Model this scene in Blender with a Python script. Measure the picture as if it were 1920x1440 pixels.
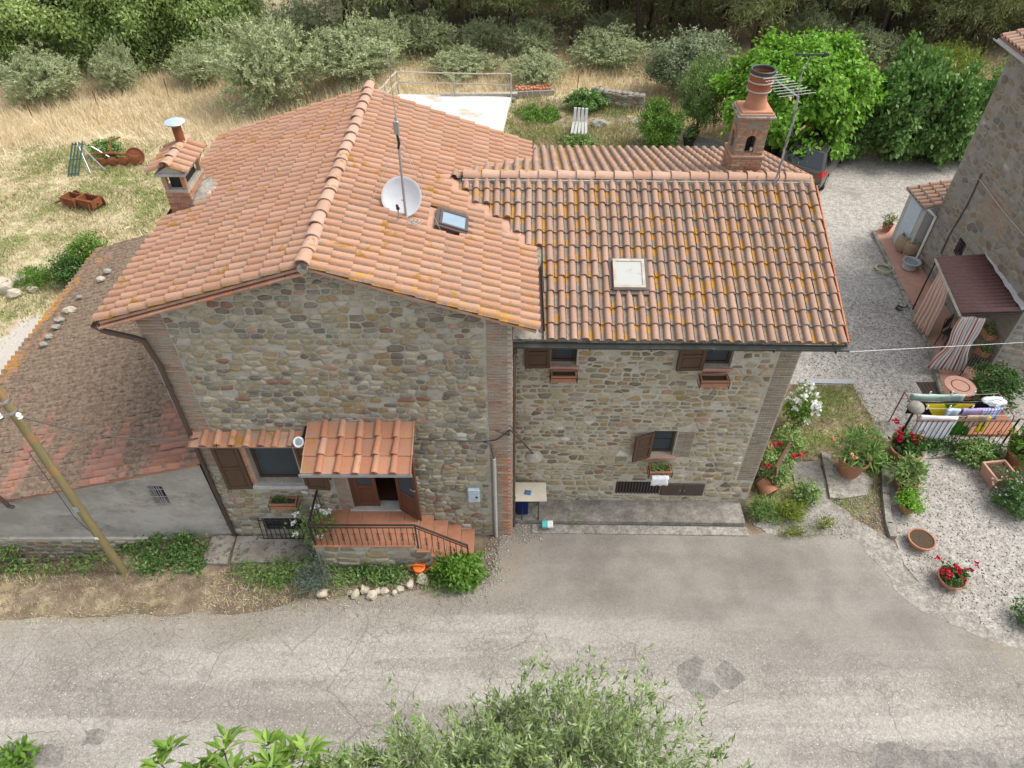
import bpy, math, random
import numpy as np
from mathutils import Vector, Matrix

random.seed(7)
SC = bpy.context.scene
COL = SC.collection
for _o in list(bpy.data.objects):
    bpy.data.objects.remove(_o)

# ------------------------------------------------------------------ camera, sky, sun, exposure
CAM_H, PITCH, FPX = 13.15, math.radians(43.6), 1330.0
cam = bpy.data.objects.new('camera', bpy.data.cameras.new('camera'))
COL.objects.link(cam)
cam.location = (0, 0, CAM_H)
cam.rotation_euler = (math.pi / 2 - PITCH, 0, 0)
cam.data.sensor_width = 36.0
cam.data.lens = 36.0 * FPX / 1920.0
cam.data.clip_start, cam.data.clip_end = 0.1, 600
SC.camera = cam

SUN_EL, SUN_AZ = math.radians(58), math.radians(88)      # azimuth clockwise from +y
world = bpy.data.worlds.new("World")
SC.world = world
world.use_nodes = True
wn = world.node_tree
sky = wn.nodes.new('ShaderNodeTexSky')
sky.sky_type = 'NISHITA'
sky.sun_disc = False
sky.sun_elevation, sky.sun_rotation = SUN_EL, SUN_AZ
sky.air_density, sky.dust_density, sky.ozone_density = 1.0, 3.0, 1.0
hs = wn.nodes.new('ShaderNodeHueSaturation')
hs.inputs['Saturation'].default_value = 0.35              # veiled, overcast sky
wn.links.new(sky.outputs[0], hs.inputs['Color'])
wn.links.new(hs.outputs[0], wn.nodes['Background'].inputs['Color'])
wn.nodes['Background'].inputs['Strength'].default_value = 0.14
sun = bpy.data.objects.new('sun', bpy.data.lights.new('sun', 'SUN'))
COL.objects.link(sun)
sun.data.energy = 1.25
sun.data.angle = math.radians(26)
sun.data.color = (1.0, 0.95, 0.87)
sun.rotation_euler = (math.pi / 2 - SUN_EL, 0, math.pi - SUN_AZ)
sun.location = (0, 0, 40)
SC.view_settings.view_transform = 'Standard'
SC.view_settings.look = 'None'
SC.view_settings.gamma = 1.0
SC.view_settings.use_curve_mapping = False
SC.view_settings.exposure = 1.12

# ------------------------------------------------------------------ small helpers
CP, SP = math.cos(PITCH), math.sin(PITCH)
def _ray(u, v):
    a, b = (u - 960) / FPX, (720 - v) / FPX
    return a, CP + b * SP, -SP + b * CP
def at(u, v, z=0.0):                 # place seen at (u, v) of the photograph, at height z
    a, dy, dz = _ray(u, v); t = (z - CAM_H) / dz
    return Vector((a * t, dy * t, z))
def aty(u, v, y):                    # the same on the upright plane at distance y
    a, dy, dz = _ray(u, v); t = y / dy
    return Vector((a * t, y, CAM_H + dz * t))
def S01(t):
    t = np.clip(t, 0, 1); return t * t * (3 - 2 * t)
def h(x, y):                         # terrain: falls away to the left behind the verge
    return -1.0 * S01((-x - 6.6) / 4.5) * S01((y - 7.7) / 1.0)
def gr(u, v):
    z = 0.0
    for _ in range(8):
        p = at(u, v, z); z = float(h(p.x, p.y))
    return Vector((p.x, p.y, z))

def link(o): COL.objects.link(o); return o
WM = {}                              # world matrix at build time
LOCAL = set()
def thing(name, label, cat, loc=(0, 0, 0), rz=0.0, group=None, local=False):
    o = link(bpy.data.objects.new(name, None))
    o.empty_display_size = 0.2
    o.location = loc; o.rotation_euler = (0, 0, rz)
    o['label'], o['category'] = label, cat
    if group: o['group'] = group
    WM[o.name] = Matrix.Translation(loc) @ Matrix.Rotation(rz, 4, 'Z')
    if local: LOCAL.add(o.name)
    return o
def tag(o, label, cat, group=None):
    o['label'], o['category'] = label, cat
    if group: o['group'] = group
    return o
def _attach(o, parent, basis=None):
    basis = basis or Matrix.Identity(4)
    if parent is None:
        o.matrix_basis = basis; WM[o.name] = basis; return
    o.parent = parent
    o.matrix_basis = basis
    if parent.name in LOCAL:
        LOCAL.add(o.name); WM[o.name] = WM[parent.name] @ basis
    else:
        o.matrix_parent_inverse = WM[parent.name].inverted(); WM[o.name] = basis
def mesh_np(name, V, F, mat, smooth=False, attrs=None):
    """V (n,3); F either (m,k) int array or list of tuples."""
    me = bpy.data.meshes.new(name)
    V = np.asarray(V, dtype=np.float32)
    if isinstance(F, np.ndarray):
        m, k = F.shape
        me.vertices.add(len(V)); me.vertices.foreach_set('co', V.ravel())
        me.loops.add(m * k); me.loops.foreach_set('vertex_index', F.ravel().astype(np.int32))
        me.polygons.add(m); me.polygons.foreach_set('loop_start', np.arange(0, m * k, k, dtype=np.int32))
        me.update(calc_edges=True)
    else:
        me.from_pydata([tuple(p) for p in V.tolist()], [], F)
    if attrs:
        for an, av in attrs.items():
            a = me.attributes.new(an, 'FLOAT', 'POINT'); a.data.foreach_set('value', np.asarray(av, dtype=np.float32))
    me.polygons.foreach_set('use_smooth', np.full(len(me.polygons), bool(smooth)))
    if mat: me.materials.append(mat)
    me.update()
    return me
def obj(name, me, parent=None, basis=None, label=None, kind=None):
    o = link(bpy.data.objects.new(name, me))
    _attach(o, parent, basis)
    if label: o['label'] = label
    if kind: o['kind'] = kind
    return o

class MB:
    def __init__(s): s.v, s.f = [], []
    def add(s, V, F):
        n = len(s.v); s.v += [tuple(p) for p in V]; s.f += [tuple(i + n for i in f) for f in F]; return s
    def box(s, x0, x1, y0, y1, z0, z1, M=None):
        P = [Vector(p) for p in ((x0,y0,z0),(x1,y0,z0),(x1,y1,z0),(x0,y1,z0),(x0,y0,z1),(x1,y0,z1),(x1,y1,z1),(x0,y1,z1))]
        if M is not None: P = [M @ p for p in P]
        return s.add(P, [(0,3,2,1),(4,5,6,7),(0,1,5,4),(1,2,6,5),(2,3,7,6),(3,0,4,7)])
    def cbox(s, x0, x1, y0, y1, z0, z1, c=0.01, M=None):      # box with chamfered upper and upright edges
        P = []
        for z, i in ((z0, 0), (z1 - c, 0), (z1, c)):
            P += [(x0+i+c,y0+i,z),(x1-i-c,y0+i,z),(x1-i,y0+i+c,z),(x1-i,y1-i-c,z),(x1-i-c,y1-i,z),(x0+i+c,y1-i,z),(x0+i,y1-i-c,z),(x0+i,y0+i+c,z)]
        P = [Vector(p) for p in P]
        if M is not None: P = [M @ p for p in P]
        F = [tuple(range(7, -1, -1)), tuple(range(16, 24))]
        for r in (0, 8):
            F += [(r+k, r+(k+1)%8, r+8+(k+1)%8, r+8+k) for k in range(8)]
        return s.add(P, F)
    def tube(s, pts, r, n=6, caps=True):
        pts = [Vector(p) for p in pts]; m = len(pts)
        rs = r if isinstance(r, (list, tuple)) else [r] * m
        V, F = [], []; prev = None
        for i, p in enumerate(pts):
            t = (pts[min(i+1, m-1)] - pts[max(i-1, 0)])
            if t.length < 1e-9: t = Vector((0, 0, 1))
            t.normalize()
            if prev is None:
                ref = Vector((0, 0, 1)) if abs(t.z) < .9 else Vector((1, 0, 0))
                a = t.cross(ref).normalized()
            else:
                a = (prev - t * prev.dot(t)).normalized()
            prev = a; b = t.cross(a)
            V += [p + (a * math.cos(2*math.pi*k/n) + b * math.sin(2*math.pi*k/n)) * rs[i] for k in range(n)]
        for i in range(m - 1):
            F += [(i*n+k, i*n+(k+1)%n, (i+1)*n+(k+1)%n, (i+1)*n+k) for k in range(n)]
        if caps: F += [tuple(range(n-1, -1, -1)), tuple(range((m-1)*n, m*n))]
        return s.add(V, F)
    def lathe(s, prof, n=16, loc=(0, 0, 0), M=None, close=True):
        V, F = [], []
        for r, z in prof:
            for k in range(n):
                p = Vector((r*math.cos(2*math.pi*k/n), r*math.sin(2*math.pi*k/n), z))
                V.append((M @ p if M is not None else p) + Vector(loc))
        m = len(prof)
        for i in range(m - 1):
            F += [(i*n+k, i*n+(k+1)%n, (i+1)*n+(k+1)%n, (i+1)*n+k) for k in range(n)]
        if close: F += [tuple(range(n-1, -1, -1)), tuple(range((m-1)*n, m*n))]
        return s.add(V, F)
    def quad(s, *p): return s.add(p, [tuple(range(len(p)))])
    def prism(s, poly, fn, d0, d1):
        n = len(poly)
        V = [fn(a, b, d0) for a, b in poly] + [fn(a, b, d1) for a, b in poly]
        F = [tuple(range(n)), tuple(range(2*n-1, n-1, -1))] + [(k, n+k, n+(k+1)%n, (k+1)%n) for k in range(n)]
        return s.add(V, F)
    def build(s, name, mat, parent=None, smooth=False, label=None, kind=None, basis=None):
        return obj(name, mesh_np(name, s.v, s.f, mat, smooth), parent, basis, label, kind)

def smooth_angle(o, deg=40):
    me = o.data
    me.polygons.foreach_set('use_smooth', np.ones(len(me.polygons), dtype=bool))
    try: me.set_sharp_from_angle(angle=math.radians(deg))
    except Exception: pass
    return o

def pieces(parent, name, protos, items, mat, limit=300, smooth=False, restname=None):
    """Alike pieces: items (proto key, Matrix, priority). The first `limit` become parts, the rest one part of kind stuff."""
    items = sorted(items, key=lambda i: -i[2])
    ms = {}
    for k, M, _ in items[:limit]:
        if k not in ms:
            p = protos[k]; ms[k] = mesh_np(name, p[0], p[1], mat, smooth, p[2] if len(p) > 2 else None)
        obj(name, ms[k], parent, M)
    rest = items[limit:]
    if rest:
        VV, FF, AA, n = [], [], {}, 0
        for k, M, _ in rest:
            p = protos[k]; V = np.asarray(p[0], dtype=float); A = np.array(M)
            VV.append(V @ A[:3, :3].T + A[:3, 3]); FF += [tuple(i + n for i in f) for f in p[1]]; n += len(V)
            if len(p) > 2:
                for an, av in p[2].items(): AA.setdefault(an, []).append(np.asarray(av, float))
        me = mesh_np(restname or name + 'work', np.vstack(VV), FF, mat, smooth, {k: np.concatenate(v) for k, v in AA.items()} or None)
        obj(restname or name + 'work', me, parent, None, None, 'stuff')
def near(M):                         # priority: nearer to the photograph's camera first
    p = M.translation; return -((p.x)**2 + p.y**2 + (p.z - CAM_H)**2)
def frame_M(o, X, Y, Z):
    return Matrix(((X.x, Y.x, Z.x, o.x), (X.y, Y.y, Z.y, o.y), (X.z, Y.z, Z.z, o.z), (0, 0, 0, 1)))
def dup(root, loc, rz=0.0, sc=1.0, label=None, group=None):
    r = root.copy(); link(r); r.location = loc; r.rotation_euler = (0, 0, rz); r.scale = (sc, sc, sc) if not isinstance(sc, tuple) else sc
    if label: r['label'] = label
    if group: r['group'] = group
    for ch in root.children:
        c = ch.copy(); link(c); c.parent = r
        for g in ch.children:
            d = g.copy(); link(d); d.parent = c
    return r

# ------------------------------------------------------------------ materials
M = {}
class SH:
    def __init__(s, name, rough=.85, spec=.25, metal=0.0):
        s.m = bpy.data.materials.new(name); s.m.use_nodes = True; s.nt = s.m.node_tree
        s.b = s.nt.nodes['Principled BSDF']
        s.b.inputs['Roughness'].default_value = rough
        s.b.inputs['Specular IOR Level'].default_value = spec
        s.b.inputs['Metallic'].default_value = metal
        s._pos = None; M[name] = s.m
    def N(s, t): return s.nt.nodes.new(t)
    def L(s, a, b): s.nt.links.new(a, b)
    def put(s, sock, v):
        if hasattr(v, 'is_output'): s.L(v, sock)
        elif isinstance(v, (tuple, list)) and len(v) == 3 and sock.type == 'RGBA': sock.default_value = (*v, 1)
        else: sock.default_value = v
    @property
    def pos(s):
        if s._pos is None: s._pos = s.N('ShaderNodeNewGeometry').outputs['Position']
        return s._pos
    def scaled(s, k):
        n = s.N('ShaderNodeVectorMath'); n.operation = 'MULTIPLY'; s.L(s.pos, n.inputs[0]); n.inputs[1].default_value = k; return n.outputs[0]
    def noise(s, scale, detail=3, rough=.6, vec=None, dist=0.0):
        n = s.N('ShaderNodeTexNoise'); s.L(vec or s.pos, n.inputs['Vector'])
        n.inputs['Scale'].default_value = scale; n.inputs['Detail'].default_value = detail
        n.inputs['Roughness'].default_value = rough; n.inputs['Distortion'].default_value = dist
        return n.outputs['Fac']
    def voro(s, scale, feature='F1', vec=None, out='Distance', rnd=1.0):
        n = s.N('ShaderNodeTexVoronoi'); n.feature = feature; s.L(vec or s.pos, n.inputs['Vector'])
        n.inputs['Scale'].default_value = scale; n.inputs['Randomness'].default_value = rnd
        return n.outputs[out]
    def math(s, op, a, b=0.0, clamp=False):
        n = s.N('ShaderNodeMath'); n.operation = op; n.use_clamp = clamp; s.put(n.inputs[0], a); s.put(n.inputs[1], b); return n.outputs[0]
    def grain(s, scale, vec=None): return s.step(s.noise(scale, 2, .85, vec), .34, .66)
    def step(s, x, lo, hi):
        n = s.N('ShaderNodeMapRange'); n.interpolation_type = 'SMOOTHSTEP'; s.put(n.inputs[0], x)
        n.inputs[1].default_value = lo; n.inputs[2].default_value = hi; return n.outputs[0]
    def ramp(s, fac, stops, const=False):
        n = s.N('ShaderNodeValToRGB'); e = n.color_ramp.elements
        if const: n.color_ramp.interpolation = 'CONSTANT'
        while len(e) < len(stops): e.new(0.5)
        for el, (p, c) in zip(e, stops): el.position = p; el.color = (*c, 1)
        s.put(n.inputs[0], fac); return n.outputs[0]
    def mix(s, fac, a, b, mode='MIX'):
        n = s.N('ShaderNodeMix'); n.data_type = 'RGBA'; n.blend_type = mode
        s.put(n.inputs[0], fac); s.put(n.inputs[6], a); s.put(n.inputs[7], b); return n.outputs[2]
    def attr(s, name):
        n = s.N('ShaderNodeAttribute'); n.attribute_name = name; return n.outputs['Fac']
    def rnd(s):
        o = s.N('ShaderNodeObjectInfo').outputs['Random']; i = s.N('ShaderNodeNewGeometry').outputs['Random Per Island']
        return s.math('FRACT', s.math('ADD', o, s.math('MULTIPLY', i, 7.31)))
    def vary(s, col, fac, lo=.8, hi=1.2):     # multiply a colour by lo..hi
        n = s.N('ShaderNodeMapRange'); s.put(n.inputs[0], fac); n.inputs[3].default_value = lo; n.inputs[4].default_value = hi
        n.clamp = True
        return s.mix(1.0, col, n.outputs[0], 'MULTIPLY')
    def bump(s, hgt, strength=.3, dist=.02):
        n = s.N('ShaderNodeBump'); n.inputs['Strength'].default_value = strength; n.inputs['Distance'].default_value = dist
        s.put(n.inputs['Height'], hgt); s.L(n.outputs[0], s.b.inputs['Normal']); return s
    def color(s, c): s.put(s.b.inputs['Base Color'], c); return s
def plain(name, c, rough=.7, spec=.3, metal=0.0, var=.12, scale=9.0):
    s = SH(name, rough, spec, metal)
    s.color(s.vary(c, s.noise(scale, 4), 1 - var * 2, 1 + var * 2)); return s.m

def tile_mat(name, cols, grey=.25, lichen=.5, moss=0.0, chan=.4, lich_col=(.40, .21, .03), grey_col=(.23, .20, .165)):
    s = SH(name, .9, .15)
    c = s.ramp(s.rnd(), [(i / (len(cols) - 1), k) for i, k in enumerate(cols)])
    big = s.noise(.7, 3); mid = s.noise(6, 4, .65); fine = s.noise(38, 4, .7)
    c = s.vary(c, fine, .72, 1.26)
    g = s.math('MULTIPLY', s.step(mid, .42, .7), s.step(big, .3, .7))
    c = s.mix(s.math('MULTIPLY', g, grey * 2, True), c, grey_col)
    ch = s.attr('chan')
    spot = s.noise(4.6, 5, .62, dist=.4)
    lm = s.math('ADD', spot, s.math('MULTIPLY', s.math('SUBTRACT', s.noise(1.3, 2), .5), .35))
    cg = s.math('MULTIPLY', ch, s.math('MULTIPLY', s.step(s.noise(17, 3, .7), .3, .6), chan), True)
    c = s.mix(cg, c, s.mix(s.noise(60, 2), (.10, .085, .065), (.26, .235, .20)))  # channel dirt, deepened on the house roof to paint shade between barrels
    lf = s.step(s.math('ADD', lm, s.math('MULTIPLY', ch, .095 * chan)), .66 - .09 * lichen, .70 - .07 * lichen)
    c = s.mix(s.math('MULTIPLY', lf, .85), c, s.mix(s.noise(40, 2), lich_col, (lich_col[0] * .55, lich_col[1] * .5, lich_col[2])))
    if name == 'tile_house':
        sy = s.N('ShaderNodeSeparateXYZ'); s.L(s.pos, sy.inputs[0])
        vg = s.math('MULTIPLY', s.step(sy.outputs[1], 9.15, 8.8), s.math('MULTIPLY', s.step(sy.outputs[0], -3.3, -2.6), s.step(s.noise(6.5, 4, .7), .53, .60)))
        c = s.mix(s.math('MULTIPLY', vg, .85), c, (.43, .225, .03))
    if moss:
        sx = s.N('ShaderNodeSeparateXYZ'); s.L(s.pos, sx.inputs[0])
        fr = s.math('ADD', s.math('MULTIPLY', s.math('MULTIPLY', s.step(sx.outputs[1], 12.6, 9.2), s.step(s.noise(1.3, 3, .6, s.scaled((1.7, .3, 1))), .36, .62)), .15), s.math('MULTIPLY', s.step(sx.outputs[0], -8.4, -6.4), .05))
        el = s.step(s.math('ADD', sx.outputs[0], s.math('MULTIPLY', s.noise(1.5, 4), 1.6)), -11.6, -12.4)
        c = s.mix(s.math('MULTIPLY', el, s.step(s.noise(7, 4, .7), .42, .56)), c, (.42, .215, .03))
        fr = s.math('ADD', fr, s.math('MULTIPLY', el, .10))
        mm = s.step(s.math('SUBTRACT', s.math('ADD', s.math('MULTIPLY', s.noise(1.3, 5, .68, s.scaled((1.5, .4, 1))), .62), s.math('MULTIPLY', s.noise(9, 4, .75), .38)), fr), .55 - .2 * moss, .62 - .2 * moss)
        c = s.mix(s.math('MULTIPLY', mm, .93), c, s.mix(s.step(s.noise(10, 5, .8), .36, .64), (.115, .085, .06), (.265, .205, .145)))
    s.color(c); s.bump(s.math('ADD', fine, mid), .35, .012)
    return s.m

tile_mat('tile_house', [(.365, .195, .122), (.39, .215, .138), (.425, .248, .168), (.375, .203, .13), (.405, .228, .15)], .26, .46, chan=1.9)
tile_mat('tile_wing', [(.32, .195, .138), (.35, .22, .16), (.295, .187, .138), (.33, .205, .148), (.375, .243, .178)], .30, .22, chan=1.35, lich_col=(.50,.255,.02))
tile_mat('tile_old', [(.35, .155, .105), (.40, .195, .14), (.30, .135, .095), (.37, .185, .14)], .4, .12, moss=.98, chan=.5)
tile_mat('tile_canopy', [(.42, .20, .115), (.35, .155, .09), (.45, .26, .17), (.39, .18, .10), (.30, .15, .10)], .5, .35, chan=.25)
tile_mat('tile_ridge', [(.40, .25, .175), (.46, .30, .225), (.38, .23, .16)], .26, .62, chan=0)

def stone_mat(name, stops, dark=.75):
    s = SH(name, .92, .12)
    c = s.ramp(s.rnd(), stops, True)
    c = s.vary(c, s.noise(7, 5, .7), .5, 1.5); c = s.vary(c, s.noise(40, 4, .75), .72, 1.28)
    c = s.mix(s.step(s.noise(3.1, 4, .7), .58, .72), c, (.30, .28, .235))
    s.color(c); s.bump(s.noise(26, 5, .7), .5, .015); return s.m
ST = [(.0, (.185,.16,.10)), (.10, (.225,.195,.13)), (.20, (.135,.12,.09)), (.30, (.25,.22,.155)), (.40, (.175,.13,.065)), (.48, (.20,.185,.14)),
      (.58, (.165,.155,.115)), (.68, (.105,.085,.06)), (.75, (.27,.245,.185)), (.83, (.205,.16,.09)), (.925, (.15,.08,.05)), (.95, (.23,.14,.095)), (.972, (.38,.365,.33)), (.98, (.09,.085,.075))]
stone_mat('stone', [(p, (c[0]*1.32+.035, c[1]*1.30+.034, c[2]*1.30+.030)) for p, c in ST])
stone_mat('stone_wing', [(p, (c[0]*1.4+.04, c[1]*1.33+.036, c[2]*1.25+.026)) for p, c in ST])
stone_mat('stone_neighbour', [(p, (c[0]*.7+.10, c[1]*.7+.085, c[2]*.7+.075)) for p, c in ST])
def mortar_mat(name, a, b, c2):
    s = SH(name, .95, .1)
    c = s.mix(s.step(s.noise(2.2, 4, .65), .38, .64), a, b)
    c = s.mix(s.math('MULTIPLY', s.step(s.noise(11, 4, .7), .5, .68), .6), c, c2)
    c = s.vary(c, s.noise(48, 4, .75), .72, 1.25)
    s.color(c); s.bump(s.noise(30, 5, .75), .6, .015); return s.m
mortar_mat('mortar', (.41, .39, .335), (.335, .318, .268), (.26, .235, .185))
mortar_mat('mortar_wing', (.48, .445, .375), (.39, .36, .29), (.27, .23, .155))
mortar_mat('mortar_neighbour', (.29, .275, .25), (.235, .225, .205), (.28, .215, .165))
s = SH('brick', .92, .12)
c = s.ramp(s.rnd(), [(0, (.31,.195,.135)), (.25, (.35,.25,.18)), (.5, (.28,.165,.115)), (.7, (.35,.275,.205)), (1, (.27,.185,.14))])
c = s.vary(c, s.noise(20, 4, .7), .65, 1.3)
c = s.mix(s.math('MULTIPLY', s.step(s.noise(2.7, 4, .7), .42, .62), .75), c, (.29, .255, .20))
s.color(c); s.bump(s.noise(40, 4), .4, .01)
s = SH('brick_red', .92, .12)
c = s.ramp(s.rnd(), [(0, (.40,.15,.085)), (.4, (.48,.21,.115)), (.7, (.36,.125,.07)), (1, (.46,.23,.14))])
s.color(s.vary(c, s.noise(22, 4, .7), .68, 1.3)); s.bump(s.noise(40, 4), .4, .01)
s = SH('brick_chimney', .92, .12)
c = s.ramp(s.rnd(), [(0, (.35,.17,.10)), (.4, (.41,.235,.15)), (.7, (.30,.135,.08)), (1, (.40,.28,.19))])
s.color(s.vary(c, s.noise(22, 4, .7), .68, 1.3)); s.bump(s.noise(40, 4), .4, .01)
s = SH('brick_dull', .92, .12)
c = s.ramp(s.rnd(), [(0, (.23,.19,.145)), (.4, (.265,.225,.17)), (.7, (.215,.165,.125)), (1, (.25,.225,.18))])
s.color(s.vary(c, s.noise(22, 4, .7), .68, 1.3)); s.bump(s.noise(40, 4), .4, .01)
s = SH('plaster', .93, .12)
c = s.mix(s.step(s.noise(1.2, 6, .72, s.scaled((.8, .8, 1.2))), .36, .64), (.42, .40, .36), (.30, .285, .25))
c = s.mix(s.math('MULTIPLY', s.step(s.noise(2.4, 6, .75, s.scaled((.7, 1, 1.3))), .53, .66), .55), c, (.14, .13, .115))
c = s.mix(s.math('MULTIPLY', s.step(s.noise(1.7, 3, .6), .56, .7), .5), c, (.36, .31, .24))
s.color(s.vary(c, s.noise(40, 4, .7), .85, 1.15)); s.bump(s.noise(25, 5), .3, .01)
plain('plaster_pale', (.40, .39, .375), .9, .1)
plain('flashing', (.43, .255, .18), .95, .08, var=.2, scale=7)
s = SH('wood', .62, .35)
c = s.mix(s.noise(9, 4, .7, s.scaled((6, 6, .6))), (.05, .028, .017), (.125, .072, .042))
s.color(s.vary(c, s.noise(50, 3), .8, 1.2))
s = SH('wood_door', .5, .4)
c = s.mix(s.noise(9, 4, .7, s.scaled((6, 6, .6))), (.085, .034, .019), (.14, .058, .032)); s.color(c)
s = SH('wood_pole', .85, .15)
c = s.mix(s.noise(5, 5, .7, s.scaled((5, 5, .35))), (.155, .125, .055), (.285, .24, .125))
c = s.mix(s.math('MULTIPLY', s.step(s.noise(1.4, 4, .6, s.scaled((1, 1, 2))), .6, .66), .6), c, (.36, .19, .08))
s.color(c); s.bump(s.noise(12, 4, .7, s.scaled((6, 6, .5))), .5, .01)
plain('timber_pale', (.40, .36, .30), .85, .1, var=.25, scale=6)
plain('gutter', (.085, .06, .05), .45, .5, .3)
plain('gutter_dark', (.045, .05, .042), .5, .5, .3)
plain('iron', (.045, .03, .026), .6, .4, .3)
plain('iron_brown', (.20, .10, .075), .6, .35, .2)
plain('steel', (.46, .47, .48), .38, .5, .8)
plain('steel_grey', (.33, .34, .35), .5, .5, .4)
plain('pipe_grey', (.40, .40, .38), .5, .4)
plain('black', (.015, .015, .016), .5, .4)
plain('cable', (.085, .08, .075), .6, .3)
plain('cable_white', (.7, .7, .68), .6, .3)
plain('white_paint', (.72, .72, .70), .5, .4)
plain('dish', (.47, .48, .50), .45, .4, var=.05)
plain('blue_grey_box', (.42, .50, .55), .5, .4)
plain('teal', (.10, .48, .45), .5, .4)
plain('orange_plastic', (.72, .16, .02), .4, .5, var=.05)
plain('cap_blue', (.55, .68, .74), .25, .6, .5)
plain('rust', (.20, .075, .035), .9, .15, var=.3, scale=5)
plain('green_paint', (.03, .07, .055), .7, .3)
plain('copper_pot', (.24, .085, .04), .55, .4, .2, var=.4, scale=3)
plain('terracotta', (.37, .175, .105), .85, .2, var=.16, scale=6)
plain('terracotta_pale', (.47, .27, .20), .9, .15, var=.14, scale=5)
plain('jar', (.33, .24, .165), .9, .15, var=.25, scale=5)
plain('soil', (.075, .055, .038), 1, .05, var=.3, scale=20)
plain('floor_dark', (.11, .045, .032), .5, .4)
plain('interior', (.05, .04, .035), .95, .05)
plain('curtain', (.30, .29, .28), .9, .1)
plain('sill', (.40, .39, .365), .85, .2, var=.2, scale=8)
plain('rock', (.42, .37, .29), .95, .1, var=.28, scale=7)
plain('rock_grey', (.27, .255, .22), .95, .1, var=.3, scale=8)
plain('bark', (.105, .078, .056), .95, .1, var=.3, scale=12)
plain('bark_pine', (.085, .066, .054), .95, .1, var=.35, scale=9)
plain('bark_grey', (.165, .145, .12), .95, .1, var=.3, scale=12)
plain('table_cream', (.56, .51, .41), .55, .35, var=.12, scale=5)
plain('navy', (.012, .022, .10), .8, .15)
plain('blue_print', (.07, .17, .33), .8, .15, var=.5, scale=26)
plain('cloth_white', (.70, .71, .73), .9, .1, var=.04)
plain('cloth_blue', (.52, .60, .72), .9, .1, var=.05)
plain('cloth_lilac', (.44, .34, .56), .9, .1, var=.06)
plain('cloth_yellow', (.75, .58, .03), .9, .1, var=.05)
plain('cloth_black', (.022, .022, .035), .9, .1)
plain('cloth_green', (.035, .14, .015), .9, .1, var=.25, scale=30)
plain('cloth_mint', (.45, .58, .50), .9, .1, var=.15, scale=14)
plain('rug', (.40, .32, .22), 1, .05, var=.45, scale=28)
plain('petal_red', (.50, .012, .045), .7, .2, var=.2, scale=30)
plain('petal_white', (.75, .74, .70), .7, .2, var=.06)
plain('petal_peach', (.72, .36, .20), .7, .2, var=.2, scale=30)
plain('fruit', (.75, .42, .03), .5, .4)
plain('hose', (.45, .47, .28), .6, .3)
plain('rubber', (.02, .02, .02), .8, .2)
plain('tail_red', (.45, .01, .012), .2, .6)
plain('number_plate', (.65, .65, .62), .5, .3, var=.02)
s = SH('car_paint', .3, .5, .55); s.color((.105, .10, .09)); s.b.inputs['Coat Weight'].default_value = .6; s.b.inputs['Coat Roughness'].default_value = .08
s = SH('glass', .06, .6); s.color((.022, .028, .034)); s.b.inputs['Coat Weight'].default_value = .5
s = SH('glass_sky', .12, .6); s.color(s.vary((.20, .28, .33), s.noise(3, 3), .7, 1.3)); s.b.inputs['Coat Weight'].default_value = .6
s = SH('sheet_white', .6, .35); s.color(s.mix(s.step(s.noise(6, 5, .7), .57, .7), (.38, .385, .36), (.29, .26, .19)))
s = SH('net_screen', .7, .3); s.color(s.vary((.05, .058, .066), s.noise(2, 3), .7, 1.3))

def stripe_mat(name, stops, reps, checks=False):
    s = SH(name, .9, .1)
    f = s.math('FRACT', s.math('MULTIPLY', s.attr('s'), reps))
    c = s.ramp(f, stops, True)
    if checks:
        f2 = s.math('FRACT', s.math('MULTIPLY', s.attr('t'), reps)); c = s.mix(.5, c, s.ramp(f2, stops, True))
    s.color(c); return s.m
stripe_mat('striped_red', [(0, (.55,.50,.48)), (.2, (.38,.13,.10)), (.34, (.58,.54,.51)), (.48, (.42,.46,.53)), (.62, (.60,.56,.53)), (.80, (.42,.19,.145)), (.88, (.6,.55,.52))], 6)
stripe_mat('striped_pink', [(0, (.50,.33,.27)), (.22, (.58,.50,.46)), (.4, (.44,.22,.17)), (.56, (.56,.43,.37)), (.74, (.50,.30,.24)), (.9, (.60,.54,.50))], 5)
stripe_mat('checked_blue', [(0, (.70,.72,.78)), (.5, (.10,.14,.48))], 7, True)

# ground materials
s = SH('asphalt', .93, .15)
n1, n2, n3 = s.noise(.45, 4, .6), s.noise(2.6, 5, .65), s.noise(30, 4, .85)
c = s.mix(s.step(n1, .35, .65), (.225, .207, .178), (.295, .274, .24))
c = s.vary(c, n2, .80, 1.2)
streak = s.noise(.9, 4, .6, s.scaled((.16, 1.25, 1)))
c = s.mix(s.math('MULTIPLY', s.step(streak, .44, .58), .6), c, (.37, .348, .31))
streak2 = s.noise(.8, 3, .55, s.scaled((.10, 1.6, 1)))
c = s.mix(s.math('MULTIPLY', s.step(streak2, .50, .60), .45), c, (.195, .18, .157))
c = s.mix(s.math('MULTIPLY', s.step(s.noise(1.15, 3, .6), .58, .72), .45), c, (.165, .153, .135))
c = s.vary(c, s.grain(30), .82, 1.18); c = s.vary(c, s.grain(12), .93, 1.07)
c = s.mix(s.step(s.noise(34, 1, .5), .70, .74), c, (.55, .53, .49))
warp = s.N('ShaderNodeVectorMath'); warp.operation = 'ADD'; s.L(s.pos, warp.inputs[0])
wnz = s.N('ShaderNodeTexNoise'); wnz.inputs['Scale'].default_value = 2.2; wnz.inputs['Detail'].default_value = 4; s.L(s.pos, wnz.inputs['Vector'])
wsc = s.N('ShaderNodeVectorMath'); wsc.operation = 'SCALE'; wsc.inputs['Scale'].default_value = .22; s.L(wnz.outputs['Color'], wsc.inputs[0]); s.L(wsc.outputs[0], warp.inputs[1])
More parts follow.
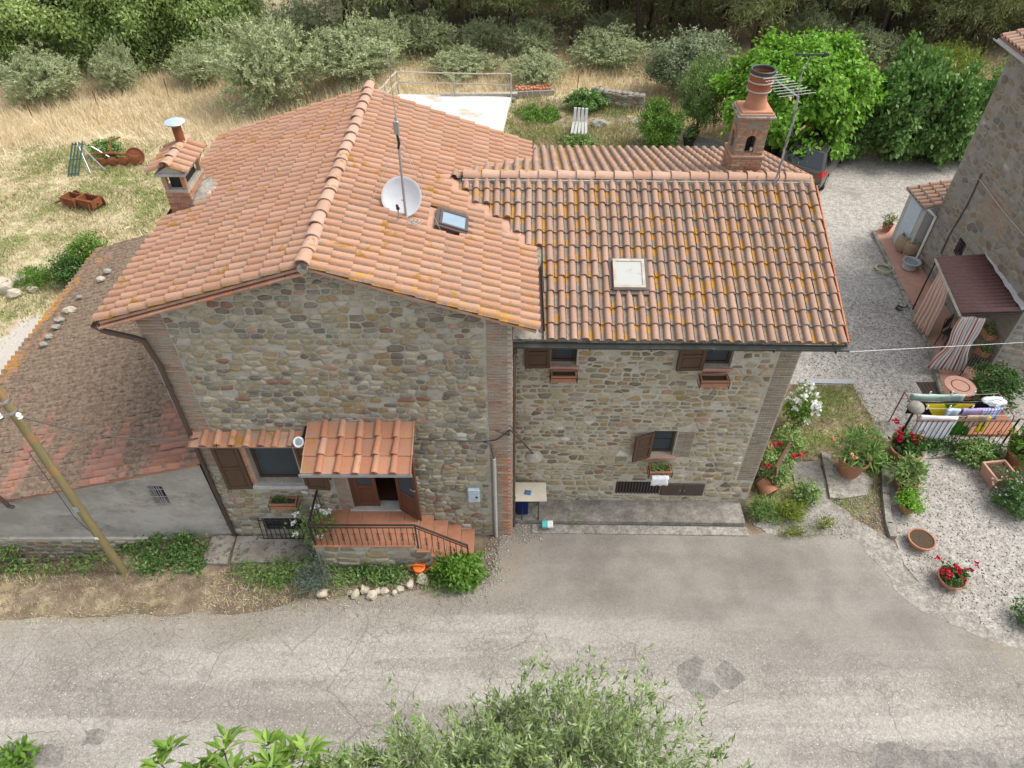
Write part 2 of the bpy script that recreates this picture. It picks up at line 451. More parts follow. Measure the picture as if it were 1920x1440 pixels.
e1 = s.voro(6.5, 'DISTANCE_TO_EDGE', warp.outputs[0]); e2 = s.voro(.75, 'DISTANCE_TO_EDGE', warp.outputs[0]); e3 = s.voro(13.0, 'DISTANCE_TO_EDGE', warp.outputs[0])
old = s.attr('old')
lo = s.step(s.noise(.55, 3, .6), .36, .58)
crk = s.math('MULTIPLY', s.math('SUBTRACT', 1, s.step(e1, .004, .045)), s.math('MULTIPLY', lo, old))
crk3 = s.math('MULTIPLY', s.math('SUBTRACT', 1, s.step(e3, .01, .05)), s.math('MULTIPLY', s.step(s.noise(.7, 3), .5, .62), old))
crk2 = s.math('MULTIPLY', s.math('SUBTRACT', 1, s.step(e2, .001, .010)), s.step(s.noise(.5, 2), .45, .55))
crk = s.math('MAXIMUM', s.math('MULTIPLY', crk, .42), s.math('MAXIMUM', s.math('MULTIPLY', crk3, .36), s.math('MULTIPLY', crk2, s.math('MULTIPLY', old, .5))))
c = s.mix(crk, c, (.07, .063, .055))
dk = s.attr('drive')
c = s.mix(s.math('MULTIPLY', dk, .78), c, s.vary(s.mix(s.step(s.noise(.8, 4), .35, .65), (.15, .137, .117), (.225, .207, .18)), n3, .7, 1.3))
dst = s.math('MULTIPLY', s.attr('edge'), s.step(s.noise(3, 5, .7), .3, .62))
c = s.mix(s.math('MULTIPLY', dst, .8), c, s.vary((.25, .215, .17), n3, .5, 1.5))
s.color(c); s.bump(s.math('SUBTRACT', s.noise(60, 4, .8), s.math('MULTIPLY', crk, 1.5)), .45, .012)

def gravel_mat(name, a, b, d, sc=38):
    s = SH(name, .95, .12)
    cell = s.voro(sc, 'F1', None, 'Color')
    sep = s.N('ShaderNodeSeparateColor'); s.L(cell, sep.inputs[0])
    c = s.ramp(sep.outputs[0], [(0, d), (.3, a), (.7, b), (1, (b[0]*1.12, b[1]*1.12, b[2]*1.1))])
    c = s.mix(s.math('MULTIPLY', s.step(s.noise(.8, 5, .65), .5, .68), .55), c, (a[0]*.72, a[1]*.68, a[2]*.62))
    c = s.mix(s.math('MULTIPLY', s.step(s.noise(7, 5, .75), .58, .68), .22), c, (.20, .18, .15))
    dist = s.voro(sc, 'F1'); c = s.vary(c, dist, 1.12, .72); c = s.vary(c, s.grain(5), .86, 1.14)
    s.color(c); s.bump(dist, -.8, .02); return s.m
gravel_mat('gravel', (.325, .303, .27), (.38, .357, .323), (.25, .23, .203), 30)
gravel_mat('gravel_yard', (.35, .328, .293), (.41, .386, .35), (.25, .23, .20), 26)
s = SH('concrete', .93, .15)
c = s.mix(s.step(s.noise(1.3, 5, .7), .36, .66), (.285, .265, .232), (.215, .198, .17))
c = s.mix(s.math('MULTIPLY', s.step(s.noise(4, 5, .7), .5, .7), .45), c, (.17, .155, .13))
s.color(s.vary(s.vary(c, s.grain(7), .80, 1.2), s.grain(26), .78, 1.22)); s.bump(s.noise(35, 5), .35, .01)
s = SH('concrete_dark', .93, .15)
c = s.mix(s.step(s.noise(1.3, 5, .7), .36, .66), (.17, .155, .132), (.235, .218, .19))
s.color(s.vary(s.vary(c, s.grain(4), .82, 1.18), s.grain(26), .82, 1.18)); s.bump(s.noise(35, 5), .35, .01)
s = SH('concrete_old', .95, .1)
c = s.mix(s.step(s.noise(2.3, 5, .7), .36, .66), (.36, .33, .28), (.235, .21, .175))
c = s.mix(s.math('MULTIPLY', s.step(s.noise(7, 5, .75), .5, .6), .8), c, (.10, .088, .068))
s.color(s.vary(c, s.noise(50, 4, .75), .75, 1.25)); s.bump(s.noise(35, 5), .5, .012)
s = SH('concrete_white', .9, .2)
c = s.mix(s.step(s.noise(.6, 5, .65), .52, .68), (.62, .60, .57), (.42, .37, .30)); s.color(s.vary(c, s.noise(6, 4), .88, 1.12))
s = SH('ground', 1.0, .05)
n1, n2, n3 = s.noise(.35, 4, .6), s.noise(2.4, 5, .7), s.noise(26, 4, .75)
straw = s.mix(s.step(n2, .3, .7), (.42, .325, .195), (.58, .49, .335))
green = s.mix(s.step(s.noise(5, 4, .7), .3, .7), (.125, .17, .045), (.26, .285, .105))
soil = s.mix(s.step(n2, .35, .65), (.16, .118, .082), (.265, .205, .145))
c = s.mix(s.step(s.math('ADD', s.math('MULTIPLY', s.attr('straw'), .9), s.math('MULTIPLY', s.math('SUBTRACT', s.noise(1.6, 5, .7), .5), 1.1)), .3, .6), soil, straw)
c = s.mix(s.step(s.math('ADD', s.attr('green'), s.math('MULTIPLY', s.math('SUBTRACT', s.noise(.95, 5, .7), .5), 1.9)), .45, .85), c, green)
c = s.mix(s.step(s.math('ADD', s.attr('dust'), s.math('MULTIPLY', s.math('SUBTRACT', n2, .5), .5)), .35, .7), c, s.mix(n3, (.42, .38, .325), (.54, .505, .45)))
c = s.mix(s.step(s.math('ADD', s.attr('litter'), s.math('MULTIPLY', s.math('SUBTRACT', n2, .5), .7)), .35, .75), c, s.mix(n3, (.12, .092, .06), (.27, .205, .135)))
s.color(s.vary(c, n3, .62, 1.35)); s.bump(s.math('ADD', n3, n2), .7, .05)

def leaf_mat(name, stops, rough=.55, trans=.22, spec=.3):
    s = SH(name, rough, spec)
    c = s.ramp(s.rnd(), [(i / (len(stops) - 1), k) for i, k in enumerate(stops)])
    c = s.vary(c, s.noise(1.5, 3), .72, 1.28)
    s.color(c)
    tr = s.N('ShaderNodeBsdfTranslucent'); s.L(s.mix(1.0, c, (1.0, 1.0, .6), 'MULTIPLY'), tr.inputs[0])
    mx = s.N('ShaderNodeMixShader'); mx.inputs[0].default_value = trans
    s.L(s.b.outputs[0], mx.inputs[1]); s.L(tr.outputs[0], mx.inputs[2])
    out = [n for n in s.nt.nodes if n.type == 'OUTPUT_MATERIAL'][0]; s.L(mx.outputs[0], out.inputs['Surface'])
    return s.m
leaf_mat('leaf_olive', [(.25,.30,.145), (.39,.435,.245), (.31,.365,.18), (.50,.53,.35)])
leaf_mat('leaf_olive_near', [(.13,.195,.06), (.25,.33,.12), (.18,.265,.07), (.40,.45,.27), (.10,.15,.05), (.20,.30,.09)])
leaf_mat('leaf_oak', [(.24,.36,.10), (.40,.52,.19), (.31,.43,.13), (.48,.57,.26)], .55, .32)
leaf_mat('leaf_lime', [(.10,.255,.022), (.20,.40,.04), (.14,.315,.026), (.31,.49,.085)], .5, .3)
leaf_mat('leaf_fig', [(.08,.175,.04), (.15,.275,.07), (.11,.22,.05), (.22,.34,.11)], .45, .2)
leaf_mat('leaf_holm', [(.11,.15,.07), (.23,.275,.16), (.16,.205,.105), (.33,.37,.23)])
leaf_mat('leaf_pine', [(.12,.16,.06), (.24,.28,.11), (.17,.21,.08), (.36,.38,.16)])
leaf_mat('leaf_bush', [(.07,.16,.02), (.13,.25,.035), (.10,.20,.025), (.18,.31,.05)], .45, .25)
leaf_mat('leaf_loquat', [(.06,.13,.015), (.14,.25,.03), (.23,.34,.06), (.09,.18,.02), (.17,.27,.04)], .42, .18)
leaf_mat('leaf_dark', [(.035,.09,.018), (.08,.165,.038), (.055,.125,.027), (.115,.205,.055)], .45, .2)
leaf_mat('leaf_mid', [(.10,.185,.045), (.17,.27,.075), (.23,.33,.105), (.13,.22,.06)])
leaf_mat('leaf_broom', [(.13,.20,.025), (.22,.27,.035), (.17,.24,.03), (.30,.30,.05)])
leaf_mat('leaf_bluegreen', [(.10,.145,.11), (.17,.21,.16), (.13,.17,.13)])
leaf_mat('straw', [(.56,.43,.26), (.72,.62,.44), (.64,.52,.33), (.80,.73,.57)], .8, .2, .1)
leaf_mat('straw_mixed', [(.28,.26,.11), (.50,.42,.25), (.20,.25,.08), (.58,.50,.33), (.40,.34,.18)], .8, .2, .1)
leaf_mat('grass_green', [(.11,.20,.035), (.22,.31,.075), (.16,.25,.05), (.31,.36,.13)], .7, .2, .1)
# ------------------------------------------------------------------ ground, road, yard
from mathutils.geometry import delaunay_2d_cdt
from mathutils import noise as mnoise
RG = np.random.default_rng(11)

def sdpoly(P, X, Y):                 # signed distance, negative inside
    P = np.array([(p[0], p[1]) for p in P]); d = np.full(X.shape, 1e9); ins = np.zeros(X.shape, bool)
    for i in range(len(P)):
        a, b = P[i], P[(i + 1) % len(P)]; e = b - a
        wx, wy = X - a[0], Y - a[1]
        t = np.clip((wx * e[0] + wy * e[1]) / (e @ e + 1e-12), 0, 1)
        d = np.minimum(d, np.hypot(wx - t * e[0], wy - t * e[1]))
        c = (a[1] > Y) != (b[1] > Y)
        xi = (b[0] - a[0]) * (Y - a[1]) / (b[1] - a[1] + 1e-12) + a[0]
        ins ^= c & (X < xi)
    return np.where(ins, -d, d)
def pxp(pts, z=0.0): return [gr(u, v) if z is None else at(u, v, z) for u, v in pts]
def fall(sd, w): return np.clip(.5 - sd / w, 0, 1)

Z_MOWN = pxp([(-500,330),(0,290),(150,262),(330,270),(400,300),(330,420),(200,470),(60,640),(-300,800)], -1.0)
Z_BACK = pxp([(930,235),(960,180),(1130,180),(1200,205),(1210,300),(980,300)])
Z_GARDEN = pxp([(1490,722),(1605,722),(1650,790),(1668,860),(1640,1000),(1540,940),(1440,980),(1405,960),(1400,900)])
Z_VERGE = pxp([(-800,1010),(0,1010),(600,1000),(905,1040),(930,1090),(560,1140),(0,1170),(-800,1190)])
Z_PATH = [at(-500,900,-1), at(-60,700,-1), at(40,598,-1), at(118,585,-1), at(130,600,-1), at(60,740,-1), at(-300,1000,-1)]

xs = np.concatenate([np.arange(-90,-40,5), np.arange(-40,-14,.4), np.arange(-14,18,.2), np.arange(18,40,.5), np.arange(40,95,5)])
ys = np.concatenate([np.arange(-30,3,1.5), np.arange(3,22,.2), np.arange(22,55,.4), np.arange(55,130,5)])
GX, GY = np.meshgrid(xs, ys)
GZ = h(GX, GY)
sd_built = sdpoly([(-6.5,-30),(-6.5,8.2),(-6.5,9),(-5,20),(-1,24),(6,25),(9,30),(16,30),(30,20),(40,-30)], GX, GY)
bumpy = np.vectorize(lambda x, y: mnoise.noise(Vector((x*.5, y*.5, 0)))*.10 + mnoise.noise(Vector((x*1.9, y*1.9, 3)))*.04)(GX, GY)
vb = fall(sdpoly(Z_VERGE, GX, GY), .6)
GZ = GZ + bumpy * np.clip(sd_built / 2, 0, 1) * np.clip((GY - 8.3) / 1.5, 0, 1)
GZ = GZ + np.clip(vb * 2 - 1, 0, 1) * (.05 + bumpy * .5) * (GX < -1.2) * (sdpoly([(-4.3,7.4),(-6.3,7.4),(-6.3,9.5),(-.5,9.5),(-.5,7.4)], GX, GY) > 0)
straw = np.clip((GY - 20) / 3, 0, 1) * 1.0 + (GX < -9) * (GY > 9) * .9
straw = np.clip(straw, 0, 1)
green = np.zeros_like(GX)
m = fall(sdpoly(Z_MOWN, GX, GY), 3); green = green + m * .55; straw = straw * (1 - .25 * m)
m = fall(sdpoly(Z_BACK, GX, GY), 1.5); green = green + m * .50; straw = straw * (1 - .6 * m)
m = fall(sdpoly(Z_GARDEN, GX, GY), .5); green = green + m * .62; straw = np.maximum(straw, m * .45)
green += vb * .22; straw = np.maximum(straw, vb * .38)
dust = fall(sdpoly(Z_PATH, GX, GY), 1.2)
litter = np.clip((GY - 37.5) / 4, 0, 1) * np.clip((GX + 14) / 6, .25, 1) * .9
nx, ny = len(xs), len(ys)
I = np.arange(nx * ny).reshape(ny, nx)
Fg = np.stack([I[:-1, :-1], I[:-1, 1:], I[1:, 1:], I[1:, :-1]], -1).reshape(-1, 4)
me = mesh_np('ground', np.stack([GX, GY, GZ], -1).reshape(-1, 3), Fg, M['ground'], True,
             {'straw': straw.ravel(), 'green': green.ravel(), 'dust': dust.ravel(), 'litter': litter.ravel()})
obj('ground', me, kind='structure')

def jagged(P, step=.35, amp=.08, seed=0):
    out = []
    for i in range(len(P)):
        a, b = Vector(P[i][:2]), Vector(P[(i + 1) % len(P)][:2]); L = (b - a).length; n = max(1, int(L / step))
        nrm = Vector((-(b - a).y, (b - a).x)) / max(L, 1e-6)
        for k in range(n):
            p = a.lerp(b, k / n)
            out.append(p + nrm * amp * (mnoise.noise(Vector((p.x*1.3, p.y*1.3, seed))) * 1.6 + mnoise.noise(Vector((p.x*5, p.y*5, seed+9))) * .8))
    return out
def sheet(name, P, z, mat, amp=.08, step=.35, grid=None, attr_fn=None, kind='structure', thick=0.0, lab=None):
    B = jagged(P, step, amp, len(name)); n = len(B)
    pts = list(B); 
    if grid:
        bx = [p.x for p in B]; by = [p.y for p in B]
        X, Y = np.meshgrid(np.arange(min(bx), max(bx), grid), np.arange(min(by), max(by), grid))
        sd = sdpoly(B, X, Y); k = sd < -grid * .35
        pts += [Vector((x, y)) for x, y in zip(X[k], Y[k])]
    V, E, F, *_ = delaunay_2d_cdt(pts, [], [list(range(n))], 1, 1e-5)
    V3 = [(p.x, p.y, z) for p in V]; F = [tuple(f) for f in F]
    at_ = None
    if attr_fn:
        X = np.array([p.x for p in V]); Y = np.array([p.y for p in V]); at_ = attr_fn(X, Y, sdpoly(B, X, Y))
    if thick:
        nb = len(V3); V3 += [(p.x, p.y, z - thick) for p in B]
        idx = {}
        for i, p in enumerate(V): idx.setdefault((round(p.x, 4), round(p.y, 4)), i)
        for k in range(n):
            a = idx.get((round(B[k].x, 4), round(B[k].y, 4))); b = idx.get((round(B[(k+1)%n].x, 4), round(B[(k+1)%n].y, 4)))
            if a is not None and b is not None: F.append((a, nb + k, nb + (k + 1) % n, b))
        if at_: at_ = {k: np.concatenate([v, np.zeros(n)]) for k, v in at_.items()}
    o = obj(name, mesh_np(name, V3, F, mat, False, at_), kind=kind)
    if lab: o['label'] = lab
    return o

ROAD = [at(-900,1175), at(0,1158), at(300,1155), at(470,1148), at(600,1128), at(720,1112), at(850,1100), at(915,1085), at(925,1040), at(930,1003),
        at(962,978), at(1040,985), at(1412,1000), at(1560,985), at(1625,1000), at(1665,1035), at(1700,1080), at(1765,1135), at(1850,1185), at(1960,1214), at(2300,1270)]
ROAD = ROAD + [Vector((30, 7.2, 0)), Vector((40, 6.5, 0)), Vector((40, -6, 0)), Vector((-40, -6, 0)), Vector((-40, 7.2, 0))]
DRIVE = [at(915,1110), at(920,1000), at(1000,960), at(1420,980), at(1600,1000), at(1700,1100), at(1850,1200), at(2000,1250), at(1900,1240), at(1600,1230), at(1300,1190), at(1050,1150)]
def road_attr(X, Y, sd):
    d = fall(sdpoly(DRIVE, X, Y), 1.1)
    return {'drive': d, 'old': 1 - d, 'edge': np.exp(-((X+.1)**2+(Y-8.6)**2)/.5)*.9 + np.clip(1 + sd / .9, 0, 1) * ((X < 0.5) | (Y < 6.6)) + .35 * np.clip(1 + sd / .5, 0, 1)}
sheet('road', ROAD, 0.012, M['asphalt'], .10, .3, .35, road_attr)

YARD = [at(1180,262), at(1290,250), at(1450,290), at(1560,296), at(1850,300), Vector((18, 27, 0)), Vector((24, 22, 0)), Vector((24, 9.5, 0)), at(1900,845), at(1700,862), at(1640,805), at(1600,722), at(1480,722)]
YARD += [Vector((5.2, 13.0, 0)), Vector((4.0, 17.5, 0)), Vector((3.6, 24, 0))]
sheet('gravel_yard', YARD, 0.008, M['gravel_yard'], .07)
LOWER = [at(1662,862), at(1900,858), Vector((16, 11, 0)), Vector((16, 5.5, 0)), at(1960,1212), at(1850,1180), at(1750,1125), at(1700,1060), at(1672,1000)]
sheet('gravel_bed', LOWER, 0.008, M['gravel'], .06)
# concrete margin between the driveway and the gravel
sheet('concrete_margin', [at(1500,940), at(1560,935), at(1600,975), at(1665,1010), at(1700,1062), at(1760,1128), at(1850,1176), at(1960,1205), at(1990,1240), at(1850,1204), at(1760,1160), at(1690,1110), at(1640,1055), at(1590,1010), at(1530,1004), at(1440,1000), at(1412,985), at(1430,960)], 0.0165, M['concrete'], .10, .14)
sheet('garden_path', [at(1480,868), at(1534,866), at(1560,940), at(1500,950)], 0.034, M['concrete'], .02, .3)
sheet('garden_slab', [at(1556,880), at(1590,858), at(1636,905), at(1622,930), at(1574,938)], 0.05, M['concrete'], .02, .3, thick=.06)
mb = MB()
a, b = at(1546,852,.02), at(1563,938,.02)
for q in ((a, b, .10, .09),):
    d = (q[1]-q[0]).normalized(); nrm = Vector((d.y, -d.x, 0))
    mb.box(0, (q[1]-q[0]).length, -q[2], q[2], 0, q[3], frame_M(q[0], d, -nrm, Vector((0,0,1))))
mb.build('kerb', M['concrete_old'], kind='structure')
mb = MB()
KP = [at(1655,850,.0), at(1658,930,.0), at(1664,985,.0), at(1672,1010,.0)]
for a, b in zip(KP, KP[1:]):
    d = (b-a).normalized(); mb.box(-.01, (b-a).length+.01, -.07, .07, 0, .11, frame_M(a, d, Vector((-d.y, d.x, 0)), Vector((0,0,1))))
mb.build('kerb', M['concrete'], kind='structure')
# road repairs and hollows
PATCHES = [[(1268,1245),(1300,1215),(1322,1240),(1312,1270),(1340,1288),(1336,1310),(1300,1310),(1275,1290)],
           [(1350,1235),(1368,1240),(1395,1272),(1380,1285),(1360,1285),(1350,1262)],
           [(1636,1405),(1690,1395),(1920,1420),(1990,1425),(1990,1470),(1640,1470)],
           [(160,1370),(200,1368),(190,1395),(150,1400)], [(0,1420),(60,1398),(120,1400),(110,1440),(0,1445)]]
s = SH('asphalt_patch', .93, .15)
s.color(s.vary(s.vary((.185, .174, .155), s.grain(3), .82, 1.18), s.grain(26), .76, 1.24)); s.bump(s.noise(60, 4), .3, .01)
for P in PATCHES: sheet('road_patch', pxp(P), 0.0145, M['asphalt_patch'], .12, .07)
# concrete walk along the wing and slabs at the left of the entrance
mb = MB()
mb.cbox(.02, 5.15, 9.22, 9.80, -.02, .17, .012)
o = mb.build('walkway', M['concrete_dark'], kind='structure'); o.location = (0, 9.84, 0); o.rotation_euler.z = math.radians(-.95)
o.data.transform(Matrix.Translation((0, -9.78, 0)))
mb = MB(); mb.cbox(.45, 5.2, 8.98, 9.21, -.02, .05, .01)
o = mb.build('walkway_edge', M['concrete'], kind='structure'); o.location = (0, 9.84, 0); o.rotation_euler.z = math.radians(-.95)
o.data.transform(Matrix.Translation((0, -9.78, 0)))
sheet('concrete_apron', [at(432,1058,.03), at(445,1008,.03), at(612,1003,.03), at(622,1052,.03)], .06, M['concrete_old'], .02, .3, thick=.3)
sheet('concrete_block', [at(384,1060,.03), at(400,1010,.03), at(441,1007,.03), at(428,1062,.03)], .11, M['concrete_old'], .03, .2, thick=.5)
sheet('concrete_sill', [at(1500,712), at(1603,714), at(1600,722), at(1497,720)], .05, M['steel_grey'], .0, .5, thick=.06)
# ------------------------------------------------------------------ kit: walls, stones, bricks, roof tiles, openings
def wall_mb(mapf, x0, x1, zb, ztop, ops=(), depth=.22, brk=()):
    """Face of a wall in (s, z, d); ops = (xa, xb, za, zb) real openings with reveals."""
    mb = MB()
    X = sorted(set([x0, x1, *brk] + [q for o in ops for q in o[:2]]))
    for a, b in zip(X, X[1:]):
        cuts = [(o[2], o[3]) for o in ops if o[0] <= a + 1e-6 and o[1] >= b - 1e-6]
        cuts.sort(); lo = (zb, zb)
        for c in cuts:
            mb.quad(mapf(a, lo[0], 0), mapf(b, lo[1], 0), mapf(b, c[0], 0), mapf(a, c[0], 0)); lo = (c[1], c[1])
        mb.quad(mapf(a, lo[0], 0), mapf(b, lo[1], 0), mapf(b, ztop(b), 0), mapf(a, ztop(a), 0))
    for xa, xb, za, zc in ops:
        mb.quad(mapf(xa, za, 0), mapf(xa, za, depth), mapf(xa, zc, depth), mapf(xa, zc, 0))
        mb.quad(mapf(xb, za, depth), mapf(xb, za, 0), mapf(xb, zc, 0), mapf(xb, zc, depth))
        mb.quad(mapf(xa, zc, 0), mapf(xa, zc, depth), mapf(xb, zc, depth), mapf(xb, zc, 0))
        mb.quad(mapf(xa, za, depth), mapf(xa, za, 0), mapf(xb, za, 0), mapf(xb, za, depth))
    return mb
def clip_half(P, p, n):              # keep the side where (q - p).n <= 0
    out = []
    for i in range(len(P)):
        a, b = P[i], P[(i + 1) % len(P)]
        da = (a[0]-p[0])*n[0] + (a[1]-p[1])*n[1]; db = (b[0]-p[0])*n[0] + (b[1]-p[1])*n[1]
        if da <= 0: out.append(a)
        if (da < 0 < db) or (db < 0 < da):
            t = da / (da - db); out.append((a[0]+(b[0]-a[0])*t, a[1]+(b[1]-a[1])*t))
    return out
def stones2d(rng, x0, x1, z0, z1, top=None, holes=(), rowh=(.075, .18), wid=(.10, .36), gap=.022, drop=.05, aniso=1.7):
    """Irregular rubble: cells of a stretched Voronoi over loose courses, shrunk by the joint and rounded."""
    sites = []; z = z0
    while z < z1:
        hh = rng.uniform(*rowh) * (1 if rng.random() < .8 else 1.55); x = x0 - rng.uniform(0, .3)
        while x < x1:
            w = (rng.uniform(*wid) if rng.random() < .8 else rng.uniform(.08, .16)) * (.7 + hh * 1.9)
            sx, sz = x + w / 2, z + hh / 2 + rng.normal() * hh * .13
            if hh > .15 and rng.random() < .34:
                sites.append((sx, sz - hh * .27)); sites.append((sx + rng.normal() * .04, sz + hh * .27))
            else: sites.append((sx, sz))
            x += w
        z += hh
    S = np.array(sites); out = []
    A = S * np.array([1, aniso])
    for i, (sx, sz) in enumerate(S):
        if not (x0 < sx < x1 and z0 < sz < z1): continue
        if top and sz > top(sx) - .03: continue
        d = np.hypot(A[:, 0] - A[i, 0], A[:, 1] - A[i, 1]); nb = np.argsort(d)[1:22]
        P = [(sx-.5, sz-.3), (sx+.5, sz-.3), (sx+.5, sz+.3), (sx-.5, sz+.3)]
        for j in nb:
            dx, dz = S[j] - S[i]; nrm = (dx, dz * aniso * aniso)
            P = clip_half(P, (sx + dx / 2, sz + dz / 2), nrm)
            if len(P) < 3: break
        if len(P) < 3: continue
        bounds = [((x0+.01, 0), (-1, 0)), ((x1-.01, 0), (1, 0)), ((0, z0+.01), (0, -1)), ((0, z1), (0, 1))]
        if top:
            e = .05; bounds.append(((sx, top(sx) - .02), (-(top(sx+e)-top(sx-e))/(2*e), 1)))
        for xa, xb, za, zc in holes:
            if max(p[0] for p in P) > xa and min(p[0] for p in P) < xb and max(p[1] for p in P) > za and min(p[1] for p in P) < zc:
                c = [(xa - sx, ((xa, 0), (1, 0))), (sx - xb, ((xb, 0), (-1, 0))), (za - sz, ((0, za), (0, 1))), (sz - zc, ((0, zc), (0, -1)))]
                k = max(c, key=lambda q: q[0])
                if k[0] < -.02: P = []; break
                bounds.append(k[1])
        for p, n in bounds:
            if len(P) >= 3: P = clip_half(P, p, n)
        if len(P) < 3: continue
        ar = abs(sum(P[k][0]*P[(k+1)%len(P)][1] - P[(k+1)%len(P)][0]*P[k][1] for k in range(len(P)))) / 2
        if ar < .004 or rng.random() < drop: continue
        cx = sum(p[0] for p in P) / len(P); cz = sum(p[1] for p in P) / len(P)
        w = max(p[0] for p in P) - min(p[0] for p in P); hh = max(p[1] for p in P) - min(p[1] for p in P)
        g = gap * rng.uniform(.7, 1.6)
        fx, fz = max(.35, 1 - 2 * g / w), max(.35, 1 - 2 * g / hh)
        P = [(cx + (p[0]-cx)*fx, cz + (p[1]-cz)*fz) for p in P]
        Q = []
        for k in range(len(P)):                       # one Chaikin pass: broken corners
            a, b = P[k], P[(k+1) % len(P)]; t = rng.uniform(.04, .13)
            Q += [(a[0]+(b[0]-a[0])*t, a[1]+(b[1]-a[1])*t), (a[0]+(b[0]-a[0])*(1-t), a[1]+(b[1]-a[1])*(1-t))]
        if len(Q) > 14: Q = Q[::2] if len(Q) > 20 else Q
        out.append((Q, ar * fx * fz))
    return out
def stone_pieces(rng, parent, polys, mapf, mat, limit=300, proud=(.008, .030)):
    protos, items = {}, []
    for i, (Q, ar) in enumerate(polys):
        n = len(Q); cx = sum(p[0] for p in Q) / n; cz = sum(p[1] for p in Q) / n; pr = rng.uniform(*proud)
        tx, tz = rng.normal() * .02, rng.normal() * .02
        V = [mapf(a, b, .004) for a, b in Q]
        V += [mapf(cx + (a-cx)*.94, cz + (b-cz)*.90, -pr*.8 - (a-cx)*tx - (b-cz)*tz) for a, b in Q]
        V += [mapf(cx + (a-cx)*.6, cz + (b-cz)*.6, -pr - (a-cx)*tx - (b-cz)*tz + rng.normal()*.003) for a, b in Q]
        F = [(k, (k+1)%n, n+(k+1)%n, n+k) for k in range(n)] + [(n+k, n+(k+1)%n, 2*n+(k+1)%n, 2*n+k) for k in range(n)] + [tuple(range(2*n, 3*n))]
        protos[i] = (np.array([tuple(p) for p in V]), F); items.append((i, Matrix.Identity(4), ar))
    pieces(parent, 'stone', protos, items, mat, limit, True, 'rubble')
def bricks2d(rng, x0, x1, z0, z1, bl=.27, bh=.055, joint=.011, top=None):
    out = []; z = z0; r = 0
    while z + bh < z1:
        x = x0 - (bl * .5 if r % 2 else 0)
        while x < x1 - .02:
            a, b = max(x, x0) + joint/2, min(x + bl, x1) - joint/2
            if b - a > .05 and not (top and z + bh > min(top(a), top(b)) - .01): out.append((a, b, z + rng.normal()*.002, z + bh - joint + rng.normal()*.002))
            x += bl
        z += bh; r += 1
    return out
def brick_pieces(rng, parent, cells, mapf, mat, limit=300, proud=.012, name='brick', sub=None):
    protos, items = {}, []
    for i, (a, b, za, zb) in enumerate(cells):
        p = -proud * rng.uniform(.5, 1.5); c = .004
        V = [mapf(a, za, .003), mapf(b, za, .003), mapf(b, zb, .003), mapf(a, zb, .003), mapf(a+c, za+c, p), mapf(b-c, za+c, p), mapf(b-c, zb-c, p), mapf(a+c, zb-c, p)]
        F = [(4,5,6,7), (0,1,5,4), (1,2,6,5), (2,3,7,6), (3,0,4,7)]
        protos[i] = (np.array([tuple(q) for q in V]), F); items.append((i, Matrix.Identity(4), near(Matrix.Translation(V[0]))))
    pieces(parent, name, protos, items, mat, limit, False, name + 'work')

def tile_proto(w=.2, L=.43, r=.071, hh=.078, tilt=.030, pan=True):
    """Interlocking barrel-and-pan tile. Local +y runs down the slope, z is the roof normal."""
    pr = [(w/2, .016, 0), (w/2-.012, .004, 1), (w/2-.025, .0, 1)]
    cx = -w/2 + r + .018
    for k in range(8):
        t = math.pi * k / 7; pr.append((cx + r*math.cos(t), hh*math.sin(t)**.8 if 0 < k < 7 else .002, 1.0 if k in (0, 7) else 0))
    pr.append((-w/2, .006, 1))
    n = len(pr); V, F, C = [], [], []
    for y, z, sc in ((-L, 0, .93), (-L*.45, tilt*.5, .97), (0, tilt, 1.04)):
        for x, zz, ch in pr: V.append((cx + (x-cx)*(sc if abs(x-cx) <= r+1e-4 else 1), y, zz*sc + z + .012)); C.append(ch)
    for i in (0, 1): F += [(i*n+k, (i+1)*n+k, (i+1)*n+k+1, i*n+k+1) for k in range(n-1)]
    b = len(V)
    for x, zz, ch in pr: V.append((cx + (x-cx)*1.04 if abs(x-cx) <= r+1e-4 else x, 0, zz*1.04 + tilt + .012)); C.append(ch)
    for x, zz, ch in pr: V.append((cx + (x-cx)*.80 if abs(x-cx) <= r+1e-4 else x, -.004, zz*.74 + tilt - .018)); C.append(.8)
    F += [(b+k, b+n+k, b+n+k+1, b+k+1) for k in range(n-1)]
    return (np.array(V), F, {'chan': np.array(C)})
def coppo_proto(r=.075, L=.42, hh=.065, tilt=.03, n=7):
    V, F = [], []
    for y, z, sc in ((-L, 0, .82), (0, tilt, 1.0)):
        for k in range(n): t = math.pi*k/(n-1); V.append((r*sc*math.cos(t), y, hh*sc*math.sin(t)+z))
    F += [(k, n+k, n+k+1, k+1) for k in range(n-1)]
    b = len(V)
    for f, yy in ((1.0, 0), (.80, -.002)):
        for k in range(n): t = math.pi*k/(n-1); V.append((r*f*math.cos(t), yy, hh*f*math.sin(t)+tilt))
    F += [(b+k, b+n+k, b+n+k+1, b+k+1) for k in range(n-1)]
    return (np.array(V), F, {'chan': np.zeros(len(V))})
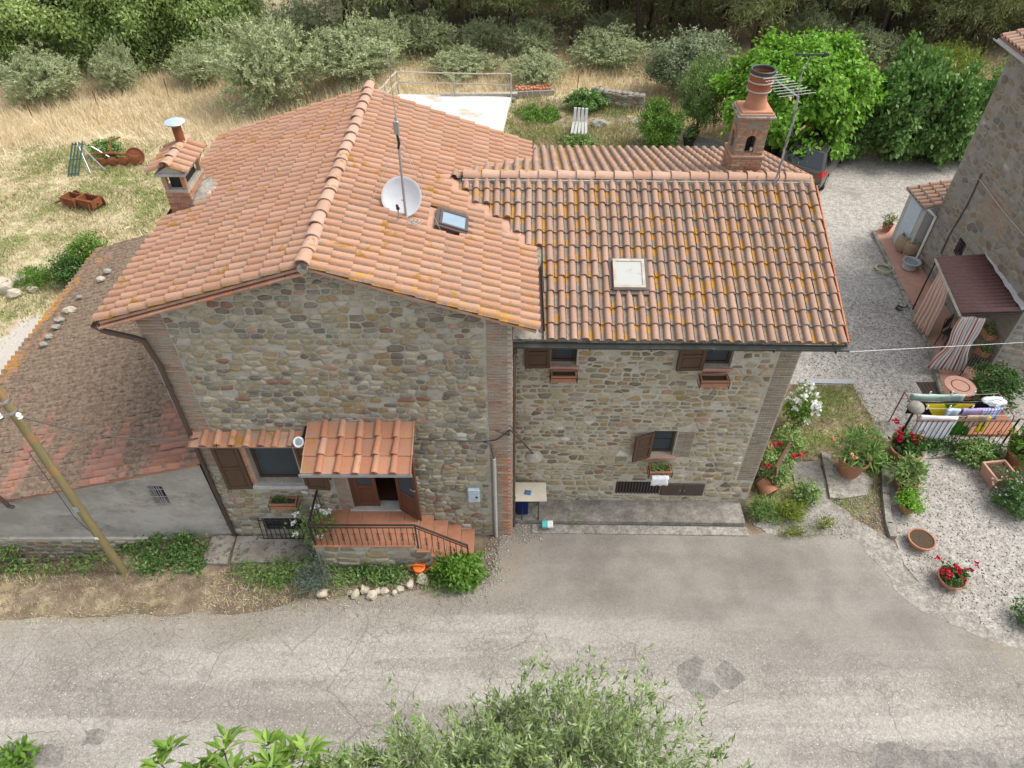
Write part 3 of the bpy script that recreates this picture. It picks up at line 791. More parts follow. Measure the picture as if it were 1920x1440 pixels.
def wave_proto(w=.17, L=.40, hh=.045, tilt=.02):
    n = 9; V, F, C = [], [], []
    for y, z in ((-L, 0), (0, tilt)):
        for k in range(n): x = -w/2 + w*k/(n-1); V.append((x*(1 if k in (0, n-1) else 1), y, hh*(.5-.5*math.cos(2*math.pi*k/(n-1)))+z)); C.append(1 if k < 2 or k > n-3 else 0)
    F += [(k, n+k, n+k+1, k+1) for k in range(n-1)]
    b = len(V)
    for dz, yy in ((0, 0), (-.018, -.002)):
        for k in range(n): x = -w/2 + w*k/(n-1); V.append((x, yy, hh*(.5-.5*math.cos(2*math.pi*k/(n-1)))+tilt+dz)); C.append(0)
    F += [(b+k, b+n+k, b+n+k+1, b+k+1) for k in range(n-1)]
    return (np.array(V), F, {'chan': np.array(C, float)})

def lay_tiles(rng, P0, across, down, n_across, w, n_rows, expo, keep=None, jit=.004, rot=.006, keys=('t',), settle=None):
    """P0: the lower eave corner; rows go up from the eave. Returns items for pieces()."""
    A, D = across.normalized(), down.normalized(); Nn = A.cross(D).normalized()
    if Nn.z < 0: Nn = -Nn; A2 = -A
    else: A2 = A
    items = []
    for j in range(n_rows):
        for i in range(n_across):
            o = P0 + A * ((i + .5) * w) - D * (j * expo)
            c = o - D * expo * .5
            if keep and not keep(c): continue
            a = rng.normal() * rot
            X = (A2 * math.cos(a) + D * math.sin(a)).normalized(); Y = (D * math.cos(a) - A2 * math.sin(a)).normalized()
            q = o + A * rng.normal() * jit * .6 + D * rng.normal() * jit + Nn * abs(rng.normal()) * .003
            Mx = frame_M(q, X, Y, Nn)
            items.append((keys[int(rng.integers(len(keys)))], Mx, near(Mx)))
    return items
def window(parent, mapf, xa, xb, za, zb, depth=.16, bar=True, pane='glass', fmat='wood', two=False, recess=None):
    """Wooden casement set back in its opening: frame > pane, each pane of its own."""
    fr = MB(); t = .05
    def bx(a, b, c, d, d0, d1): fr.prism([(a, c), (b, c), (b, d), (a, d)], mapf, d0, d1)
    bx(xa, xa+t, za, zb, depth-.03, depth+.03); bx(xb-t, xb, za, zb, depth-.03, depth+.03)
    bx(xa+t, xb-t, za, za+t, depth-.03, depth+.03); bx(xa+t, xb-t, zb-t, zb, depth-.03, depth+.03)
    spans = [(xa+t, xb-t)]
    if two:
        m = (xa+xb)/2; bx(m-.03, m+.03, za+t, zb-t, depth-.032, depth+.028); spans = [(xa+t, m-.03), (m+.03, xb-t)]
    f = fr.build('window', M[fmat], parent)
    for a, b in spans:
        cuts = [za+t, zb-t]
        if bar:
            m = (za+zb)/2; cuts = [za+t, m, zb-t]
        for c, d in zip(cuts, cuts[1:]):
            p = MB(); p.prism([(a+.004, c+.008), (b-.004, c+.008), (b-.004, d-.008), (a+.004, d-.008)], mapf, depth-.004, depth+.004); p.build('pane', M[pane], f)
    return f
def shutter(parent, origin, X, w, hgt, mat='wood', th=.055, name='shutter'):
    """Panelled shutter: two stiles, three rails; the two panels are its sub-parts. X is its width direction, hung at origin."""
    X = X.normalized(); Zv = Vector((0, 0, 1)); Yv = X.cross(Zv).normalized() * 1.0
    F = frame_M(origin, X, -Yv, Zv); t = .065
    mb = MB()
    for a, b, c, d in ((0, t, 0, hgt), (w-t, w, 0, hgt), (t, w-t, 0, t*1.1), (t, w-t, hgt-t, hgt), (t, w-t, hgt*.5-t*.5, hgt*.5+t*.5)):
        mb.cbox(a, b, -th/2, th/2, c, d, .006, F)
    o = mb.build(name, M[mat], parent)
    for c, d in ((t*1.1, hgt*.5-t*.5), (hgt*.5+t*.5, hgt-t)):
        p = MB(); p.box(t, w-t, -.007, .007, c, d, F); p.box(t+.03, w-t-.03, -.013, .013, c+.03, d-.03, F); p.build('panel', M[mat], o)
    return o
def rock_mesh(seed, sx=1, sy=1, sz=1, sub=2, amp=.35):
    import bmesh
    bm = bmesh.new(); bmesh.ops.create_icosphere(bm, subdivisions=sub, radius=.5)
    for v in bm.verts:
        n = v.co.normalized(); k = 1 + amp * mnoise.noise(n * 1.7 + Vector((seed*3.1, 0, 0))) + amp*.4 * mnoise.noise(n * 4 + Vector((0, seed*2.3, 0)))
        v.co = Vector((v.co.x*k*sx, v.co.y*k*sy, v.co.z*k*sz))
    V = [tuple(v.co) for v in bm.verts]; F = [tuple(x.index for x in f.verts) for f in bm.faces]; bm.free()
    return V, F
def trough(parent, name, x0, x1, y0, y1, z0, z1, mat, t=.02):
    mb = MB()
    mb.box(x0, x1, y0, y0+t, z0, z1).box(x0, x1, y1-t, y1, z0, z1).box(x0, x0+t, y0+t, y1-t, z0, z1).box(x1-t, x1, y0+t, y1-t, z0, z1).box(x0+t, x1-t, y0+t, y1-t, z0, z0+t)
    mb.box(x0-.012, x1+.012, y0-.012, y0+.004, z1-.03, z1+.004)
    return mb.build(name, M[mat], parent)
# ------------------------------------------------------------------ the taller stone house
RH = np.random.default_rng(3)
RX, RZ, SLP, SRP = -3.1, 7.15, .30, .35
EL, ER, YF, YB = -6.58, .42, 8.78, 15.55
WF = 9.0
def zA(x): return RZ - (SLP * (RX - x) if x < RX else SRP * (x - RX))
W_Y, W_ZE, W_YE, W_YR, W_S, W_SR, W_YB, W_X1 = 9.78, 5.25, 9.30, 12.60, .40, .30, 15.95, 5.75
W_ZR = W_ZE + W_S * (W_YR - W_YE)
def zW(y): return W_ZE + W_S * (y - W_YE) if y < W_YR else W_ZR - W_SR * (y - W_YR)
house = thing('stone_house', 'taller rubble stone farmhouse with a salmon tiled gable roof and canopied entrance door', 'house', (-3.05, 9, 0))
mA = lambda s_, z_, d_: Vector((s_, WF + d_, z_))
topA = lambda x: zA(x) - .11
OPS = [(-5.12, -4.22, 1.83, 3.02), (-3.32, -2.30, .93, 3.06), (-5.37, -4.45, .08, .62)]
wall_mb(mA, -6.1, 0.0, -.9, topA, OPS, .24, (RX,)).build('wall', M['mortar'], house)
wl = MB()
wl.quad((-6.1, 15.4, -1.3), (-6.1, 9, -1.3), (-6.1, 9, topA(-6.1)), (-6.1, 15.4, topA(-6.1)))
wl.build('wall', M['mortar'], house)
wl = MB(); wl.quad((0, 9, -.2), (0, 15.4, -.2), (0, 15.4, topA(0)), (0, 9, topA(0))); wl.build('wall', M['mortar'], house)
wl = MB(); wl.quad((0, 15.4, -.5), (-6.1, 15.4, -1), (-6.1, 15.4, topA(-6.1)), (RX, 15.4, topA(RX)), (0, 15.4, topA(0))); wl.build('wall', M['mortar'], house)
holes = [(a-.03, b+.03, c-.02, d+.04) for a, b, c, d in OPS] + [(-.45, .1, -1, 7), (-6.2, -5.62, 2.3, 7), (-.92, -.62, 1.25, 1.75), (-5.2, -4.1, 1.62, 1.86), (-3.6,-3.3,.9,2.6)]
P = stones2d(RH, -6.1, -.02, -.3, 7.0, topA, holes, gap=.014)
stone_pieces(RH, house, P, mA, M['stone'])
cr = bricks2d(RH, -.43, -.01, .02, 6.1, .24, .060, top=topA)
cl = bricks2d(RH, -6.08, -5.63, 2.35, 6.3, .24, .060, top=topA) + bricks2d(RH, -3.58, -3.33, .95, 2.6, .25, .060)
brick_pieces(RH, house, [c for c in cr if not (c[3] < 2.6 and c[0] > -.3)] + cl, mA, M['brick'], 250)
brick_pieces(RH, house, [c for c in cr if c[3] < 2.6 and c[0] > -.3], mA, M['brick_red'], 50)
ret = lambda s_, z_, d_: Vector((-d_, 9 + s_, z_))
brick_pieces(RH, house, bricks2d(RH, .01, .76, .02, 5.8, .24, .060), ret, M['brick'], 0, name='corner_brick')
# roof: deck, tiles, ridge
def plane_box(mb, p00, A, D, la, ld, th, up=0.0):
    A, D = A.normalized(), D.normalized(); N_ = A.cross(D)
    if N_.z < 0: N_ = -N_
    q = p00 + N_ * up
    c = [q, q + A*la, q + A*la + D*ld, q + D*ld]
    if (c[1]-c[0]).cross(c[3]-c[0]).dot(N_) < 0: c = [c[0], c[3], c[2], c[1]]
    mb.add([tuple(p - N_*th) for p in c] + [tuple(p) for p in c], [(3,2,1,0), (4,5,6,7), (0,1,5,4), (1,2,6,5), (2,3,7,6), (3,0,4,7)])
aY = Vector((0, 1, 0))
dL = Vector((-1, 0, -SLP)).normalized(); dR = Vector((1, 0, -SRP)).normalized()
lenL = (RX - EL) * math.sqrt(1 + SLP**2); lenR = (ER - RX) * math.sqrt(1 + SRP**2)
roof = MB()
plane_box(roof, Vector((RX, YF+.03, RZ)), aY, dL, YB-YF-.06, lenL-.03, .045, 0)
roof = roof.build('roof', M['flashing'], house)
roof2 = MB(); plane_box(roof2, Vector((RX+.002, YF+.03, RZ-.001)), aY, dR, YB-YF-.06, lenR-.03, .045, 0); roof2 = roof2.build('roof', M['flashing'], house)
T = {'t': tile_proto(), 'u': tile_proto(r=.070, hh=.075), 'v': tile_proto(r=.072, hh=.081)}
NR = 11; NC = 34; wA = (YB - YF) / NC
CHX = (-6.62, -5.98, 11.95, 13.45)
kL = lambda c: not (c.x < -5.95 and 12.02 < c.y < 13.25)
def kR(c):
    if -1.36 < c.x < -.74 and 10.86 < c.y < 11.52: return False
    return not (9.3 < c.y < W_YB and zW(c.y) > c.z + .03 and c.x > -1.25)
EDGE = lambda x: Vector((x, YF, zA(x)))
itL = lay_tiles(RH, EDGE(EL), aY, dL, NC, wA, NR, lenL/NR, kL, keys=('t', 'u', 'v'))
itR = lay_tiles(RH, EDGE(ER), aY, dR, NC, wA, NR, lenR/NR, kR, keys=('t', 'u', 'v'))
pieces(house, 'roof_tile', T, itL + itR, M['tile_house'], 300, True, 'tiling')
CP_ = {'r': coppo_proto(.125, .46, .10, .026, 9)}
items = []
for k in range(19):
    y = YF - .03 + k * .365
    Mx = frame_M(Vector((RX + RH.normal()*.008, y, RZ + .045 + RH.normal()*.004)), Vector((-1, RH.normal()*.015, 0)).normalized(), Vector((0, -1, 0)), Vector((0, 0, 1)))
    items.append(('r', Mx, -k))
pieces(house, 'ridge_tile', CP_, items, M['tile_ridge'], 300, True)
mb = MB(); mb.lathe([(.09, 0), (.085, .05)], 12, (RX, YF+.03, RZ-.0), Matrix.Rotation(math.pi/2, 4, 'X')); mb.build('ridge_end', M['concrete_old'], house)
# lower verge: thin brick-red tiles under the edge row, both sides
vt = []
for sgn, e0, d, L in ((0, EDGE(EL), dL, lenL),):
    n = int(L / .30)
    for k in range(n):
        Nn = aY.cross(d).normalized(); Nn = Nn if Nn.z > 0 else -Nn
        vt.append(('f', frame_M(e0 - d*(k*.30+.15) + Vector((0, .02, 0)) - Nn*.086, d, Vector((0, 1, 0)) , -Nn if d.cross(Vector((0,1,0))).dot(Nn) < 0 else Nn), k))
fb = MB(); fb.box(-.145, .145, -.06, .24, -.015, .012)
pieces(house, 'verge_tile', {'f': (np.array(fb.v), fb.f)}, vt, M['tile_canopy'], 300)
# gutters and downpipes
def half_gutter(parent, a, b, r, mat, name='gutter'):
    a, b = Vector(a), Vector(b); d = (b-a).normalized(); sx = d.cross(Vector((0, 0, 1))).normalized()
    V, F = [], []; n = 7
    for p in (a, b):
        for rr in (r, r-.008):
            for k in range(n): t = math.pi + math.pi*k/(n-1); V.append(p + sx*rr*math.cos(t) + Vector((0, 0, rr*math.sin(t))))
    for k in range(n-1): F += [(k, k+1, 2*n+k+1, 2*n+k), (n+k+1, n+k, 3*n+k, 3*n+k+1), (k, n+k, n+k+1, k+1), (2*n+k+1, 3*n+k+1, 3*n+k, 2*n+k)]
    F += [(0, 2*n, 3*n, n), (n-1, 2*n-1, 4*n-1, 3*n-1)]
    return MB().add(V, F).build(name, M[mat], parent)
half_gutter(house, (EL-.05, YF+.0, 6.055), (EL-.05, YB, 6.055), .065, 'gutter')
half_gutter(house, (ER+.06, YF+.15, 5.86), (ER+.06, 11.05, 5.86), .06, 'gutter')
half_gutter(house, (ER+.06, 14.6, 5.86), (ER+.06, YB, 5.86), .06, 'gutter')
mb = MB()
p1, p2, p3, p4 = aty(200, 612, 8.80), aty(268, 636, 8.90), aty(299, 684, 8.92), aty(440, 1004, 8.93)
mb.tube([(EL-.03, 8.80, 6.02), (EL+.08, 8.80, 5.93), p2 + Vector((-.12, 0, .03)), p2 + Vector((0, 0, -.02)), p3, p3.lerp(p4, .5), (p4.x, p4.y, .05)], .045, 8)
smooth_angle(mb.build('downpipe', M['gutter'], house))
mb = MB()
for k in range(4):
    q = p3.lerp(p4, .1 + .27*k); mb.tube([q + Vector((0, 0, -.02)), q + Vector((0, 0, .02))], .056, 8)
mb.build('pipe_bracket', M['gutter'], house)
mb = MB(); q = Vector((-.345, 8.955, 0)); mb.tube([q + Vector((0, 0, .02)), q + Vector((0, 0, 2.62))], .036, 8); smooth_angle(mb.build('conduit', M['pipe_grey'], house))
# window with its shutters, sill and planter shelf
window(house, mA, *OPS[0], depth=.17, bar=False, pane='net_screen', fmat='wood')
mb = MB(); mb.cbox(-5.22, -4.12, 8.90, 9.03, 1.74, 1.825, .012); mb.build('sill', M['sill'], house)
mb = MB(); mb.box(-5.24, -5.13, 8.985, 9.02, 1.83, 3.0); mb.build('jamb', M['flashing'], house)
shutter(house, Vector((-5.24, 8.955, 1.72)), Vector((-1, -.06, 0)), .50, 1.30)
shutter(house, Vector((-4.16, 8.955, 1.72)), Vector((1, -.10, 0)), .50, 1.30)
# basement window and its grille
mb = MB(); mb.box(-5.37, -4.45, 9.10, 9.12, .08, .62); mb.build('window', M['glass'], house)
gb = MB(); gb.tube([(-5.42, 8.93, .63), (-4.40, 8.93, .63)], .012, 5); gb.tube([(-5.42, 8.86, .07), (-4.40, 8.86, .07)], .012, 5); g = gb.build('grille', M['iron'], house)
for k in range(11):
    x = -5.40 + k*.098; mb = MB(); mb.tube([(x, 8.93, .63), (x, 8.86, .06)], .009, 5); mb.build('bar', M['iron'], g)
# entrance door
mb = MB(); mb.box(-3.32, -3.25, 9.06, 9.14, .93, 3.06).box(-2.37, -2.30, 9.06, 9.14, .93, 3.06).box(-3.25, -2.37, 9.06, 9.14, 2.99, 3.06); mb.build('door_frame', M['wood_door'], house)
def door_leaf(origin, X, w, hgt):
    X = X.normalized(); Yv = Vector((0, 0, 1)).cross(X); F = frame_M(origin, X, Yv, Vector((0, 0, 1))); t = .085
    mb = MB()
    for a, b, c, d in ((0, t, 0, hgt), (w-t, w, 0, hgt), (t, w-t, 0, .14), (t, w-t, hgt-t, hgt), (t, w-t, .62, .62+t)): mb.cbox(a, b, -.022, .022, c, d, .005, F)
    o = mb.build('door', M['wood_door'], house)
    p = MB(); p.box(t, w-t, -.01, .01, .14, .62, F); p.box(t+.04, w-t-.04, -.016, .016, .18, .58, F); p.build('panel', M['wood_door'], o)
    p = MB(); p.box(t, w-t, -.004, .004, .62+t, hgt-t, F); p.build('pane', M['net_screen'], o)
    p = MB(); p.tube([F @ Vector((w-.045, -.05, 1.0)), F @ Vector((w-.045, .05, 1.0))], .014, 6); p.tube([F @ Vector((w-.045, -.05, 1.0)), F @ Vector((w-.15, -.05, 1.0))], .009, 6); p.build('handle', M['steel'], o)
door_leaf(Vector((-3.25, 9.09, .95)), Vector((1, 0, 0)), .47, 2.04)
door_leaf(Vector((-2.34, 8.99, .96)), Vector((.47, -.30, 0)), .56, 2.04)
mb = MB(); mb.cbox(-3.40, -2.24, 8.96, 9.22, .90, .955, .01); mb.build('threshold', M['sill'], house)
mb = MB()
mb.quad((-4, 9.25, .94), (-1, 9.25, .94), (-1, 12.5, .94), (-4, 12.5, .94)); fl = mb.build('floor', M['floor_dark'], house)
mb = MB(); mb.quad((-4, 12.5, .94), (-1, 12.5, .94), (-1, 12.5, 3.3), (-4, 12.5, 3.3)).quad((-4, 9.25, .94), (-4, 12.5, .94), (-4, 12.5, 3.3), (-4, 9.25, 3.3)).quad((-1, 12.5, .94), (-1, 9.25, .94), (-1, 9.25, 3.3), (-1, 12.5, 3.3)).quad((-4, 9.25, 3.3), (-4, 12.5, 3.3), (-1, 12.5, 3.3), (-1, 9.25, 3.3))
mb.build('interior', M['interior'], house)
# canopies: slab, pans and cover tiles
def pan_proto(w, L=.40):
    m_ = MB(); m_.box(-w/2+.01, w/2-.01, -L, 0, 0, .026); m_.box(-w/2+.01, -w/2+.028, -L, 0, .026, .05); m_.box(w/2-.028, w/2-.01, -L, 0, .026, .05)
    V = np.array(m_.v); V[:, 2] += (V[:, 1] + L) / L * .022
    return (V, m_.f, {'chan': np.full(len(V), .3)})
def canopy(x0, x1, y0, y1, z0, z1, ncol, nrow, name='canopy'):
    dn = Vector((0, y0-y1, z0-z1)); L = dn.length; dn.normalize(); a = Vector((1, 0, 0))
    mb = MB(); plane_box(mb, Vector((x0+.02, y1, z1-.04)), a, dn, x1-x0-.04, L-.03, .05); c = mb.build(name, M['timber_pale'], house)
    w = (x1-x0)/ncol; ex = L/nrow; rg = np.random.default_rng(ncol)
    it = lay_tiles(rg, Vector((x0, y0, z0-.03)), a, dn, ncol, w, nrow, ex, jit=.004, rot=.01, keys=('p',))
    pieces(c, 'pan_tile', {'p': pan_proto(w, ex+.05)}, it, M['tile_canopy'], 300)
    it = lay_tiles(rg, Vector((x0+w/2, y0-.005, z0-.005)), a, dn, ncol-1, w, nrow, ex, jit=.008, rot=.03, keys=('c',))
    pieces(c, 'cover_tile', {'c': coppo_proto(.070, ex+.07, .075, .035)}, it, M['tile_canopy'], 300, True)
    return c
cn = canopy(-3.76, -1.78, 8.0, 9.0, 3.33, 3.64, 6, 3)
mb = MB(); mb.box(-3.78, -1.77, 7.975, 7.995, 3.26, 3.33); mb.build('fascia', M['steel_grey'], cn)
for x in (-3.55, -2.0):
    mb = MB(); mb.tube([(x, 8.98, 2.75), (x, 8.2, 3.27)], .03, 6); mb.build('bracket', M['wood'], cn)
mb = MB(); mb.box(-3.80, -1.76, 8.985, 9.0, 3.62, 3.72); mb.build('mortar_fillet', M['concrete_old'], cn)
canopy(-5.99, -3.84, 8.70, 9.0, 3.25, 3.36, 8, 1)
# skylight
def skylight(parent, c, a, d, w, l, frame='iron', pane='glass_sky', hgt=.10, t=.05):
    a, d = a.normalized(), d.normalized(); N_ = a.cross(d); N_ = N_ if N_.z > 0 else -N_; F = frame_M(c, a, d, N_)
    mb = MB()
    mb.box(-w/2, -w/2+t, -l/2, l/2, -.02, hgt, F).box(w/2-t, w/2, -l/2, l/2, -.02, hgt, F).box(-w/2+t, w/2-t, -l/2, -l/2+t, -.02, hgt, F).box(-w/2+t, w/2-t, l/2-t, l/2, -.02, hgt, F)
    o = mb.build('skylight', M[frame], parent)
    p = MB(); p.box(-w/2+t, w/2-t, -l/2+t, l/2-t, hgt-.035, hgt-.015, F); p.build('pane', M[pane], o)
    f = MB(); f.box(-w/2-.07, w/2+.07, -l/2-.07, -l/2-.002, .01, .045, F).box(-w/2-.07, w/2+.07, l/2+.002, l/2+.09, .01, .03, F).box(-w/2-.07, -w/2-.002, -l/2, l/2, .01, .045, F).box(w/2+.002, w/2+.07, -l/2, l/2, .01, .045, F); f.build('flashing', M['gutter'], o)
    return o
skylight(house, Vector((-1.05, 11.19, zA(-1.05)+.05)), aY, dR, .50, .52, 'gutter', hgt=.065)
# chimney with a tiled cap standing on the left eave
ch = MB(); cx0, cx1, cy0, cy1, cz0, cz1 = -6.54, -6.07, 12.15, 13.05, 5.75, 6.90
ch.box(cx0+.02, cx1-.02, cy0+.02, cy1-.02, cz0, cz1-.30); chim = ch.build('chimney', M['mortar'], house)
for nm, mp, w, op in (('f', lambda s_, z_, d_: Vector((cx0+s_, cy0+.02+d_, z_)), cx1-cx0, 1), ('r', lambda s_, z_, d_: Vector((cx1-.02-d_, cy0+s_, z_)), cy1-cy0, 0)):
    cells = [c for c in bricks2d(RH, 0, w, 5.98, cz1-.02, .235, .072) if not (c[3] > cz1-.32 and c[1] > .10 and c[0] < w-.10)]
    brick_pieces(RH, chim, cells, mp, M['brick_chimney'], 300)
for x, y in ((cx0+.06, cy0+.06), (cx1-.06, cy0+.06), (cx0+.06, cy1-.06), (cx1-.06, cy1-.06)):
    p = MB(); p.box(x-.04, x+.04, y-.04, y+.04, cz1-.30, cz1); p.build('pier', M['brick_chimney'], chim)
p = MB(); p.box(cx0+.12, cx1-.12, cy0+.12, cy1-.12, cz1-.30, cz1-.02); p.build('flue', M['black'], chim)
p = MB(); p.cbox(cx0-.05, cx1+.05, cy0-.06, cy1+.06, cz1, cz1+.05, .01); p.build('slab', M['sill'], chim)
mx = (cx0+cx1)/2
p = MB(); p.prism([(cx0-.02, cz1+.05), (cx1+.02, cz1+.05), (mx, cz1+.19)], lambda a, b, d: Vector((a, d, b)), cy0-.02, cy1+.02); p.build('gable', M['plaster'], chim)
it = []
for sgn in (-1, 1):
    d = Vector((sgn, 0, -.48)).normalized()
    it += lay_tiles(RH, Vector((mx+sgn*.36, cy0-.12, cz1+.05)), aY, d, 6, .19, 1, .40, jit=.004, keys=('s',))
pieces(chim, 'cap_tile', {'s': tile_proto(.19, .40)}, it, M['tile_house'], 300, True)
it = [('r', frame_M(Vector((mx, cy0-.14+k*.30, cz1+.235)), Vector((-1, 0, 0)), Vector((0, -1, 0)), Vector((0, 0, 1))), -k) for k in range(4)]
pieces(chim, 'ridge_cap', {'r': coppo_proto(.10, .36, .08, .025, 9)}, it, M['tile_ridge'], 300, True)
p = MB(); p.lathe([(.085, 7.1), (.085, 7.5), (.075, 7.5), (.075, 7.15)], 14, (mx, cy1-.08, 0)); smooth_angle(p.build('stack', M['rust'], chim))
p = MB(); p.lathe([(.03, 7.54), (.18, 7.535), (.195, 7.56), (.17, 7.59), (.05, 7.62), (.0, 7.622)], 18, (mx, cy1-.08, 0), close=False); smooth_angle(p.build('cowl', M['cap_blue'], chim), 60)
for a in (0, 2.1, 4.2):
    p = MB(); q = Vector((mx+.075*math.cos(a), cy1-.08+.075*math.sin(a), 7.45)); p.tube([q, q + Vector((0, 0, .12))], .008, 4); p.build('stay', M['steel'], chim)
V, F = rock_mesh(3, .55, 1.15, .30, 3, .3)
p = MB(); p.add([(a + cx1 + .16, b + 12.62, c + 6.32) for a, b, c in V], F); p.build('mortar_saddle', M['concrete'], chim, True)
p = MB(); p.box(cx0+.05, cx1+.1, cy0-.12, cy0+.02, 6.06, 6.13); p.build('apron', M['flashing'], chim)

# ------------------------------------------------------------------ the lower wing on the right
wing = thing('stone_wing', 'lower stone house wing with a lichen stained barrel tile roof and three shuttered windows', 'house', (0, W_Y, 0))
mW = lambda s_, z_, d_: Vector((s_, W_Y + d_, z_))
topW = lambda x: 5.32
WX1 = 5.28
OW = [(.72, 1.20, 4.27, 4.98), (3.56, 4.06, 4.26, 4.94), (2.90, 3.38, 1.74, 2.50)]
wall_mb(mW, .0, WX1, -.1, topW, OW, .20).build('wall', M['mortar_wing'], wing)
wl = MB(); wl.quad((WX1, W_Y, -.1), (WX1, 15.6, -.1), (WX1, 15.6, zW(15.6)-.1), (WX1, W_YR, W_ZR-.1), (WX1, W_Y, zW(W_Y)-.1)); wl.build('wall', M['mortar_wing'], wing)
wl = MB(); wl.quad((WX1, 15.6, -.1), (0, 15.6, -.1), (0, 15.6, zW(15.6)-.1), (WX1, 15.6, zW(15.6)-.1)); wl.build('wall', M['mortar_wing'], wing)
hw = [(a-.02, b+.02, c-.02, d+.03) for a, b, c, d in OW] + [(.18, .74, 4.2, 5.0), (3.0, 3.58, 4.15, 5.0), (3.38, 3.75, 1.6, 2.6), (2.25, 4.25, .38, .90), (4.88, 5.4, .9, 5.4)]
P = stones2d(RH, .06, WX1-.01, .17, 5.2, None, hw, rowh=(.07, .18), wid=(.10, .40), gap=.020, drop=.14, aniso=2.0)
stone_pieces(RH, wing, P, mW, M['stone_wing'], proud=(.004, .022))
brick_pieces(RH, wing, bricks2d(RH, 4.90, WX1-.01, .95, 5.15, .24, .066) + bricks2d(RH, 3.40, 3.74, 1.7, 2.5, .24, .066) + bricks2d(RH, .72, 1.2, 4.16, 4.30, .16, .066) + bricks2d(RH, 3.56, 4.06, 4.12, 4.26, .16, .066), mW, M['brick_dull'], 300, .008)
dF = Vector((0, -1, -W_S)).normalized(); dB = Vector((0, 1, -W_SR)).normalized(); aX = Vector((1, 0, 0))
lF = (W_YR-W_YE)*math.sqrt(1+W_S**2); lB = (W_YB-W_YR)*math.sqrt(1+W_SR**2)
mb = MB(); plane_box(mb, Vector((.02, W_YR, W_ZR)), aX, dF, W_X1-.05, lF-.04, .08); mb.build('roof', M['concrete_old'], wing)
mb = MB(); plane_box(mb, Vector((.02, W_YR+.001, W_ZR-.001)), aX, dB, W_X1-.05, lB-.04, .08); mb.build('roof', M['terracotta'], wing)
mb = MB(); plane_box(mb, Vector((-1.2, W_YR-.02, W_ZR-.02)), aX, dF, 1.22, 1.55, .02); mb.build('valley_board', M['flashing'], wing)
mb = MB(); plane_box(mb, Vector((-1.2, W_YR-.019, W_ZR-.021)), aX, dB, 1.22, 2.2, .02); mb.build('valley_board', M['flashing'], wing)
SKW = Vector((2.07, 10.50, 0)); SKW.z = zW(SKW.y)
def kW(c):
    if abs(c.x-SKW.x) < .36 and abs(c.y-SKW.y) < .36: return False
    if c.x < ER + .14 and c.y < 11.08: return False
    return c.x > ER or zA(c.x) < c.z - .05
NCW = 35; wW = (W_X1 + 1.25) / NCW
TW = {'t': tile_proto(.2, .42, .060, .072, .036), 'u': tile_proto(.2, .42, .059, .070, .038), 'v': tile_proto(.2, .42, .061, .074, .035)}
itF = lay_tiles(RH, Vector((-1.25, W_YE, W_ZE)), aX, dF, NCW, wW, 11, lF/11, kW, jit=.007, rot=.014, keys=('t', 'u', 'v'))
itB = lay_tiles(RH, Vector((-1.25, W_YB, zW(W_YB))), aX, dB, NCW, wW, 10, lB/10, kW, jit=.006, rot=.010, keys=('t', 'u', 'v'))
pieces(wing, 'roof_tile', TW, itF + itB, M['tile_wing'], 300, True, 'tiling')
it = []
for k in range(18):
    x = -.98 + k*.362
    it.append(('r', frame_M(Vector((x, W_YR + RH.normal()*.006, W_ZR + .05)), Vector((0, 1, 0)), Vector((-1, RH.normal()*.015, 0)).normalized(), Vector((0, 0, 1))), -k))
pieces(wing, 'ridge_tile', CP_, it, M['tile_ridge'], 300, True)
mb = MB(); mb.box(-1.0, W_X1-.05, W_YR-.16, W_YR+.16, W_ZR-.03, W_ZR+.045); mb.build('ridge_bed', M['concrete_old'], wing)
# verge tiles at the free end: flat pieces turned over the edge
fb = MB(); fb.box(-.012, .012, -.16, .16, -.09, .06)
vt = []
for d, e0, L in ((dF, Vector((W_X1+.014, W_YE, W_ZE)), lF), (dB, Vector((W_X1+.014, W_YB, zW(W_YB))), lB)):
    for k in range(int(L/.34)):
        Nn = aX.cross(d); Nn = Nn if Nn.z > 0 else -Nn; Yv = d if aX.cross(d).z > 0 else -d
        vt.append(('f', frame_M(e0 - d*(k*.34+.17) + Nn*.012, aX, Yv, Nn), -k))
pieces(wing, 'verge_tile', {'f': (np.array(fb.v), fb.f)}, vt, M['brick_red'], 300)
half_gutter(wing, (.0, W_YE-.06, W_ZE-.03), (W_X1+.03, W_YE-.05, W_ZE-.03), .072, 'gutter_dark')
for k in range(6):
    mb = MB(); x = .3 + k*1.05; mb.tube([(x, W_YE-.14, W_ZE-.02), (x, W_YE-.13, W_ZE-.09), (x, W_YE-.02, W_ZE-.10), (x, W_YE+.1, W_ZE-.06)], .01, 5); mb.build('gutter_hook', M['gutter_dark'], wing)
mb = MB(); mb.tube([(.05, W_YE-.06, W_ZE-.10), (.05, W_YE-.02, W_ZE-.25), (.035, W_Y-.60, 4.85), (.035, W_Y-.62, .02)], .045, 8); smooth_angle(mb.build('downpipe', M['gutter'], wing))
for k in range(3):
    mb = MB(); z = 1.0 + k*1.5; mb.tube([(.035, W_Y-.62, z), (.035, W_Y-.62, z+.04)], .056, 8); mb.build('pipe_bracket', M['gutter'], wing)
skylight(wing, SKW + Vector((0, -.01, .055)), aX, dF, .56, .60, 'timber_pale', 'sheet_white', .12, .05)
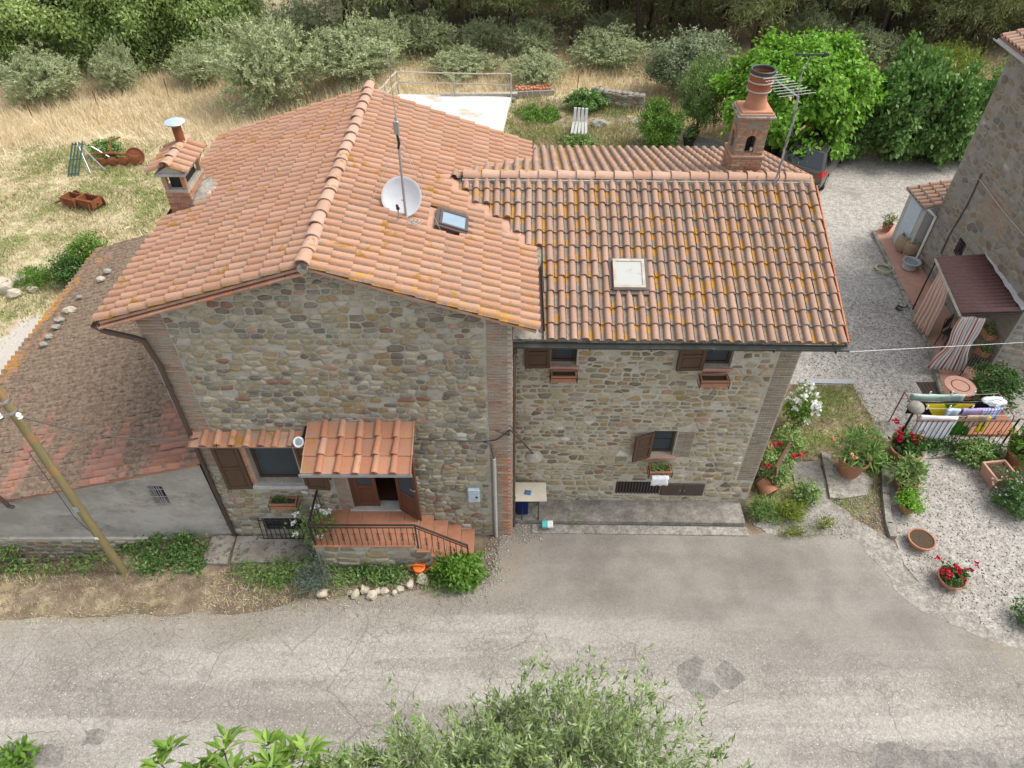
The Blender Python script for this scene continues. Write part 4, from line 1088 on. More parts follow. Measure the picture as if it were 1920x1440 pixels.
# valley: bedding mortar where the roofs meet
def ribbon(parent, pts, w, mat, lift=.06, name='valley_mortar'):
    V, F = [], []; n = len(pts)
    for i, p in enumerate(pts):
        p = Vector(p); t = (Vector(pts[min(i+1, n-1)]) - Vector(pts[max(i-1, 0)])); t.z = 0; t.normalize(); s_ = Vector((t.y, -t.x, 0))
        for k, (f, l) in enumerate(((-1, -.04), (-.6, .6), (0, 1.0), (.6, .7), (1, -.04))):
            ww = w * f * (1 + .25*mnoise.noise(p*3 + Vector((k, 0, 0)))); q = p + s_*ww
            V.append((q.x, q.y, max(zA(q.x) if q.x < ER+.05 else -9, zW(q.y)) + lift*l))
    for i in range(n-1): F += [(i*5+k, i*5+k+1, (i+1)*5+k+1, (i+1)*5+k) for k in range(4)]
    return MB().add(V, F).build(name, M[mat], parent, True)
def isect_x(y): return RX + (RZ - zW(y)) / SRP
ribbon(wing, [(isect_x(y)+.03, y, 0) for y in np.linspace(12.62, 11.0, 12)], .15, 'flashing')
ribbon(wing, [(isect_x(y)+.03, y, 0) for y in np.linspace(12.58, 14.6, 10)], .15, 'flashing')
# windows, shutters, shelves for planters
for q in OW: window(wing, mW, *q, depth=.14, bar=True, pane='net_screen', fmat='wood')
for xa, xb, za, zb in OW:
    mb = MB(); mb.cbox(xa-.06, xb+.06, W_Y-.05, W_Y+.02, za-.06, za-.002, .008); mb.build('sill', M['terracotta_pale'], wing)
shutter(wing, Vector((.71, W_Y-.03, 4.24)), Vector((-1, -.03, 0)), .47, .74)
shutter(wing, Vector((3.55, W_Y-.03, 4.22)), Vector((-1, -.05, 0)), .50, .72)
shutter(wing, Vector((2.90, W_Y-.03, 1.74)), Vector((-.88, -.36, 0)), .42, .74)
# low vent grille and cupboard doors
mb = MB(); mb.box(2.30, 3.26, W_Y-.012, W_Y-.002, .47, .85); g = mb.build('vent', M['black'], wing)
for k in range(15):
    x = 2.32 + k*.066; mb = MB(); mb.box(x, x+.022, W_Y-.035, W_Y-.013, .46, .86); mb.build('slat', M['gutter'], g)
for k in range(2):
    mb = MB(); mb.cbox(3.30+k*.475, 3.77+k*.475, W_Y-.04, W_Y-.003, .43, .82, .006); d_ = mb.build('cupboard_door', M['gutter'], wing)
    mb = MB(); mb.lathe([(.012, 0), (.012, .02), (.0, .022)], 8, (3.72+k*.10, W_Y-.04, .62), Matrix.Rotation(math.pi/2, 4, 'X')); mb.build('knob', M['steel'], d_)
# brick chimney with a niche and a clay pot
bx0, bx1, by0, by1 = 4.28, 4.84, 13.16, 13.68
cm = MB(); cm.cbox(bx0-.03, bx1+.03, by0-.03, by1+.03, 5.85, 6.78, .01); cb = cm.build('chimney', M['brick_dull'], wing)
def arch_face(mp, w, z0, z1, a0, a1, sill, th):
    sp = z1 - .40; r = (a1-a0)/2; cx = (a0+a1)/2; mb = MB()
    mb.prism([(0, z0), (w, z0), (w, sill), (0, sill)], mp, 0, th)
    mb.prism([(0, sill), (a0, sill), (a0, sp), (0, sp)], mp, 0, th); mb.prism([(a1, sill), (w, sill), (w, sp), (a1, sp)], mp, 0, th)
    arc = [(cx - r*math.cos(math.pi*k/8), sp + r*math.sin(math.pi*k/8)) for k in range(9)]
    mb.prism([(0, sp)] + arc + [(w, sp), (w, z1), (0, z1)], mp, 0, th)
    return mb, cx, sp, r
w_, d_ = bx1-bx0, by1-by0
faces = [(lambda s_, z_, d: Vector((bx0+s_, by0+d, z_)), w_), (lambda s_, z_, d: Vector((bx0+d, by1-.08-s_, z_)), d_-.16), (lambda s_, z_, d: Vector((bx1-d, by0+.08+s_, z_)), d_-.16), (lambda s_, z_, d: Vector((bx1-s_, by1-d, z_)), w_)]
for fi, (mp, w) in enumerate(faces):
    a0, a1 = w/2-.09, w/2+.09
    mb, cx, sp, r = arch_face(mp, w, 6.78, 7.52, a0, a1, 6.86, .08); mb.build('niche_wall', M['brick_dull'], cb)
    cells = [c for c in bricks2d(RH, 0, w, 6.80, 7.50, .17, .052) if not (c[1] > a0-.005 and c[0] < a1+.005 and c[3] > 6.86) and not any((xx-cx)**2 + (zz-sp)**2 < (r+.10)**2 and zz > sp-.03 for xx in c[:2] for zz in c[2:])]
    brick_pieces(RH, cb, cells, mp, M['brick_chimney'], 60)
    for k in range(11):                               # voussoirs fanned round the arch
        t = math.pi*(k+.5)/11; u = (math.cos(t), math.sin(t)); n = (-u[1], u[0]); w2 = .017
        q = [(cx+u[0]*(r+.004)-n[0]*w2*.72, sp+u[1]*(r+.004)-n[1]*w2*.72), (cx+u[0]*(r+.12)-n[0]*w2*1.35, sp+u[1]*(r+.12)-n[1]*w2*1.35), (cx+u[0]*(r+.12)+n[0]*w2*1.35, sp+u[1]*(r+.12)+n[1]*w2*1.35), (cx+u[0]*(r+.004)+n[0]*w2*.72, sp+u[1]*(r+.004)+n[1]*w2*.72)]
        q = [(min(max(a, 0), w), b) for a, b in q]
        mb = MB(); mb.prism(q, mp, -.014, .01); mb.build('voussoir', M['brick_chimney'], cb)
brick_pieces(RH, cb, bricks2d(RH, -.02, w_+.02, 6.28, 6.76, .19, .052), lambda s_, z_, d: Vector((bx0+s_, by0-.03+d, z_)), M['brick_chimney'], 100)
brick_pieces(RH, cb, bricks2d(RH, -.02, d_+.02, 6.2, 6.76, .19, .052), lambda s_, z_, d: Vector((bx0-.03+d, by1-s_, z_)), M['brick_chimney'], 60)
mb = MB(); mb.box(bx0+.2, bx1-.2, by0+.2, by1-.2, 6.78, 7.5); mb.build('flue', M['black'], cb)
for z, e, mt in ((6.775, .055, 'brick_chimney'), (7.52, .03, 'brick_red'), (7.56, .075, 'concrete_old'), (7.60, .045, 'tile_ridge'), (7.635, .015, 'brick_red')):
    mb = MB(); mb.cbox(bx0-e, bx1+e, by0-e, by1+e, z, z+.038, .008); mb.build('cornice', M[mt], cb)
mb = MB(); mb.box(bx0+.05, bx1-.12, by0-.34, by0-.03, 6.36, 6.42); mb.box(bx0+.10, bx1-.06, by0-.28, by0-.03, 6.42, 6.47); mb.build('apron', M['flashing'], cb)
pc = Vector(((bx0+bx1)/2, (by0+by1)/2, 0))
mb = MB(); mb.lathe([(.225, 7.66), (.205, 7.70), (.16, 8.02), (.14, 8.02)], 20, pc); smooth_angle(mb.build('pot_neck', M['terracotta'], cb))
mb = MB(); mb.lathe([(.16, 7.98), (.218, 7.985), (.222, 8.02), (.218, 8.04), (.218, 8.13), (.225, 8.15), (.218, 8.17), (.218, 8.29), (.19, 8.30), (.18, 8.05)], 24, pc, close=False); smooth_angle(mb.build('chimney_pot', M['copper_pot'], cb))
for z_, m_ in ((8.0, 'pipe_grey'), (8.155, 'pipe_grey'), (8.285, 'pipe_grey')):
    mb = MB(); mb.lathe([(.220, z_-.012), (.229, z_-.01), (.229, z_+.01), (.220, z_+.012)], 24, pc, close=False); mb.build('band', M[m_], cb)
mb = MB(); mb.lathe([(.219, 8.296), (.234, 8.30), (.234, 8.36), (.218, 8.37), (.198, 8.36), (.192, 8.29)], 24, pc, close=False); smooth_angle(mb.build('rim', M['gutter_dark'], cb))
mb = MB(); mb.lathe([(.001, 8.10), (.182, 8.10)], 20, pc, close=False); mb.build('pot_throat', M['black'], cb)
wing.rotation_euler.z = math.radians(-.95); wing.location.y += .07

# ------------------------------------------------------------------ lean-to shed on the left
shed = thing('lean_to_shed', 'low plastered shed with a mossy old tile roof sloping from the stone house', 'shed', (-9.5, 9, -.9))
SX, SZ, SS = -6.14, 2.55, .27
def zS(x): return SZ - SS * (SX - x)
mS = lambda s_, z_, d_: Vector((s_, 8.96 + d_, z_))
OS = [(-7.66, -7.02, 1.42, 1.86)]
b1 = aty(275, 912, 8.96); b2 = aty(330, 945, 8.96)
OS = [(b1.x, b2.x-.10, b2.z, b1.z)]
zpl = lambda x: .02 + (x + 6.1) * -.0
wall_mb(mS, -13.15, -6.12, -.02, lambda x: zS(x)-.10, OS, .2).build('wall', M['plaster'], shed)
mP = lambda s_, z_, d_: Vector((s_, 8.90 + d_, z_))
wall_mb(mP, -13.15, -6.12, -1.5, lambda x: -.02).build('plinth', M['mortar'], shed)
mb = MB(); mb.quad((-13.15, 8.90, -.02), (-6.12, 8.90, -.02), (-6.12, 8.97, -.015), (-13.15, 8.97, -.015)); mb.build('plinth_ledge', M['plaster'], shed)
P = stones2d(RH, -12.8, -6.2, -1.3, -.05, None, (), rowh=(.10, .2), gap=.02, drop=.06); stone_pieces(RH, shed, P, mP, M['stone'], 200)
mb = MB(); mb.quad((-13.15, 19.5, -1.5), (-13.15, 8.96, -1.5), (-13.15, 8.96, zS(-13.15)-.1), (-13.15, 19.5, zS(-13.15)-.1)); mb.build('wall', M['plaster'], shed)
mb = MB(); mb.quad((-6.12, 19.5, -1.5), (-13.15, 19.5, -1.5), (-13.15, 19.5, zS(-13.15)-.1), (-6.12, 19.5, zS(-6.12)-.1)); mb.build('wall', M['plaster'], shed)
dS = Vector((-1, 0, -SS)).normalized(); lS = (SX + 13.3)*math.sqrt(1+SS**2)
mb = MB(); plane_box(mb, Vector((SX, 8.92, SZ-.04)), aY, dS, 10.6, lS, .07); mb.build('roof', M['terracotta'], shed)
TS = {'w': wave_proto(.185, .42, .058, .034), 'x': wave_proto(.185, .42, .054, .036)}
itS = lay_tiles(RH, Vector((-13.3, 8.88, zS(-13.3)-.03)), aY, dS, 57, .186, 22, lS/22, lambda c: c.x < -6.2, jit=.012, rot=.026, keys=('w', 'x'))
itS = [(k, Mx, near(Mx) - (1e4 if Mx.translation.x < -10.6 and Mx.translation.y < 11 else 0)) for k, Mx, _ in itS]
pieces(shed, 'roof_tile', TS, itS, M['tile_old'], 300, False, 'tiling')
mb = MB(); mb.box(OS[0][0], OS[0][1], 9.12, 9.14, OS[0][2], OS[0][3]); wnd = mb.build('window', M['glass'], shed)
for k in range(5):
    x = OS[0][0] + .05 + k*(OS[0][1]-OS[0][0]-.1)/4; mb = MB(); mb.tube([(x, 8.93, OS[0][2]-.02), (x, 8.93, OS[0][3]+.02)], .009, 5); mb.build('bar', M['steel_grey'], wnd)
for k in range(3):
    z = OS[0][2] + .05 + k*(OS[0][3]-OS[0][2]-.1)/2; mb = MB(); mb.tube([(OS[0][0]-.02, 8.928, z), (OS[0][1]+.02, 8.928, z)], .007, 5); mb.build('bar', M['steel_grey'], wnd)
p = aty(2, 928, 8.9); q = aty(26, 943, 8.9)
mb = MB(); mb.tube([p + Vector((-.8, -.05, .45)), p + Vector((0, -.06, 0)), q + Vector((-.08, -.07, -.02)), q + Vector((.05, -.12, .02))], .045, 8); smooth_angle(mb.build('downpipe', M['gutter'], shed))
# ------------------------------------------------------------------ leaves and plants kit
def leaf_quads(rng, base, dirs, L, W, droop=.0, jl=.35, face=None):
    n = len(base); dirs = dirs / (np.linalg.norm(dirs, axis=1, keepdims=True) + 1e-9)
    r = rng.normal(size=(n, 3)) * (1 if face is None else .55) + (0 if face is None else face); side = np.cross(dirs, r); side /= (np.linalg.norm(side, axis=1, keepdims=True) + 1e-9)
    l = L * (1 + jl * (rng.random(n) * 2 - 1))[:, None]; w = W * (1 + jl * (rng.random(n) * 2 - 1))[:, None]
    mid = base + dirs * l * .5; tip = base + dirs * l; tip[:, 2] -= droop * l[:, 0]
    return np.stack([base, mid + side * w * .5, tip, mid - side * w * .5], 1)
def quads_obj(name, Q, mat, parent=None, kind=None, label=None):
    n = len(Q); F = np.arange(n * 4, dtype=np.int32).reshape(n, 4)
    return obj(name, mesh_np(name, Q.reshape(-1, 3), F, M[mat]), parent, None, label, kind)
def unit(rng, n): v = rng.normal(size=(n, 3)); return v / np.linalg.norm(v, axis=1, keepdims=True)
def clumps(rng, n, c, R, inner=.35, flat_bottom=.35, lump=.22, seed=0):
    """Points for leaf clumps spread through an uneven crown of semi-axes R about c."""
    u = unit(rng, n * 2); u = u[u[:, 2] > -flat_bottom * 2][:n]
    rr = rng.uniform(inner ** 2, 1, len(u)) ** .5
    lm = np.array([1 + lump * 2 * mnoise.noise(Vector((p[0]*1.6 + seed*5.3, p[1]*1.6, p[2]*1.6 + seed))) for p in u])
    return np.array(c) + u * (rr * lm)[:, None] * np.array(R), u
def leafy(rng, n_leaf, C, U, rad, L, W, out=.5, up=.25, droop=.1, sq=.8):
    k = rng.integers(len(C), size=n_leaf)
    p = C[k] + rng.normal(size=(n_leaf, 3)) * rad * np.array([1, 1, sq])
    d = unit(rng, n_leaf) + U[k] * out + np.array([0, 0, up])
    return leaf_quads(rng, p, d, L, W, droop, .35, U[k] * .9 + np.array([0, 0, .9]))
def sprays(rng, n_spray, C, R, length, n_leaf, L, W, seed=0, inner=.3, up=.55, flat_bottom=.3, lump=.25):
    """Feathery crown: upright or outward sprays, each strung with leaves. Returns leaves and the spray lines."""
    B, U = clumps(rng, n_spray, C, R, inner, flat_bottom, lump, seed)
    D = U * .8 + np.array([0, 0, up]) + rng.normal(size=U.shape) * .45; D /= np.linalg.norm(D, axis=1, keepdims=True)
    ln = length * rng.uniform(.5, 1.3, len(B)); t = rng.random((len(B), n_leaf)) ** .8
    bend = rng.normal(size=B.shape) * .25
    P = B[:, None] + D[:, None] * (ln[:, None] * t)[..., None] + bend[:, None] * (ln[:, None] * t ** 2)[..., None]
    P = P.reshape(-1, 3) + rng.normal(size=(P.shape[0]*n_leaf, 3)) * .012 * max(1, length * 3)
    d = np.repeat(D, n_leaf, 0) * .7 + unit(rng, len(P)) * .75
    return leaf_quads(rng, P, d, L, W, 0, .35, np.repeat(U, n_leaf, 0) * .7 + np.array([0, 0, .7])), (B, D, ln)
def blooms(rng, pts, r, mat, parent, name='bloom', limit=60, groupname=None):
    """Each flower head its own small mesh of overlapping petals."""
    Q = []
    for p in pts[:limit]:
        d = unit(rng, 14); d[:, 2] = np.abs(d[:, 2]) * .8
        q = leaf_quads(rng, np.array(p) + d * r * .25, d, r, r * .9)
        quads_obj(name, q, mat, parent)
def pot_body(parent, r, hgt, rb=None, rim=.03, mat='terracotta', soil=True, loc=(0, 0, 0)):
    rb = rb or r * .68
    mb = MB(); mb.lathe([(rb, 0), (r*.97, hgt*.82), (r*1.0, hgt*.82), (r*1.04, hgt*.86), (r*1.04, hgt), (r*.93, hgt), (r*.90, hgt*.8)], 22, loc, close=False)
    mb.lathe([(rb, 0), (.001, 0)], 22, loc, close=False)
    smooth_angle(mb.build('pot', M[mat], parent), 35)
    if soil:
        s_ = MB(); s_.lathe([(r*.91, hgt*.88), (.001, hgt*.90)], 22, loc, close=False); s_.build('soil', M['soil'], parent)
def bush_part(rng, parent, n, c, R, L, W, mat, name='foliage', nc=60, rad=.05, up=.4, out=.5, inner=.3, fb=.3, seed=0, droop=.1):
    C, U = clumps(rng, nc, c, R, inner, fb, .2, seed)
    return quads_obj(name, leafy(rng, n, C, U, rad, L, W, out, up, droop), mat, parent)
def stems(rng, parent, n, c, R, mat='bark', r=.008, name='stem'):
    mb = MB()
    for _ in range(n):
        u = unit(rng, 1)[0]; tip = Vector(c) + Vector((u[0]*R[0], u[1]*R[1], abs(u[2])*R[2]*.8)); b = Vector((c[0] + u[0]*R[0]*.1, c[1] + u[1]*R[1]*.1, 0))
        mb.tube([b, b.lerp(tip, .5) + Vector((u[1], u[0], 0))*.05*R[0], tip], [r, r*.7, r*.3], 5, False)
    return mb.build(name, M[mat], parent)
R5 = np.random.default_rng(21)

# ------------------------------------------------------------------ entrance stairs with their railing
st = thing('entrance_stairs', 'terracotta tiled landing and four steps with a wrought iron railing at the canopied door', 'stairs', (-2.9, 8.5, 0))
LX0, LX1, LY0, TZ = -4.0, -1.95, 8.10, .92
mb = MB(); mb.box(LX0, LX1, LY0+.03, 8.995, -.1, TZ-.03); mb.box(LX1, -.84, LY0+.03, 8.995, -.1, .16); mb.box(LX1, -1.1, LY0+.031, 8.994, .155, .34); mb.box(LX1, -1.38, LY0+.032, 8.993, .335, .50); mb.box(LX1, -1.67, LY0+.033, 8.992, .495, .67); mb.build('masonry', M['mortar'], st)
mS2 = lambda s_, z_, d_: Vector((s_, LY0 + .03 + d_, z_))
def tst(x): return TZ-.05 if x < LX1 else TZ - .12 - (x - LX1) / 1.12 * .70
P = stones2d(RH, LX0+.02, -.9, .0, TZ-.04, tst, (), rowh=(.12, .24), wid=(.2, .5), gap=.02, drop=.03)
stone_pieces(RH, st, P, mS2, M['stone'], 100)
mS3 = lambda s_, z_, d_: Vector((LX0 + d_, 8.99 - s_, z_))
stone_pieces(RH, st, stones2d(RH, .02, .84, .0, TZ-.04, None, (), gap=.02), mS3, M['stone'], 100)
for i in range(7):
    for j in range(3):
        w = (LX1-LX0+.03)/7; d = .905/3; x = LX0-.025 + i*w; y = LY0-.01 + j*d
        m_ = MB(); m_.cbox(x+.002, x+w-.002, y+.002, y+d-.002, TZ-.03, TZ + R5.normal()*.0008, .004); m_.build('floor_tile', M['terracotta'], st)
for k, (x0, x1, z) in enumerate(((LX1+.005, -1.66, .75), (-1.665, -1.37, .58), (-1.375, -1.09, .42), (-1.095, -.81, .245))):
    m_ = MB(); m_.cbox(x0, x1, LY0-.02, 8.992, z-.035, z, .006); s1 = m_.build('step', M['terracotta'], st)
    m_ = MB(); m_.box(x1-.035, x1-.03, LY0+.02, 8.99, z-.17, z-.036); m_.build('riser', M['terracotta_pale'], s1)
rl = MB(); RT = 1.60
A_, B_, C_ = Vector((LX0+.02, LY0+.03, RT)), Vector((LX1+.05, LY0+.03, RT)), Vector((-.90, LY0+.03, .90))
rl.tube([Vector((LX0+.02, 8.98, RT)), A_], .024, 6); rl.tube([A_ + Vector((0, 0, 0)), B_, C_], .024, 6)
rl.tube([A_ + Vector((0, 0, -.09)), B_ + Vector((0, 0, -.09)), C_ + Vector((0, 0, -.09))], .012, 5)
rl.build('handrail', M['iron'], st)
def rail_z(x): return RT if x <= B_.x else RT - (x - B_.x) / (C_.x - B_.x) * (RT - C_.z)
def floor_z(x): return TZ if x < LX1 else max(.25, TZ - .06 - (x - LX1) * .58)
nb = 27
for k in range(nb):
    x = LX0 + .05 + k*(C_.x - LX0 - .05)/(nb-1); y = LY0 + .03
    zt, zb = rail_z(x) - .09, floor_z(x) + .002
    m_ = MB(); m_.tube([(x, y, zb), (x, y, zt)], .008, 5); b = m_.build('baluster', M['iron'], st)
    if k % 2 == 1:
        m_ = MB()
        for sg in (-1, 1):
            zc = (zb + zt) / 2
            m_.tube([(x, y-.008, zc+.13), (x+sg*.035, y-.01, zc+.09), (x, y-.01, zc+.045), (x+sg*.035, y-.01, zc), (x, y-.01, zc-.045), (x+sg*.03, y-.01, zc-.09), (x, y-.008, zc-.13)], .006, 4)
        m_.build('scroll', M['iron'], b)
for k in range(7):
    y = 8.95 - k*.125; m_ = MB(); m_.tube([(LX0+.02, y, TZ), (LX0+.02, y, RT)], .008, 5); m_.build('baluster', M['iron'], st)
for x in (LX0+.02, B_.x, C_.x):
    m_ = MB(); m_.tube([(x, LY0+.03, floor_z(x)-.02), (x, LY0+.03, rail_z(x))], .017, 6); m_.build('post', M['iron'], st)

# ------------------------------------------------------------------ on the roofs
mast = thing('antenna_mast', 'tall thin guyed antenna mast standing in front of the satellite dish on the salmon roof', 'antenna', (-1.83, 10.86, 6.71))
mb = MB(); mb.tube([(-1.83, 10.86, 6.66), (-1.81, 10.86, 8.55)], .022, 8); mb.build('mast', M['steel_grey'], mast)
mb = MB(); mb.tube([(-1.81, 10.86, 8.55), (-1.83, 10.86, 9.55)], .007, 5); mb.build('whip', M['steel_grey'], mast)
mb = MB(); mb.cbox(-1.86, -1.77, 10.80, 10.84, 8.30, 8.50, .01); mb.build('amplifier', M['steel'], mast)
mb = MB(); mb.tube([(-1.81, 10.80, 8.28), (-1.79, 10.80, 8.16), (-1.82, 10.82, 8.05)], .02, 5); mb.build('cable_coil', M['black'], mast)
for x, y in ((-1.05, 10.25), (-2.45, 10.45), (-1.65, 12.4)):
    mb = MB(); mb.tube([(-1.81, 10.86, 8.25), (x, y, zA(x)+.06)], .005, 4); mb.build('guy_wire', M['steel'], mast)
mb = MB(); mb.cbox(-1.93, -1.73, 10.76, 10.96, 6.60, 6.70, .02); mb.build('foot', M['gutter'], mast)
dish = thing('satellite_dish', 'round pale grey satellite dish beside the mast on the salmon tiled roof', 'satellite dish', (-1.88, 11.05, 6.8))
nrm = Vector((-.06, -.80, .60)).normalized(); xx = Vector((0, 0, 1)).cross(nrm).normalized(); yy = nrm.cross(xx)
FD = frame_M(Vector((-1.90, 11.06, 7.06)), xx, yy, nrm)
prof = [(.001, -.075), (.10, -.068), (.20, -.043), (.30, -.005), (.345, .02), (.352, .018), (.345, .010), (.30, -.018), (.20, -.056), (.001, -.09)]
mb = MB(); mb.lathe(prof, 36, (0, 0, 0), FD, False); smooth_angle(mb.build('reflector', M['dish'], dish), 50)
mb = MB(); mb.tube([FD @ Vector((0, -.33, 0)), FD @ Vector((.02, -.36, .26)), FD @ Vector((.02, -.22, .38))], .013, 6); mb.build('feed_arm', M['steel_grey'], dish)
mb = MB(); mb.lathe([(.028, 0), (.032, .02), (.024, .05), (.024, .12)], 10, (0, 0, 0), Matrix.Translation(FD @ Vector((.02, -.24, .34))) @ Matrix.Rotation(.6, 4, 'X')); mb.build('receiver', M['black'], dish)
mb = MB(); mb.tube([(-1.90, 11.11, 6.99), (-1.88, 11.10, 6.80), (-1.85, 10.90, 6.78)], .025, 6); mb.build('bracket', M['gutter'], dish)
mb = MB(); rr = [(-1.80 + .09*math.cos(t*1.1) + .012*t, 10.70 + .07*math.sin(t*1.1), 6.80 + .02*math.sin(t*2.3)) for t in range(18)]; mb.tube(rr, .005, 4); mb.tube([(-1.75, 10.72, 6.80), (-1.6, 10.68, 6.74), (-1.5, 10.75, 6.68)], .012, 5); mb.build('cable', M['pipe_grey'], dish)

tv = thing('tv_antenna', 'television antenna on a crooked pole at the wing ridge beside the clay chimney pot', 'antenna', (5.0, 12.55, 6.6))
mb = MB(); mb.tube([(5.0, 12.42, 6.55), (5.03, 12.44, 7.05), (5.02, 12.45, 7.25), (5.04, 12.45, 7.75), (5.0, 12.44, 8.24)], .021, 7); mb.build('mast', M['steel_grey'], tv)
mb = MB()
mb.tube([(5.03, 12.43, 6.6)] + [(5.03 + .04*math.sin(k*1.7), 12.42 + .03*math.cos(k*1.3), 6.6 + k*.125) for k in range(1, 13)], .009, 4); mb.build('cable', M['cable'], tv)
mb = MB(); mb.tube([(5.0, 12.44, 8.22), (4.96, 12.46, 8.60), (5.02, 12.44, 8.90)], .009, 5); mb.build('whip', M['steel_grey'], tv)
b0, b1 = Vector((5.0, 12.43, 8.24)), Vector((4.72, 13.42, 8.27))
mb = MB(); mb.tube([b0, b1], .017, 4); bo = mb.build('boom', M['steel'], tv)
bd = (b1-b0).normalized(); bp = Vector((bd.y, -bd.x, 0)).normalized()
for k in range(10):
    q = b0.lerp(b1, .04 + k*.105); l = .36 - .018*k
    mb = MB(); mb.tube([q - bp*l + Vector((0, 0, .02)), q + bp*l + Vector((0, 0, .02))], .004, 4); mb.build('element', M['steel_grey'], bo)
mb = MB(); mb.box(4.83, 5.24, 12.425, 12.445, 8.93, 8.955); mb.prism([(5.24, 8.90), (5.32, 8.925), (5.32, 8.96), (5.24, 8.985)], lambda a, b, d: Vector((a, d, b)), 12.42, 12.45); mb.prism([(4.76, 8.91), (4.83, 8.93), (4.83, 8.955), (4.76, 8.975)], lambda a, b, d: Vector((a, d, b)), 12.42, 12.45); mb.build('arrow_vane', M['gutter_dark'], tv)

# stones weighing down the shed tiles
spots = [(610, 100), (575, 145), (455, 245), (400, 320), (320, 415), (283, 468), (252, 512), (345, 375)]
lab = ['grey stone lying highest on the mossy shed roof by the gable eave', 'broad pale stone lying second from the top of the mossy shed roof', 'flat grey stone lying third from the top of the mossy shed roof edge', 'largest tan stone lying halfway down the lower edge of the mossy shed roof',
       'grey stone lying third from the bottom along the mossy shed roof edge', 'brown stone lying second from the bottom along the mossy shed roof edge', 'small round stone lying lowest along the mossy shed roof edge', 'dark small stone lying just below the largest tan stone on the shed roof']
for k, ((u, v), l) in enumerate(zip(spots, lab)):
    uu, vv = u/3, 480 + v/3; a, dy, dz = _ray(uu, vv)
    t = (CAM_H - SZ - SS*6.14 + .0) / (-dz + SS*a*1.0) if True else 0
    p = Vector((a*t, dy*t, CAM_H + dz*t))
    V, F = rock_mesh(40+k, *(RH.uniform(.15, .25) * np.array([1.2, .9, .6]) * (1.35 if k in (1, 3) else 1)))
    o = obj('roof_stone', mesh_np('roof_stone', V, F, M['rock_grey' if k not in (1, 3) else 'rock'], False), None, Matrix.Translation((p.x, p.y, zS(p.x)+.10)))
    tag(o, l, 'stone', 'stones weighing down the shed roof')

# ------------------------------------------------------------------ on and by the front walls
def planter(name, label, x0, x1, y0, y1, z0, z1, bracket=True, plants=0):
    t = thing(name, label, 'planter', ((x0+x1)/2, (y0+y1)/2, z0), 0, 'planter boxes under the windows')
    trough(t, 'box', x0, x1, y0, y1, z0, z1, 'terracotta' if plants != 2 else 'brick_red')
    m_ = MB(); m_.box(x0+.02, x1-.02, y0+.02, y1-.02, z1-.05, z1-.035); m_.build('soil', M['soil'], t)
    m_ = MB()
    for x in (x0-.02, x1+.02): m_.tube([(x, y1+.02, z1-.02), (x, y0-.02, z1-.02), (x, y0-.02, z0-.01), (x, y1+.02, z0-.01)], .008, 4)
    m_.tube([(x0-.02, y0-.02, z1-.04), (x1+.02, y0-.02, z1-.04)], .008, 4); m_.build('bracket', M['iron'], t)
    if plants:
        C = np.array([[R5.uniform(x0+.04, x1-.04), R5.uniform(y0+.04, y1-.04), z1] for _ in range(14)]); U = np.tile([[0, 0, 1.]], (14, 1))
        quads_obj('foliage', leafy(R5, 240 if plants == 2 else 120, C, U, .045 if plants == 2 else .03, .07, .022, .3, .5), 'leaf_mid' if plants == 2 else 'leaf_dark', t)
    return t
p = aty(520, 940, 8.85)
planter('planter_box', 'rectangular terracotta planter with dry plants below the wide screened window', -4.95, -4.42, 8.78, 8.97, 1.22, 1.40, True, 1)
planter('planter_box', 'empty terracotta planter box under the upper window beside the corner downpipe', .73, 1.19, 9.58, 9.77, 4.06, 4.22)
planter('planter_box', 'empty terracotta planter box under the upper window near the free end of the wing', 3.50, 4.00, 9.50, 9.70, 4.02, 4.18)
planter('planter_box', 'planter box with small leafy plants under the lower window of the wing', 2.90, 3.34, 9.48, 9.68, 1.42, 1.58, True, 2)
cl = MB()
V = []; F = []
for i in range(9):
    for j in range(6):
        V.append((2.93 + i*.045 + .01*math.sin(j*2.), 9.46 - .06*(j > 0) - .012*math.sin(i*1.9+j), 1.50 - .055*j + .008*math.sin(i*2.3)))
for i in range(8):
    for j in range(5): F.append((i*6+j, i*6+j+1, i*6+j+7, i*6+j+6))
o = MB().add(V, F).build('hanging_cloth', M['cloth_white'], None, True)
tag(o, 'small white cloth with blue marks hung over the leafy planter box', 'cloth')
sm = o.modifiers.new('s', 'SOLIDIFY'); sm.thickness = .006
t = thing('meter_cupboard', 'small pale blue metal meter cupboard on the stone wall right of the stairs', 'cupboard', (-.77, 8.97, 1.3))
mb = MB(); mb.cbox(-.90, -.66, 8.90, 8.992, 1.31, 1.69, .008); mb.build('case', M['blue_grey_box'], t)
mb = MB(); mb.cbox(-.885, -.675, 8.888, 8.899, 1.33, 1.67, .004); mb.build('door', M['blue_grey_box'], t)
mb = MB(); mb.box(-.74, -.70, 8.876, 8.887, 1.47, 1.52); mb.build('lock', M['black'], t)
t = thing('floodlight', 'round white rimmed floodlight at the end of the small window canopy', 'lamp', (-3.86, 8.72, 3.4))
FL = frame_M(Vector((-3.90, 8.66, 3.44)), Vector((1, 0, 0)), Vector((0, .75, .66)).normalized(), Vector((0, -.66, .75)).normalized())
mb = MB(); mb.lathe([(.06, -.06), (.085, -.02), (.095, 0)], 18, (0, 0, 0), FL); mb.build('housing', M['black'], t)
mb = MB(); mb.lathe([(.095, 0), (.10, .012), (.07, .016), (.065, .004)], 20, (0, 0, 0), FL, False); mb.build('rim', M['white_paint'], t)
mb = MB(); mb.lathe([(.066, .004), (.03, .014), (.001, .016)], 18, (0, 0, 0), FL, False); mb.build('lens', M['glass_sky'], t)
